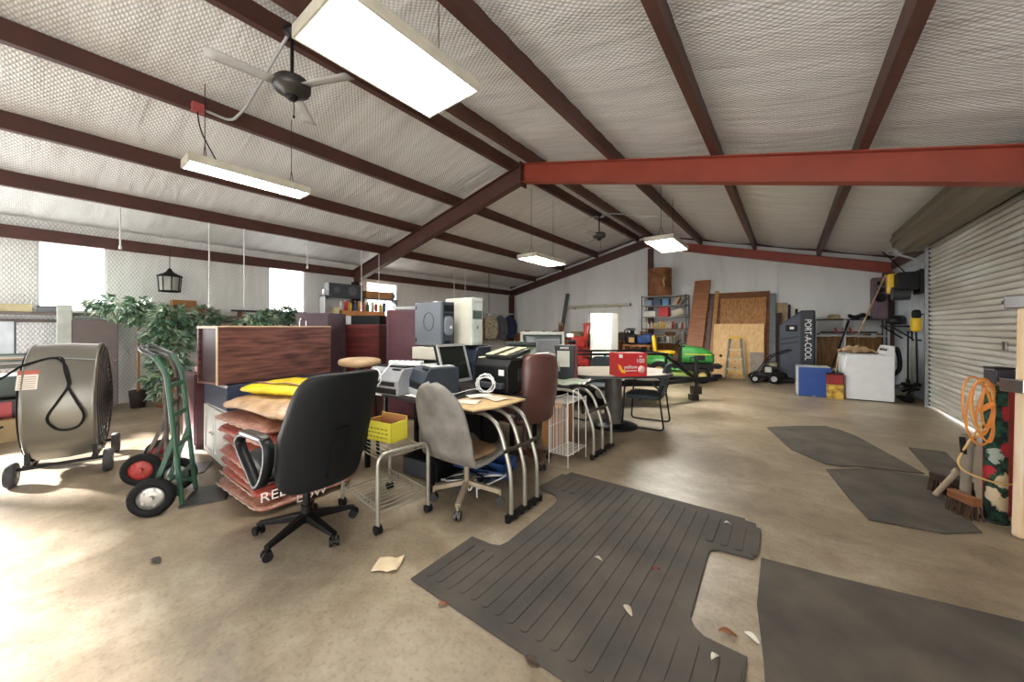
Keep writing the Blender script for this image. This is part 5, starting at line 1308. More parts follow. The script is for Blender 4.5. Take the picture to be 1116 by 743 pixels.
leaning('framed_board', 'darker framed wood panel behind the brown plywood sheet', 'panel', 766, 838, 319, 11.82, .03, BROWNW, .72)
leaning('wood_plank', 'wide brown plank leaning beside the metal shelf unit', 'plank', 744, 762, 307, 11.5, .05, wood('orange brown plank', (172, 120, 86), (140, 92, 62)), 1.0, dx=.05)
leaning('wood_plank', 'narrow tan plank between the wide plank and the plywood sheets', 'plank', 771, 775.5, 318, 11.62, .03, wood('tan plank', (190, 146, 90), (160, 116, 66)), .85, dx=.03)
leaning('wood_plank', 'purple grey plank just left of the narrow tan plank', 'plank', 766.5, 770, 322, 11.62, .03, mat('purple grey board', (112, 92, 98), .7), .85, dx=.03)
leaning('steel_plank', 'tall blue grey plank standing right of the plywood sheets', 'plank', 838, 845, 320, 11.9, .04, mat('blue grey board', (112, 124, 128), .6, var=.1), .6)
leaning('cardboard_sheet', 'tan cardboard sheet behind the blue grey plank', 'cardboard', 846, 858, 330, 12.25, .02, mat('pale card sheet', (186, 160, 128), .8), .3)
leaning('dark_panel', 'dark maroon board leaning between the blue plank and the cooler', 'panel', 845, 852, 341, 12.05, .03, mat('dark maroon board', (58, 36, 34), .7), .3)
leaning('steel_sheet', 'small grey metal sheet leaning behind the push mower', 'sheet', 817, 832, 384, 11.5, .01, mat('brown grey sheet', (138, 126, 116), .5, .3, var=.15), .08)
# step ladder
a = YP(801, 411, 11.28)
t = thing('step_ladder', 'grey step ladder with a yellow top leaning on the plywood', 'ladder', (a.x, 11.28, 0), .05)
Hh = 1.12; tn = .20
LADM = mat('grey green fibreglass', (126, 134, 128), .5)
def LX(z, s): return s * (.215 - .085 * z / Hh)
for s in (-1, 1): obj('side_rail', MB().bar((LX(0, s), 0, .01), (LX(Hh, s), tn, Hh - .03), .04, .06), LADM, t)
for z in (.28, .54, .80): obj('step', MB().b6(LX(z, -1) + .01, LX(z, 1) - .01, tn * z / Hh - .04, tn * z / Hh + .03, z - .02, z + .02), mat('worn alu step', (206, 190, 150), .4, .4), t)
obj('top_cap', MB().b6(-.15, .15, tn - .07, tn + .07, Hh - .03, Hh + .02), YELLOW, t, bevel=.008)
for s in (-1, 1): obj('rear_rail', MB().bar((LX(0, s) * 1.1, .16, .01), (LX(Hh, s) * .9, tn + .04, Hh - .04), .02, .03), LADM, t)
mb = MB(); pts = [(LX(.1, 1) * math.cos(PI * k / 12), .0, .04 + .17 * math.sin(PI * k / 12)) for k in range(13)]; mb.tube(pts, .012, 6); obj('spreader', mb, YELLOW, t)
# push mower
p = G(838, 418)
t = thing('push_mower', 'black and grey push mower with a folded handle in front of the cooler', 'mower', (p.x, p.y + .28, 0), .15)
mb = MB(); mb.sup((0, 0, .19), (.36, .24, .1), .5, .5); obj('mower_deck', mb, BLACK_P, t)
mb = MB(); mb.lathe([(0, 0), (.14, 0), (.15, .1), (.12, .18), (.05, .2), (0, .2)], 18, c=(.02, 0, .27)); obj('engine', mb, mat('grey black engine', (70, 70, 70), .4, .4, var=.2, scale=20), t)
mb = MB(); mb.sup((.06, -.05, .46), (.1, .08, .06), .5, .6); obj('fuel_tank', mb, mat('olive grey tank', (150, 152, 120), .5, var=.2, scale=20), t)
obj('engine_plate', MB().b6(-.12, .02, -.2, -.16, .24, .4), mat('silver plate', (190, 190, 186), .4, .4), t, bevel=.01)
for x, r in ((-.33, .1), (.06, .12)):
    for s in (-1, 1):
        mb = MB(); mb.lathe([(r * .55, -.03), (r, -.03), (r, .03), (r * .55, .03), (r * .55, -.03)], 20, ax='y', c=(x, s * .26, r)); wl = obj('wheel', mb, RUBBER, t)
        obj('wheel_hub', MB().cyl((x, s * .26 - .02, r), (x, s * .26 + .02, r), r * .56, n=14), LTGREY, wl)
mb = MB()
for s in (-1, 1): mb.tube(fillet([(-.28, s * .2, .2), (.02, s * .22, .66), (.42, s * .22, .84)], .06), .013, 8)
mb.tube([(.42, -.22, .84), (.42, .22, .84)], .013, 8); mb.tube([(.02, -.22, .66), (.02, .22, .66)], .01, 8); obj('handle', mb, BLACK_P, t)
mb = MB(); mb.tube(curve_pts([(.1, -.2, .3), (.2, -.24, .55), (.1, -.24, .7), (.36, -.24, .8)], 6), .007, 6); obj('control_cable', mb, BLACK_P, t)
# evaporative cooler
a, b_ = YP(850, 405, 11.75), YP(889, 405, 11.62)
SL = mat('slate blue plastic', (66, 74, 88), .5, var=.08); SLD = mat('dark slate plastic', (34, 40, 50), .5)
p = YP(869, 400, 11.8)
t = thing('evaporative_cooler', 'tall dark slate cooler housing with white vertical lettering', 'cooler', (p.x, 11.85, 0), -.05)
cw = (b_.x - a.x); ch = 1.82
mb = MB(); mb.prism([(-cw / 2, .1), (cw / 2, .1), (cw / 2, ch), (cw * .12, ch), (-cw / 2, ch * .80)], -.25, .25, ax='y'); obj('housing', mb, SL, t, bevel=.03)
mb = MB(); mb.b6(cw * .1, cw / 2 - .02, -.275, -.25, .2, ch - .03); obj('dark_side_panel', mb, SLD, t, bevel=.01)
mb = MB(); mb.b6(-cw * .32, cw * .02, -.262, -.25, ch * .71, ch * .80); obj('control_panel', mb, BLACK_P, t, bevel=.006)
obj('control_dial', MB().b6(-cw * .2, -cw * .08, -.266, -.262, ch * .74, ch * .775), WHITE_P, t)
for z in (.55, .62): 
    mb = MB(); mb.bar((-cw * .46, -.256, ch * (z - .02)), (cw * .06, -.256, ch * (z + .02)), .02, .03); obj('moulded_rib', mb, SLD, t)
text('lettering', 'PORT-A-COOL', .185, WHITE_P, t, (cw * .30, -.277, ch * .60), (PI / 2, PI / 2, 0), sx=.82)
obj('side_nameplate', MB().b6(cw * .14, cw * .42, -.277, -.275, ch * .23, ch * .25), LTGREY, t)
obj('base_tray', MB().b6(-cw / 2 - .02, cw / 2 + .02, -.28, .28, .0, .1), SLD, t, bevel=.01)
for s in (-.05, .10):
    mb = MB(); mb.cyl((-.12 + s, .1, ch * .86), (-.12 + s, .1, ch * 1.03 + (.12 if s < 0 else 0)), .03, n=10); obj('hose_fitting', mb, BLACK_P, t)
# blue and grey box, small boxes, dryer
a, b_ = G(872, 432), G(904, 434)
t = thing('storage_cabinet', 'bright blue fronted cabinet with a grey side standing on the floor', 'cabinet', ((a.x + b_.x) / 2 - .02, 9.70, 0), .06)
obj('cabinet_body', MB().b6(-.26, .26, -.2, .26, 0, .60), mat('pale grey cabinet', (186, 188, 184), .5, var=.1), t, bevel=.006)
obj('blue_door', MB().b6(-.245, .265, -.225, -.202, .01, .59), mat('bright blue panel', (24, 66, 138), .4, var=.08), t, bevel=.004)
obj('door_latch', MB().b6(-.02, .02, -.232, -.226, .012, .03), LTGREY, t)
p = G(912, 435)
t = thing('yellow_box', 'small yellow and brown patterned box on the floor left of the dryer', 'box', (p.x - .03, 9.55, 0), .08)
obj('box_body', MB().b6(-.125, .125, -.12, .12, 0, .265), mat('yellow brown print', (226, 188, 76), .6, col2=(120, 84, 36), scale=9), t, bevel=.004); obj('box_lid', MB().b6(-.128, .128, -.123, .123, .266, .28), mat('tan lid', (196, 160, 84), .6), t)
t = thing('fuel_can', 'dark red container on top of the small yellow box', 'can', (p.x - .03, 9.55, .282), .08)
obj('can_body', MB().b6(-.13, .12, -.11, .11, 0, .2), mat('dark red can', (150, 40, 40), .5, var=.15), t, bevel=.02); obj('can_lid', MB().b6(-.135, .125, -.115, .115, .2, .225), BLACK_P, t, bevel=.006)
WH = mat('dryer white', (226, 229, 232), .35, var=.03)
a, b_ = G(925, 436), G(974, 439)
t = thing('clothes_dryer', 'white clothes dryer turned with its side to the room, near the roller door', 'dryer', (1.20, 9.86, 0), .08)
obj('dryer_body', MB().b6(-.34, .335, -.33, .33, .02, .87), WH, t, bevel=.015)
obj('top_panel', MB().b6(-.345, .34, -.335, .335, .87, .885), WH, t, bevel=.006)
obj('plinth', MB().b6(-.33, .32, -.31, .31, 0, .02), DKGREY, t)
obj('door_side', MB().b6(-.352, -.341, -.27, .27, .15, .76), mat('dryer door white', (236, 238, 240), .3, var=.02), t, bevel=.005)
mb = MB(); mb.prism([(.22, .885), (.335, .885), (.335, 1.05), (.29, 1.05)], -.33, .33, ax='y'); obj('control_console', mb, WH, t, bevel=.008)
mb = MB()
for y in (-.2, -.1, .05): mb.cyl((.24, y, 1.08), (.22, y, 1.07), .02, n=12)
obj('control_knob', mb, DKGREY, t) if False else [obj('control_knob', MB().cyl((.265, y, .98), (.235, y, .965), .022, n=12), DKGREY, t) for y in (-.2, -.05, .1)]
mb = MB(); mb.grid(lambda u, v: ((u - .5) * .5 + .02 * math.sin(v * 9), (v - .5) * .42, .03 + .10 * math.sin(PI * u) * math.sin(PI * v) + .022 * math.sin(u * 17 + v * 6) + .018 * math.sin(v * 21 - u * 8)), 26, 22)
tag(obj('canvas_cloth', mb, mat('tan canvas cloth', (168, 140, 106), .85, var=.2, scale=14), solid=.006, loc=(1.08, 9.9, .888), rz=.2), 'rumpled tan canvas cloth heaped on the white dryer', 'cloth')
mb = MB(); mb.tube(curve_pts([(0, 0, 0), (.06, 0, .1), (.10, .0, -.08), (.1, .02, -.3), (.02, .04, -.42)], 6), .035, 10)
o = obj('dryer_hose', mb, BLACK_P, loc=(1.58, 9.93, .90)); tag(o, 'black ribbed hose hanging at the right side of the white dryer', 'hose')
# metal rack behind the dryer
a, b_ = YP(887, 350, 12.2), YP(998, 350, 12.2)
x0, x1 = a.x, 1.88
RK = mat('pale grey rack steel', (186, 188, 188), .4, .3)
t = thing('metal_rack', 'pale steel rack with two boards behind the white dryer', 'rack', ((x0 + x1) / 2, 12.25, 0))
hw = (x1 - x0) / 2
for z, m_ in ((1.60, BLACK_P), (1.20, RK), (.35, RK)): obj('shelf_board', MB().b6(-hw, hw, -.25, .25, z - .025, z), m_, t)
for x in (-hw + .02, -.1, hw - .02):
    for y in (-.23, .23): obj('post', MB().b6(x - .02, x + .02, y - .02, y + .02, 0, 1.60), RK, t)
RX = (x0 + x1) / 2
t = thing('tower_speaker', 'plum coloured tower speaker with two black cones on the steel rack', 'speaker', (1.74, 12.3, 1.602), .02)
obj('cabinet', MB().b6(-.13, .13, -.16, .16, 0, .98), mat('plum speaker box', (118, 92, 104), .45), t, bevel=.008)
for z, r in ((.50, .105), (.68, .07)):
    mb = MB(); mb.lathe([(0, -.165), (r * .3, -.18), (r * .8, -.163), (r * .92, -.172), (r, -.17), (r, -.158)], 24, ax='y', c=(0, 0, z)); obj('speaker_cone', mb, BLACK_P, t)
obj('tweeter', MB().b6(-.06, .06, -.168, -.158, .79, .89), BLACK_P, t, bevel=.004)
mb = MB(); mb.lathe([(.0, .0), (.2, .0), (.22, .012), (.13, .02), (.12, .09), (.08, .12), (0, .125)], 28); q = YP(909, 346, 12.2)
tag(obj('straw_hat', mb, mat('tan straw', (168, 152, 112), .8, var=.15), loc=(q.x, 12.2, 1.602)), 'tan straw hat on the left end of the steel rack top', 'hat')
mb = MB(); mb.sup((0, 0, .06), (.2, .14, .06), .6, .6, fn=lambda x, y, z: (x, y, z + .03 * math.sin(x * 22))); q = YP(936, 346, 12.2)
tag(obj('tool_bag', mb, BLACK_P, loc=(q.x, 12.2, 1.602)), 'black tool bag on the steel rack beside the straw hat', 'bag')
mb = MB(); mb.sup((0, 0, .10), (.28, .14, .1), .7, .7, fn=lambda x, y, z: (x, y, z + .12 * (x + .28) * .6)); q = YP(984, 344, 12.1)
tag(obj('tarp_roll', mb, mat('black tarp', (22, 24, 28), .6), loc=(1.90, 11.5, 1.44), rz=1.3), 'black tarp bundle on the bracket shelf beside the tower speaker', 'tarp')
t = thing('bracket_shelf', 'dark bracket shelf on the right wall under the black tarp bundle', 'shelf', (1.86, 11.35, 1.40), PI / 2)
obj('shelf_board', MB().b6(-.9, .5, -.17, .17, 0, .035), BLK_METAL, t)
for x in (-.6, .3): obj('bracket', MB().bar((x, -.16, -.25), (x, .13, -.01), .02, .03), BLK_METAL, t)
for k in range(9):
    L_ = .8 + .1 * (k % 3); mb = MB(); mb.cyl((-L_ / 2, 0, 0), (L_ / 2, 0, 0), .022, n=10); y = 12.12 + .05 * (k % 5); z = 1.224 + .05 * (k // 5)
    o = obj('metal_pipe', mb, (GALV, BROWNW, DKGREY)[k % 3], loc=(1.05 + .02 * k, y, z)); tag(o, 'pipe or rod lying among others on the lower board of the steel rack', 'pipe', 'pipes on the steel rack')
for k in range(3):
    q = YP(910 + 8 * k, 361, 12.1); t = thing('tool_handle_set', ('red handled tool leftmost on the lower board of the steel rack', 'red handled tool in the middle of three on the steel rack', 'red handled tool rightmost of three on the steel rack')[k], 'tool', (q.x, 12.05, 1.222), .5)
    mb = MB(); mb.bar((0, -.08, .02), (.06, .1, .16), .03, .025); obj('tool_handle', mb, REDPL, t); mb = MB(); mb.bar((0, -.08, .02), (-.05, -.16, .012), .02, .02); obj('tool_jaw', mb, GALV, t)
# leaning poles, brooms and hoses near the door
def pole(label, p, q, r, m, name='wood_pole', cat='pole'):
    p, q = Vector(p), Vector(q); t = thing(name, label, cat, p); d = q - p
    obj('shaft', MB().cyl((0, 0, 0), d, r, n=8), m, t); obj('grip', MB().cyl(d * .86, d * 1.0, r * 1.3, n=8), m, t)
    return t
a, b_ = YP(955, 372, 10.6), YP(985, 303, 11.6)
pole('long pale wooden pole leaning over the steel rack beside the tower speaker', (1.30, 11.75, 1.203), (1.80, 11.95, 2.62), .016, mat('pale wood pole', (208, 176, 128), .6))
a = YP(899, 398, 11.0); b_ = YP(925, 356, 11.8)
pole('dark long handled tool leaning left of the white dryer', (a.x, 11.0, .01), (b_.x, 11.85, 1.55), .018, BLACK_P, 'garden_tool', 'tool')
a = YP(906, 402, 10.6)
pole('short pale stick leaning on the red container beside the dryer', (a.x - .0, 10.35, .01), (a.x + .14, 10.75, .86), .014, mat('pale wood pole', (208, 176, 128), .6))
# yellow and black machine on the wall above the shelf
q = XP(994, 310, 1.93)
t = thing('rope_winch', 'yellow and black winch machine mounted high on the right wall', 'winch', (1.80, q.y - .1, q.z), -PI / 2)
obj('black_body', MB().b6(-.12, .26, -.12, .17, -.12, .22), BLACK_P, t, bevel=.02)
obj('yellow_cover', MB().b6(-.30, -.12, -.20, .16, -.16, .24), YELLOW, t, bevel=.03)
obj('green_edge', MB().b6(-.33, -.30, -.18, .12, -.16, .16), mat('dull green', (70, 96, 66), .5), t, bevel=.004)
obj('drum_wheel', MB().cyl((.1, -.18, -.18), (.1, .06, -.18), .13, n=24), mat('ribbed dark drum', (52, 54, 58), .5), t)
obj('mount_plate', MB().b6(-.25, .25, .171, .25, -.2, .26), BLK_METAL, t)
mb = MB(); mb.tube(curve_pts([(.1, 0, .22), (-.02, -.12, .45), (-.3, -.25, .72)], 8), .01, 6); obj('lift_cable', mb, BLACK_P, t)
# hanging trimmers and hoses
q = XP(1000, 352, 1.93)
t = thing('string_trimmer', 'yellow headed string trimmer hanging beside the roller door', 'trimmer', (1.93, q.y, .32))
obj('shaft', MB().tube([(0, 0, 0), (-.02, .0, 1.05)], .014, 8), BLACK_P, t); mb = MB(); mb.sup((-.02, 0, 1.14), (.07, .09, .15), .6, .6); obj('engine_head', mb, YELLOW, t)
mb = MB(); mb.sup((-.02, -.02, 1.32), (.06, .07, .09), .6, .6); obj('engine_cover', mb, BLACK_P, t); obj('trimmer_head', MB().sup((0, 0, .0), (.05, .06, .04), .8, .8), BLACK_P, t)
obj('wall_hook', MB().bar((-.03, 0, 1.30), (.13, 0, 1.34), .02, .02), BLK_METAL, t)
t = thing('garden_hose', 'pale looped hose hanging on the wall beside the roller door', 'hose', (1.97, q.y + .3, .1))
mb = MB(); pts = []
for k in range(3):
    s = 1 + .12 * k
    pts += [(-.02 * k, -.12 * s, 1.0), (-.02 * k, -.17 * s, .6), (-.03 * k, -.12 * s, .18), (-.02 * k, 0, .05 + .02 * k), (-.02 * k, .12 * s, .18), (-.02 * k, .16 * s, .6), (-.02 * k, .1 * s, 1.0), (-.02 * k, 0, 1.06)]
mb.tube(curve_pts(pts, 5), .011, 7); obj('hose_loop', mb, mat('pale hose', (176, 180, 172), .5), t); obj('wall_hook', MB().bar((-.06, 0, 1.05), (.09, 0, 1.05), .02, .03), BLK_METAL, t)
for k, (dy, h, lab) in enumerate(((.55, 1.3, 'black long handled flat tool hanging next to the looped hose'), (.85, 1.2, 'dark shovel hanging on the wall behind the white dryer'))):
    t = thing('garden_tool', lab, 'tool', (1.96, q.y + dy, .12)); obj('shaft', MB().cyl((0, 0, .2), (0, 0, h), .014, n=8), BLACK_P, t)
    mb = MB(); mb.b6(-.02, .01, -.09, .09, -.0, .22); obj('tool_head', mb, BLK_METAL, t, bevel=.01); obj('wall_hook', MB().bar((-.02, 0, h - .02), (.1, 0, h - .02), .02, .02), BLK_METAL, t)
t = thing('equipment_heap', 'heap of black tubing on the floor between the dryer and the roller door', 'tubing', (1.80, 10.05, 0))
for k in range(5):
    r2 = random.Random(k + 50); pts = [(r2.uniform(-.1, .1), r2.uniform(-.3, .5), .025 if k < 2 else .04 + r2.uniform(0, .3)) for _ in range(6)]; mb = MB(); mb.tube(curve_pts(pts, 5), .022, 8); obj('tube_length', mb, BLACK_P if k < 4 else MIDGREY, t)
# ================================================================ RIGHT FOREGROUND: RUG ROLL, CORDS, PLANKS, POST
m = bpy.data.materials.new('floral carpet'); m.use_nodes = True; nt = m.node_tree; N = nt.nodes; L = nt.links; b = N['Principled BSDF']; b.inputs['Roughness'].default_value = .9
tc = N.new('ShaderNodeTexCoord'); vo = N.new('ShaderNodeTexVoronoi'); vo.inputs['Scale'].default_value = 7.5; L.new(tc.outputs['Object'], vo.inputs['Vector'])
n_ = N.new('ShaderNodeTexNoise'); n_.inputs['Scale'].default_value = 28; L.new(tc.outputs['Object'], n_.inputs['Vector'])
ad = N.new('ShaderNodeMath'); ad.operation = 'MULTIPLY_ADD'; L.new(n_.outputs['Fac'], ad.inputs[0]); ad.inputs[1].default_value = .5; L.new(vo.outputs['Distance'], ad.inputs[2])
r1 = N.new('ShaderNodeValToRGB'); e = r1.color_ramp.elements; e[0].position = .66; e[0].color = (1, 1, 1, 1); e[1].position = .72; e[1].color = (0, 0, 0, 1); L.new(ad.outputs[0], r1.inputs['Fac'])
cr = N.new('ShaderNodeValToRGB'); cr.color_ramp.interpolation = 'CONSTANT'; e = cr.color_ramp.elements; e[0].color = (*lin((214, 196, 160)), 1); e[1].position = .4; e[1].color = (*lin((176, 40, 50)), 1); k_ = e.new(.62); k_.color = (*lin((222, 204, 170)), 1); k_ = e.new(.82); k_.color = (*lin((150, 160, 150)), 1)
sp_ = N.new('ShaderNodeSeparateColor'); L.new(vo.outputs['Color'], sp_.inputs['Color']); L.new(sp_.outputs[0], cr.inputs['Fac'])
r3 = N.new('ShaderNodeValToRGB'); e = r3.color_ramp.elements; e[0].position = .42; e[0].color = (*lin((20, 30, 28)), 1); e[1].position = .6; e[1].color = (*lin((30, 78, 58)), 1); L.new(n_.outputs['Fac'], r3.inputs['Fac'])
mx = N.new('ShaderNodeMix'); mx.data_type = 'RGBA'; L.new(r1.outputs['Color'], mx.inputs[0]); L.new(r3.outputs['Color'], mx.inputs[6]); L.new(cr.outputs['Color'], mx.inputs[7]); L.new(mx.outputs[2], b.inputs['Base Color'])
RUG = m
g0 = G(1089, 572)
RUGX, RUGY = g0.x, g0.y + .07
t = thing('rug_roll', 'rolled floral carpet standing upright beside the roller door', 'rug', (RUGX, RUGY, 0))
mb = MB(); prof = []; 
for k in range(61):
    a = k * 2 * PI / 20; r = .018 + .0135 * a / (2 * PI) * 1.05; prof.append((r, a))
vs = []
for r, a in prof:
    for z in (.002, .985): vs.append((r * math.cos(a + 2.2), r * math.sin(a + 2.2), z))
mb.add(vs, [(2 * i, 2 * i + 2, 2 * i + 3, 2 * i + 1) for i in range(len(prof) - 1)], 0, True); obj('carpet', mb, RUG, t, solid=.009)
mb = MB(); mb.lathe([(.066, .0), (.069, .0), (.069, .02), (.066, .02)], 24); obj('hem', mb, mat('dark hem', (40, 44, 40), .9), t)
ORC = mat('orange cord', (222, 136, 52), .45, var=.08)
t = thing('extension_cord', 'tangled orange extension cord hung over the top of the rug roll', 'cord', (RUGX, RUGY, 0))
for k in range(6):
    mb = MB(); cx_ = -.055 - .012 * k; rz_ = .15 + .022 * (k % 3) + .01 * k; rx_ = .045 + .012 * k; tl = .25 * math.sin(k * 2.1)
    pts = []
    for i in range(14):
        a = 2 * PI * i / 14; ux = rx_ * math.cos(a) + tl * .15 * math.sin(a); uz = rz_ * math.sin(a)
        pts.append((cx_ + ux * CT, -.09 + ux * ST - .008 * k + .01 * math.sin(a * 2 + k), .985 - rz_ + uz + .012 * k))
    mb.tube(curve_pts(pts, 4, True), .006, 7, closed=True); obj('cord_loop', mb, ORC if k != 3 else mat('pale orange cord', (226, 178, 110), .5), t)
obj('cord_tie', MB().tube([(-.10, -.10, .80), (-.03, -.085, .86)], .018, 8), ORC, t)
mb = MB(); pts = [(-.08, -.10, .72), (-.15, -.09, .55), (-.20, -.12, .42), (-.17, -.15, .36), (-.05, -.11, .31), (.02, -.088, .30), (.09, -.03, .30)]; mb.tube(curve_pts(pts, 8), .007, 7); obj('cord_tail', mb, mat('tan cord', (206, 170, 106), .5), t)
mb = MB(); mb.bar((-.16, -.03, .58), (-.17, -.1, .48), .03, .03); obj('plug', mb, BLACK_P, t)
t = thing('black_case', 'small dark box on top of the rug roll beside the upper clamp', 'box', (RUGX + .02, RUGY + .0, .99), .2); obj('case_body', MB().b6(-.05, .05, -.06, .06, 0, .11), mat('purple black box', (52, 50, 62), .5), t, bevel=.008); obj('case_lid', MB().b6(-.052, .052, -.062, .062, .111, .125), BLACK_P, t, bevel=.004)
t = thing('red_box', 'small red box behind the top of the rug roll', 'box', (RUGX * 1.05 + .02, RUGY * 1.05, 0), .3); obj('box_body', MB().b6(-.05, .05, -.07, .07, 0, .98), mat('red carton', (172, 48, 46), .6), t, bevel=.004); obj('box_top', MB().b6(-.052, .052, -.072, .072, .981, .995), BLACK_P, t)
a, b_ = G(1068, 556), G(1062, 490)
pole('grey square timber leaning against the rug roll', (RUGX - .125, RUGY + .07, .01), (RUGX - .10, RUGY + .09, .58), .03, mat('grey timber', (132, 122, 108), .8), 'timber_post', 'timber')
def broom(label, loc, rz, tilt, L_, m_, w_=.3):
    t = thing('push_broom', label, 'broom', loc, rz); mb = MB()
    mb.at((0, 0, .004), 0, 0, tilt); mb.b6(-.03, .03, -w_ / 2, w_ / 2, .10, .16); o1 = obj('broom_head', mb, m_, t, bevel=.006)
    mb = MB(); mb.at((0, 0, .004), 0, 0, tilt); r2 = random.Random(4)
    for k in range(90):
        y = r2.uniform(-w_ / 2, w_ / 2); x = r2.uniform(-.028, .028); mb.bar((x, y, .1), (x * 2 + r2.uniform(-.01, .01), y * 1.05, .0), .006, .006)
    mi = min(v[2] for v in mb.v); mb.v = [(x, y, z - min(mi, 0)) for x, y, z in mb.v]
    obj('bristles', mb, mat('brown bristle', (76, 52, 36), .9, var=.2), t)['kind'] = 'stuff'
    return t
broom('brown push broom head standing on the floor left of the rug roll', (RUGX - .15, RUGY - .02, 0), .5, .0, 1, BROWNW, .18)
t = broom('dark broom head tipped on its edge by the small mat at the door', (RUGX - .12, RUGY + .38, 0), .9, .0, 1, mat('dark broom wood', (58, 38, 28), .7), .24)
pole('short pale timber lying against the dark broom head', (RUGX - .22, RUGY + .30, .02), (RUGX - .12, RUGY + .20, .28), .02, mat('pale timber', (178, 160, 136), .8), 'timber_batten', 'timber')
# post
POSTM = wood('weathered tan board', (230, 218, 198), (210, 180, 140), rough=.7, scale=2.5, stretch=(4, 4, .8))
g0 = G(1106, 583)
t = thing('leaning_board', 'thick weathered tan board with two chrome clamps, rightmost in the picture', 'board', (g0.x + .115, g0.y + .04, 0), TH - .05)
mb = MB(); mb.prism([(-.155, .0), (.155, 0), (.185, 1.62), (-.115, 1.62)], -.03, .03, ax='y'); obj('board', mb, POSTM, t, bevel=.02)
for z, x in ((1.57, -.12), (1.01, -.15)):
    mb = MB(); mb.b6(x - .02, x + .12, -.06, .06, z - .03, z + .03); mb.b6(x - .03, x + .02, -.065, .065, z - .045, z + .045); cl = obj('clamp', mb, CHROME, t, bevel=.008, label='chrome clamp')
    obj('clamp_bolt', MB().cyl((x + .0, -.09, z), (x, .09, z), .014, n=10), CHROME, cl)
# ================================================================ BACK WALL SHELF UNIT WITH BARREL
SX0, SX1 = -3.80, -2.50
t = thing('shelf_unit', 'grey steel shelf unit crowded with bottles against the back wall', 'shelf unit', ((SX0 + SX1) / 2, 12.25, 0))
hw = (SX1 - SX0) / 2; ZS = [2.40, 2.10, 1.74, 1.36, .92, .45]
SHM = mat('dull steel shelf', (132, 128, 122), .45, .5, var=.15)
for z in ZS: obj('shelf_board', MB().b6(-hw, hw, -.22, .22, z - .03, z), SHM if z != 1.36 else BROWNW, t)
for sx in (-1, 1):
    for sy in (-1, 1): obj('post', MB().b6(sx * (hw + .012) - .012, sx * (hw + .012) + .012, sy * .225 - .015, sy * .225 + .015, 0, 2.42), DKGREY, t)
t = thing('steel_drum', 'rusty brown steel drum standing on top of the shelf unit', 'drum', (-3.32, 12.25, 2.402))
mb = MB(); mb.lathe([(0, 0), (.35, 0), (.365, .01), (.36, .03), (.36, .28), (.372, .30), (.36, .32), (.36, .56), (.372, .58), (.36, .60), (.36, .86), (.368, .88), (.355, .885), (.34, .875), (0, .87)], 36); obj('drum_body', mb, mat('rust brown', (150, 98, 64), .65, col2=(112, 70, 44), scale=4), t)
mb = MB(); mb.grid(lambda u, v: (.363 * math.cos(-1.0 + u * .10 + .05 * math.sin(v * 9)), .363 * math.sin(-1.0 + u * .10 + .05 * math.sin(v * 9)), .26 + v * .34), 3, 8); obj('paint_drip', mb, mat('cream drip', (206, 186, 120), .6), t, solid=.002)
r2 = random.Random(11)
def row(z, names, label, group, y=12.13):
    x = SX0 + .06; k = 0
    while x < SX1 - (.05 if z > 1 else .24):
        st = r2.randrange(3); col = r2.choice(names); r = r2.choice((.034, .042)); h = r2.choice((.2, .24))
        bottle(st, col, (x, y + r2.uniform(-.02, .02), z + .001), label, group, r, h, r2.uniform(-.3, .3)); x += r * 2 + .012
BC = [(214, 208, 190), (196, 180, 140), (90, 96, 100), (150, 60, 48), (226, 224, 214), (214, 176, 92)]
BD = [(206, 204, 196), (60, 60, 58), (132, 128, 116), (212, 190, 120), (70, 90, 84), (170, 160, 140)]
row(1.36, BC, 'small bottle or can in the row on the wooden board of the shelf unit', 'bottles on the wooden shelf board')
row(.92, BD, 'dark or pale bottle in the row below the wooden board of the shelf unit', 'bottles low on the shelf unit')
def bx(label, cat, name, x, z, w, d, h, m, y=12.14, rz=0, lid=None):
    t = thing(name, label, cat, (x, y, z + .001), rz); obj('box_body', MB().b6(-w / 2, w / 2, -d / 2, d / 2, 0, h), m, t, bevel=.008)
    obj('box_lid', MB().b6(-w / 2 - .006, w / 2 + .006, -d / 2 - .006, d / 2 + .006, h, h + .018), lid or DKGREY, t, bevel=.003); return t
bx('pale blue grey box at the left of the shelf unit second board', 'box', 'storage_box', -3.62, 2.10, .24, .26, .17, mat('blue grey box', (140, 158, 174), .5))
bx('dark blue box in the middle of the shelf unit second board', 'box', 'storage_box', -3.34, 2.10, .24, .26, .19, mat('dark blue box', (50, 70, 100), .5))
bx('sky blue carton on the shelf unit second board beside the tan boards', 'box', 'storage_box', -3.08, 2.10, .2, .26, .2, mat('sky blue box', (86, 128, 168), .5))
for k, (x, rz) in enumerate(((-2.80, .5), (-2.68, .8))):
    mb = MB(); mb.at((0, 0, 0), 0, 0, rz); mb.b6(-.035, .035, -.12, .12, 0, .26); mi = min(v[2] for v in mb.v); mb.v = [(a_, b_, c_ - mi) for a_, b_, c_ in mb.v]
    tag(obj('wood_block', mb, mat('tan block %d' % k, (190, 140, 100) if k == 0 else (120, 108, 90), .6), loc=(x, 12.16, 2.101)), ('tan board tilted on the shelf unit second board', 'grey tan board tilted at the right of the shelf unit second board')[k], 'board')
bx('white carton with a blue top at the left of the shelf unit third board', 'box', 'storage_box', -3.56, 1.74, .36, .28, .18, PAPER, lid=mat('blue lid', (70, 104, 140), .5))
bx('bright red box on the shelf unit third board', 'box', 'storage_box', -3.14, 1.74, .30, .26, .27, mat('bright red box', (196, 34, 44), .5), lid=REDPL)
mb = MB(); mb.sup((0, 0, .12), (.2, .13, .12), .7, .8, fn=lambda x, y, z: (x, y, z + .03 * math.sin(x * 16)))
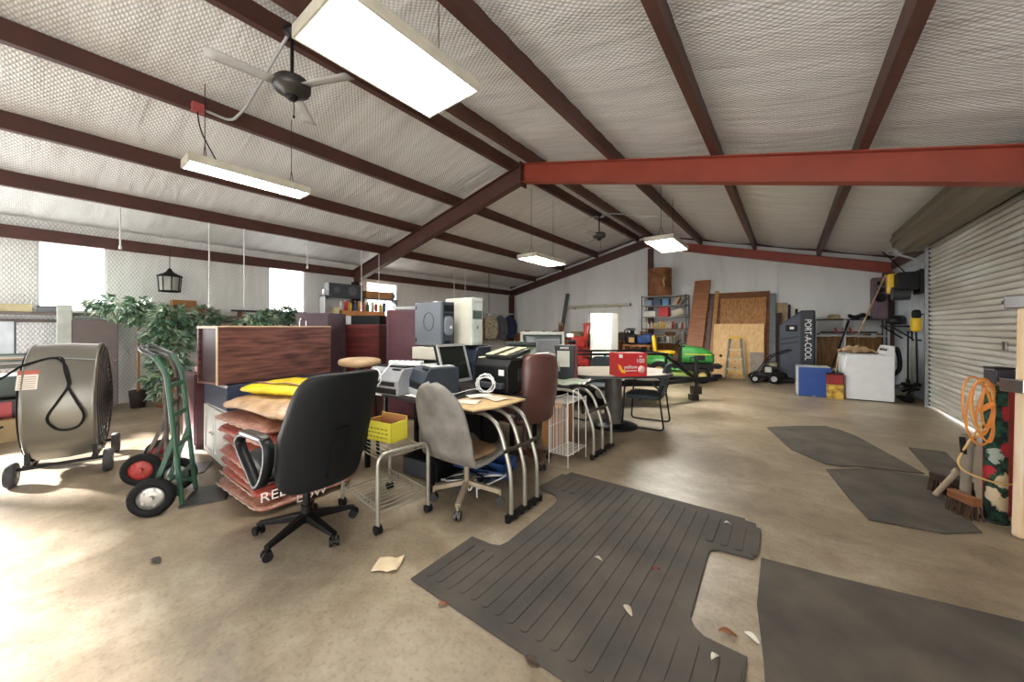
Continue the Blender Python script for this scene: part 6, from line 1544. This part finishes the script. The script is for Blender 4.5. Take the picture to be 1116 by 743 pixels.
tag(obj('white_sack', mb, mat('cream sack', (214, 206, 182), .8, var=.1), loc=(-2.73, 12.14, 1.741)), 'cream sack at the right of the shelf unit third board', 'sack')
bx('red brown tray at the left of the wooden board on the shelf unit', 'tray', 'storage_box', -3.6, .45, .4, .3, .2, mat('red brown box', (168, 92, 70), .6))
mb = MB(); mb.sup((0, 0, .17), (.24, .15, .17), .6, .8, fn=lambda x, y, z: (x, y, z + .03 * math.sin(x * 14)))
tag(obj('blue_bag', mb, mat('blue bag', (56, 86, 150), .6, var=.25, scale=12), loc=(-3.60, 11.82, .86)), 'blue bag on the low cart left of the shelf unit', 'bag')
mb = MB(); mb.sup((0, 0, .19), (.08, .09, .19), .7, .7); tag(obj('grey_rag', mb, mat('grey rag', (150, 140, 136), .8, var=.2), loc=(-2.38, 12.05, .93)), 'bunched grey rag at the right end of the shelf unit, beside the bottles', 'rag')
bpy.data.objects['grey_rag'].location = (-2.60, 12.12, .922)
# ---------------- work bench along the back wall with clutter
BW = mat('old bench wood', (150, 108, 70), .7, var=.2)
t = thing('work_bench', 'long wooden work bench along the back wall left of the shelf unit', 'bench', (-6.2, 12.3, 0))
obj('bench_top', MB().b6(-2.6, 2.28, -.35, .38, .90, .95), BW, t); obj('shelf_board', MB().b6(-2.55, 2.2, -.3, .36, .35, .38), BW, t)
for x in (-2.5, -1.2, .2, 1.4, 2.2):
    for y in (-.3, .33): obj('leg', MB().b6(x - .045, x + .045, y - .045, y + .045, 0, .9), BW, t)
t = thing('low_cart', 'small brown wooden cart with an open shelf left of the shelf unit', 'cart', (-3.75, 11.50, 0))
obj('cart_top', MB().b6(-.42, .42, -.24, .24, .80, .855), wood('cart wood', (176, 128, 82), (140, 92, 56)), t); obj('shelf_board', MB().b6(-.4, .4, -.22, .22, .36, .39), BROWNW, t)
for sx in (-1, 1):
    for sy in (-1, 1): obj('leg', MB().b6(sx * .38 - .03, sx * .38 + .03, sy * .2 - .03, sy * .2 + .03, 0, .8), BROWNW, t)
bpy.data.objects['blue_bag'].location = (-3.55, 11.50, .857)
t = thing('engine_block', 'black engine with hoses on the small brown cart by the fridge', 'engine', (-3.98, 11.50, .857))
mb = MB(); mb.sup((0, 0, .17), (.18, .16, .17), .5, .5); obj('engine_body', mb, mat('greasy black engine', (34, 32, 32), .5, .3, var=.3, scale=18), t)
for k in range(4): obj('hose', MB().tube(curve_pts([(-.14 + .09 * k, -.05, .25), (-.18 + .1 * k, -.12, .42), (-.05 + .06 * k, -.05, .5), (.02, .0, .28)], 5), .016, 8), BLACK_P, t)
obj('tan_plate', MB().b6(-.02, .15, -.18, -.16, .06, .22), mat('tan plate', (206, 172, 110), .6), t)
# fridge
p = W(659, 400, 9.0)
t = thing('upright_freezer', 'tall white upright freezer standing behind the red fruit box', 'freezer', (p.x, p.y, 0), FACE - .55); WH = mat('aged freezer white', (196, 197, 190), .4, var=.04)
obj('freezer_body', MB().b6(-.26, .26, -.26, .26, .04, 1.74), WH, t, bevel=.012); obj('door', MB().b6(-.26, .26, -.31, -.265, .08, 1.73), mat('cream white door', (206, 206, 198), .4, var=.02), t, bevel=.012)
obj('door_gasket', MB().b6(-.25, .25, -.265, -.26, .08, 1.73), MIDGREY, t); obj('plinth', MB().b6(-.24, .24, -.24, .24, 0, .04), BLACK_P, t)
obj('door_handle', MB().b6(-.235, -.21, -.345, -.31, .9, 1.3), LTGREY, t, bevel=.006)
# red tiller + crates
p = W(628, 380, 10.2)
REDM = mat('bright red machine paint', (176, 48, 42), .45, var=.2)
t = thing('garden_tiller', 'red garden tiller with upright handles left of the white freezer', 'tiller', (p.x, p.y, 0), FACE)
obj('engine_housing', MB().sup((.02, 0, .98), (.26, .2, .17), .5, .5), REDM, t)
obj('gear_case', MB().b6(-.2, .16, -.14, .14, .35, .8), REDM, t, bevel=.03)
obj('tine_shield', MB().sup((-.05, 0, .4), (.42, .3, .12), .4, .4), REDM, t)
mb = MB()
for s in (-1, 1): mb.tube(fillet([(.1, s * .14, .75), (.28, s * .2, 1.15), (.36, s * .22, 1.52)], .1), .02, 8)
mb.tube([(.36, -.22, 1.5), (.36, .22, 1.5)], .018, 8); mb.tube([(.24, -.19, 1.05), (.24, .19, 1.05)], .016, 8); obj('handle', mb, REDM, t)
mb = MB(); mb.b6(-.3, -.1, -.2, .0, 1.12, 1.22); obj('fuel_tank', mb, WHITE_P, t, bevel=.02)
obj('muffler', MB().cyl((-.25, -.16, 1.0), (-.05, -.2, 1.0), .06), BLK_METAL, t)
for s in (-1, 1):
    mb = MB(); mb.lathe([(.08, -.05), (.2, -.05), (.2, .05), (.08, .05), (.08, -.05)], 20, ax='y', c=(-.1, s * .36, .2)); wl = obj('wheel', mb, RUBBER, t); obj('wheel_hub', MB().cyl((-.1, s * .36 - .04, .2), (-.1, s * .36 + .04, .2), .085), LTGREY, wl)
p = W(645, 378, 10.9)
t = thing('engine_hoist', 'second red machine frame between the tiller and the white freezer', 'hoist', (p.x, p.y, 0), FACE)
mb = MB(); mb.bar((-.2, 0, .1), (-.2, 0, 1.5), .09, .09); obj('mast', mb, REDM, t); obj('boom', MB().bar((-.25, 0, 1.47), (.3, 0, 1.56), .07, .08), REDM, t); obj('ram', MB().cyl((-.1, 0, .6), (.1, 0, 1.5), .03), REDM, t)
mb = MB(); mb.bar((-.25, -.3, .07), (.4, -.25, .07), .07, .07); mb.bar((-.25, .3, .07), (.4, .25, .07), .07, .07); mb.bar((-.22, -.3, .09), (-.22, .3, .09), .07, .07)
for sy in (-.3, .3):
    for sx in (-.2, .35): mb.cyl((sx, sy - .02, .035), (sx, sy + .02, .035), .035)
obj('base_frame', mb, REDM, t)
# bench clutter
cl = [(-8.1, .36, .28, .22, (150, 110, 70), 'tan carton at the left end of the long back bench'), (-7.6, .34, .3, .2, (172, 110, 64), 'orange brown carton on the back bench under the dark leaning board'), (-7.15, .3, .26, .3, (96, 92, 88), 'grey metal tool box on the long back bench'), (-6.75, .3, .26, .18, (70, 66, 60), 'dark low tool box on the long back bench'), (-6.3, .36, .3, .28, (164, 140, 108), 'pale tan carton on the back bench beside the timber block'), (-5.45, .34, .3, .24, (128, 96, 66), 'brown carton on the back bench right of the timber block'), (-5.0, .3, .26, .3, (150, 132, 90), 'olive tan carton on the back bench behind the red tiller'), (-4.5, .34, .3, .26, (60, 50, 46), 'black brown crate at the right end of the long back bench')]
for k, (x, w_, d_, h_, c_, lab) in enumerate(cl):
    t = thing(('cardboard_box', 'tool_box')[k in (2, 3)], lab, ('box', 'tool box')[k in (2, 3)], (x, 12.3 + .04 * math.sin(k * 3), .952), .15 * math.sin(k * 5))
    obj('box_body', MB().b6(-w_ / 2, w_ / 2, -d_ / 2, d_ / 2, 0, h_), mat('clutter %d' % k, c_, .7, var=.15), t, bevel=.006)
    if k in (2, 3): obj('handle', MB().tube(fillet([(-.08, 0, h_), (-.08, 0, h_ + .06), (.08, 0, h_ + .06), (.08, 0, h_)], .02), .008, 6), BLK_METAL, t)
    else: obj('flap', MB().b6(-w_ / 2, w_ / 2, -d_ / 2 - .005, 0, h_, h_ + .008), CARD, t)
q = YP(612, 351, 12.2)
t = thing('timber_offcut', 'pale timber block standing on the back bench under the dark leaning strip', 'timber', (q.x, 12.15, .952)); obj('block', MB().b6(-.09, .09, -.04, .04, 0, .62), mat('grey tan timber', (176, 150, 124), .7), t); obj('block_front', MB().b6(-.05, .1, -.06, -.041, 0, .5), BROWNW, t)
a, b_ = YP(611, 345, 12.45), YP(619, 320, 12.62)
tag(obj('metal_strip', MB().bar((0, 0, 0), (b_.x - a.x, .16, b_.z - .955), .14, .04, up=(0, 1, 0)), mat('dark green grey strip', (84, 90, 86), .5), loc=(a.x, 12.44, .955)), 'dark grey strip leaning on the back wall above the timber block', 'strip')
a, b_ = YP(617, 335, 12.62), YP(687, 333, 12.62)
t = thing('mounted_pole', 'long pale pole mounted level on the back wall above the white freezer', 'pole', ((a.x + b_.x) / 2, 12.60, a.z)); L_ = (b_.x - a.x) / 2
obj('pole_tube', MB().cyl((-L_, 0, 0), (L_, 0, .02), .055, n=12), mat('pale cream pole', (206, 204, 186), .5), t)
obj('end_cap', MB().cyl((L_, 0, .02), (L_ + .02, 0, .02), .058, n=12), MIDGREY, t)
for s in (-.7, .7): obj('wall_hook', MB().b6(s * L_ - .015, s * L_ + .015, -.06, .15, -.075, -.05), GALV, t)
# coats in the corner
a = XP(545, 343, -9.2)
t = thing('coat_rail', 'white hanging rail for coats in the far left corner', 'rail', (-9.25, 11.2, 0))
obj('rail_tube', MB().cyl((0, -1.0, 1.95), (0, 1.2, 1.95), .02, n=8), WHITE_P, t)
for y in (-.9, 1.1): obj('bracket', MB().bar((-.49, y, 1.95), (.0, y, 1.95), .03, .03), WHITE_P, t)
def coat(label, y, m_, w_=.46, h_=.95, name='coat'):
    t = thing(name, label, 'coat', (-9.25, y, .925))
    def f(x, yy, z):
        k = (z + h_ / 2) / h_
        wv = 1 + .12 * math.sin(x * 30) * (1 - k)
        sh = 1 if k < .8 else 1 - 3.2 * (k - .8)
        return x * max(sh, .25) * (1.1 - .15 * k), yy * wv + .02 * math.sin(x * 40), z
    mb = MB(); mb.sup((0, 0, h_ / 2), (w_ / 2, .12, h_ / 2), .5, .35, 36, 18, fn=f); obj('coat_body', mb, m_, t)
    for s in (-1, 1):
        mb = MB(); mb.tube(curve_pts([(s * w_ * .30, 0, h_ * .86), (s * w_ * .52, -.02, h_ * .62), (s * w_ * .56, -.03, h_ * .2)], 5), .07, 10, r2=.05); obj('sleeve', mb, m_, t)
    mb = MB(); mb.tube([(0, 0, h_ * .96), (0, 0, 1.02)], .006, 6); obj('hanger_hook', mb, CHROME, t)
    t.rotation_euler.z = FACE * .9
    return t
CAMO = mat('camouflage cloth', (206, 196, 170), .85, col2=(120, 104, 82), scale=22)
coat('camouflage patterned coat hanging on the corner rail', 10.75, CAMO)
coat('navy blue coat hanging at the right end of the corner rail', 11.95, mat('navy cloth', (44, 50, 86), .8, var=.2), .5)
coat('grey coat hanging between the camouflage and navy coats', 11.35, mat('slate cloth', (98, 100, 108), .8, var=.2))
coat('orange brown coat at the left end of the corner rail', 9.16, mat('orange cloth', (176, 108, 62), .8, var=.15), .36) if False else None
t = thing('duffel_bag', 'dark brown bag on top of the orange brown locker', 'bag', (-9.45, 10.0, 1.752)); mb = MB(); mb.sup((0, 0, .15), (.2, .24, .15), .7, .7); obj('bag_body', mb, mat('dark brown bag', (70, 56, 48), .7, var=.25), t); obj('bag_strap', MB().tube(curve_pts([(0, -.1, .26), (0, -.05, .4), (0, .05, .4), (0, .1, .26)], 5), .014, 6), BLK_METAL, t)
# orange/red upright narrow carton beside the cream tower, far back on the left wall
t = thing('storage_locker', 'narrow orange brown locker on the left wall, just right of the cream tower', 'locker', (-9.45, 10.0, 0), PI / 2); obj('locker_body', MB().b6(-.3, .3, -.25, .25, 0, 1.75), mat('orange brown locker', (170, 104, 66), .6), t, bevel=.006); obj('door', MB().b6(-.28, .28, -.27, -.251, .05, 1.72), mat('red brown door', (158, 84, 60), .55), t); obj('door_handle', MB().b6(.2, .22, -.29, -.27, .9, 1.05), CHROME, t)
# ================================================================ CEILING FITTINGS
GLOW = mat('lit diffuser', (255, 252, 244), .5, var=0, emit=1.0)
def fixture(label, x, y, z, w_, L_, e, h=.09, first=None):
    t = thing('ceiling_light', label, 'ceiling light', (x, y, z))
    mb = MB(); k = .018
    mb.b6(-w_ / 2, w_ / 2, -L_ / 2, L_ / 2, h - .01, h)
    for a in ((-w_ / 2, -w_ / 2 + k, -L_ / 2, L_ / 2), (w_ / 2 - k, w_ / 2, -L_ / 2, L_ / 2), (-w_ / 2 + k, w_ / 2 - k, -L_ / 2, -L_ / 2 + k), (-w_ / 2 + k, w_ / 2 - k, L_ / 2 - k, L_ / 2)): mb.b6(a[0], a[1], a[2], a[3], 0, h - .01)
    obj('housing', mb, mat('cream fixture metal', (206, 200, 182), .4), t)
    g = bpy.data.materials.get('lit diffuser %s' % e) or GLOW.copy(); g.name = 'lit diffuser %s' % e; g.node_tree.nodes['Principled BSDF'].inputs['Emission Strength'].default_value = e
    obj('diffuser', MB().b6(-w_ / 2 + k, w_ / 2 - k, -L_ / 2 + k, L_ / 2 - k, .004, .014), g, t)
    for s in (-1, 1):
        zt_ = zroof(x) - z - .07; mb = MB()
        for dx in (-.07, .07): mb.cyl((dx, s * L_ * .36, h), (0, s * L_ * .36, h + .2), .004, n=5)
        mb.cyl((0, s * L_ * .36, h + .2), (0, s * L_ * .36, zt_), .004, n=5); obj('hanger_wire', mb, BLK_METAL, t)
    return t
LE = 38.0
fixture('large bright ceiling panel light nearest the camera, by the front fan', -2.385, 1.66, 3.38, .64, 1.20, LE)
fixture('long bright ceiling light hanging above the drum fan and hand trucks', -5.30, 1.62, 3.20, .34, 1.26, LE)
fixture('bright ceiling light hung far back on the left roof slope', -4.42, 6.95, 2.88, .5, 1.28, LE * 1.7)
fixture('bright ceiling light hung far back near the ridge, above the shelf unit', -1.90, 7.55, 3.0, .52, 1.22, LE * 2.6)
def ceiling_fan(label, y, first=None):
    t = thing('ceiling_fan', label, 'ceiling fan', (XC, y, 3.66))
    obj('down_rod', MB().cyl((0, 0, .15), (0, 0, .66), .016), BLK_METAL, t)
    mb = MB(); mb.lathe([(0, .0), (.07, .0), (.09, .03), (.15, .05), (.165, .08), (.165, .13), (.14, .16), (.04, .18), (0, .18)], 28); obj('motor_housing', mb, mat('dark bronze grey', (70, 68, 66), .4, .5), t)
    mb = MB(); mb.lathe([(0, -.04), (.04, -.03), (.055, 0), (.05, .01)], 18); obj('switch_cup', mb, BLK_METAL, t)
    obj('pull_chain', MB().cyl((.04, 0, -.2), (.04, 0, -.03), .004, n=5), BLK_METAL, t); obj('chain_bob', MB().sup((.04, 0, -.21), (.012, .012, .018), 1, 1, 10, 8), BLK_METAL, t)
    mb = MB(); mb.lathe([(0, .66), (.07, .66), (.08, .62), (.02, .58)], 18); obj('canopy', mb, BLK_METAL, t)
    for k in range(3):
        a = .4 + k * 2 * PI / 3; mb = MB(); mb.at((0, 0, .09), a, 0, 0); 
        mb.grid(lambda u, v: (.16 + u * .50, (v - .5) * (.10 + .03 * u), .012 * (v - .5) * 2), 6, 3); b1 = obj('fan_blade', mb, mat('pale fan blade', (190, 190, 188), .5), t, solid=.006)
    return t
ceiling_fan('grey ceiling fan on a black rod beside the large near ceiling light', 1.52)
ceiling_fan('small looking ceiling fan far back on the ridge, beyond the beam', 8.78)
# conduit and junction box near the left light
t = thing('conduit_run', 'grey conduit from the left purlin up past the near ceiling fan', 'conduit', (-5.56, 1.30, 4.0))
obj('conduit_pipe', MB().tube(fillet([(.0, -.10, .0), (.02, .18, -.03), (.3, .24, .06), (1.2, .24, .27), (1.6, .24, .36)], .1), .016, 8), LTGREY, t)
obj('junction_box', MB().b6(-.03, .05, -.2, -.08, -.06, .04), mat('red and grey box', (176, 80, 78), .5), t, bevel=.005)
obj('light_cord', MB().tube(curve_pts([(.02, -.15, -.06), (.06, -.12, -.3), (.12, .0, -.6)], 6), .007, 6), BLACK_P, t)
t = thing('conduit_run', 'pale conduit crossing the ridge by the far ceiling fan', 'conduit', (-3.87, 8.95, 4.26)); obj('conduit_pipe', MB().tube([(-.9, 0, -.10), (-.3, 0, .06), (.25, 0, .06), (1.7, 0, -.29)], .014, 8), LTGREY, t); obj('junction_box', MB().b6(-.12, .06, -.06, .06, .02, .09), LTGREY, t)
# ================================================================ LIGHT + CAMERA
w = bpy.data.worlds.new('sky'); SC.world = w; w.use_nodes = True
bg = w.node_tree.nodes['Background']; bg.inputs['Color'].default_value = (1.0, 1.0, 1.0, 1); bg.inputs['Strength'].default_value = 5.0
sl = bpy.data.lights.new('sun', 'SUN'); so = bpy.data.objects.new('sun', sl); COL.objects.link(so)
sl.energy = 42.0; sl.angle = .06; sl.color = (1, .98, .95)
so.rotation_euler = Vector((math.cos(.42) * .86, math.cos(.42) * .51, -math.sin(.42))).to_track_quat('-Z', 'Y').to_euler()
so.location = (-20, 0, 12)
cam = bpy.data.cameras.new('camera'); co = bpy.data.objects.new('camera', cam); COL.objects.link(co)
co.location = (0, 0, CAMH); co.rotation_euler = (PI / 2, 0, TH)
cam.sensor_width = 36; cam.sensor_fit = 'HORIZONTAL'; cam.lens = FPX / 1116 * 36; cam.shift_x = 0; cam.shift_y = -(371.5 - HY) / 1116
cam.clip_start = .02
SC.camera = co
vs_ = SC.view_settings; vs_.view_transform = 'Standard'; vs_.look = 'None'; vs_.gamma = 1; vs_.exposure = 0.2; vs_.use_curve_mapping = False
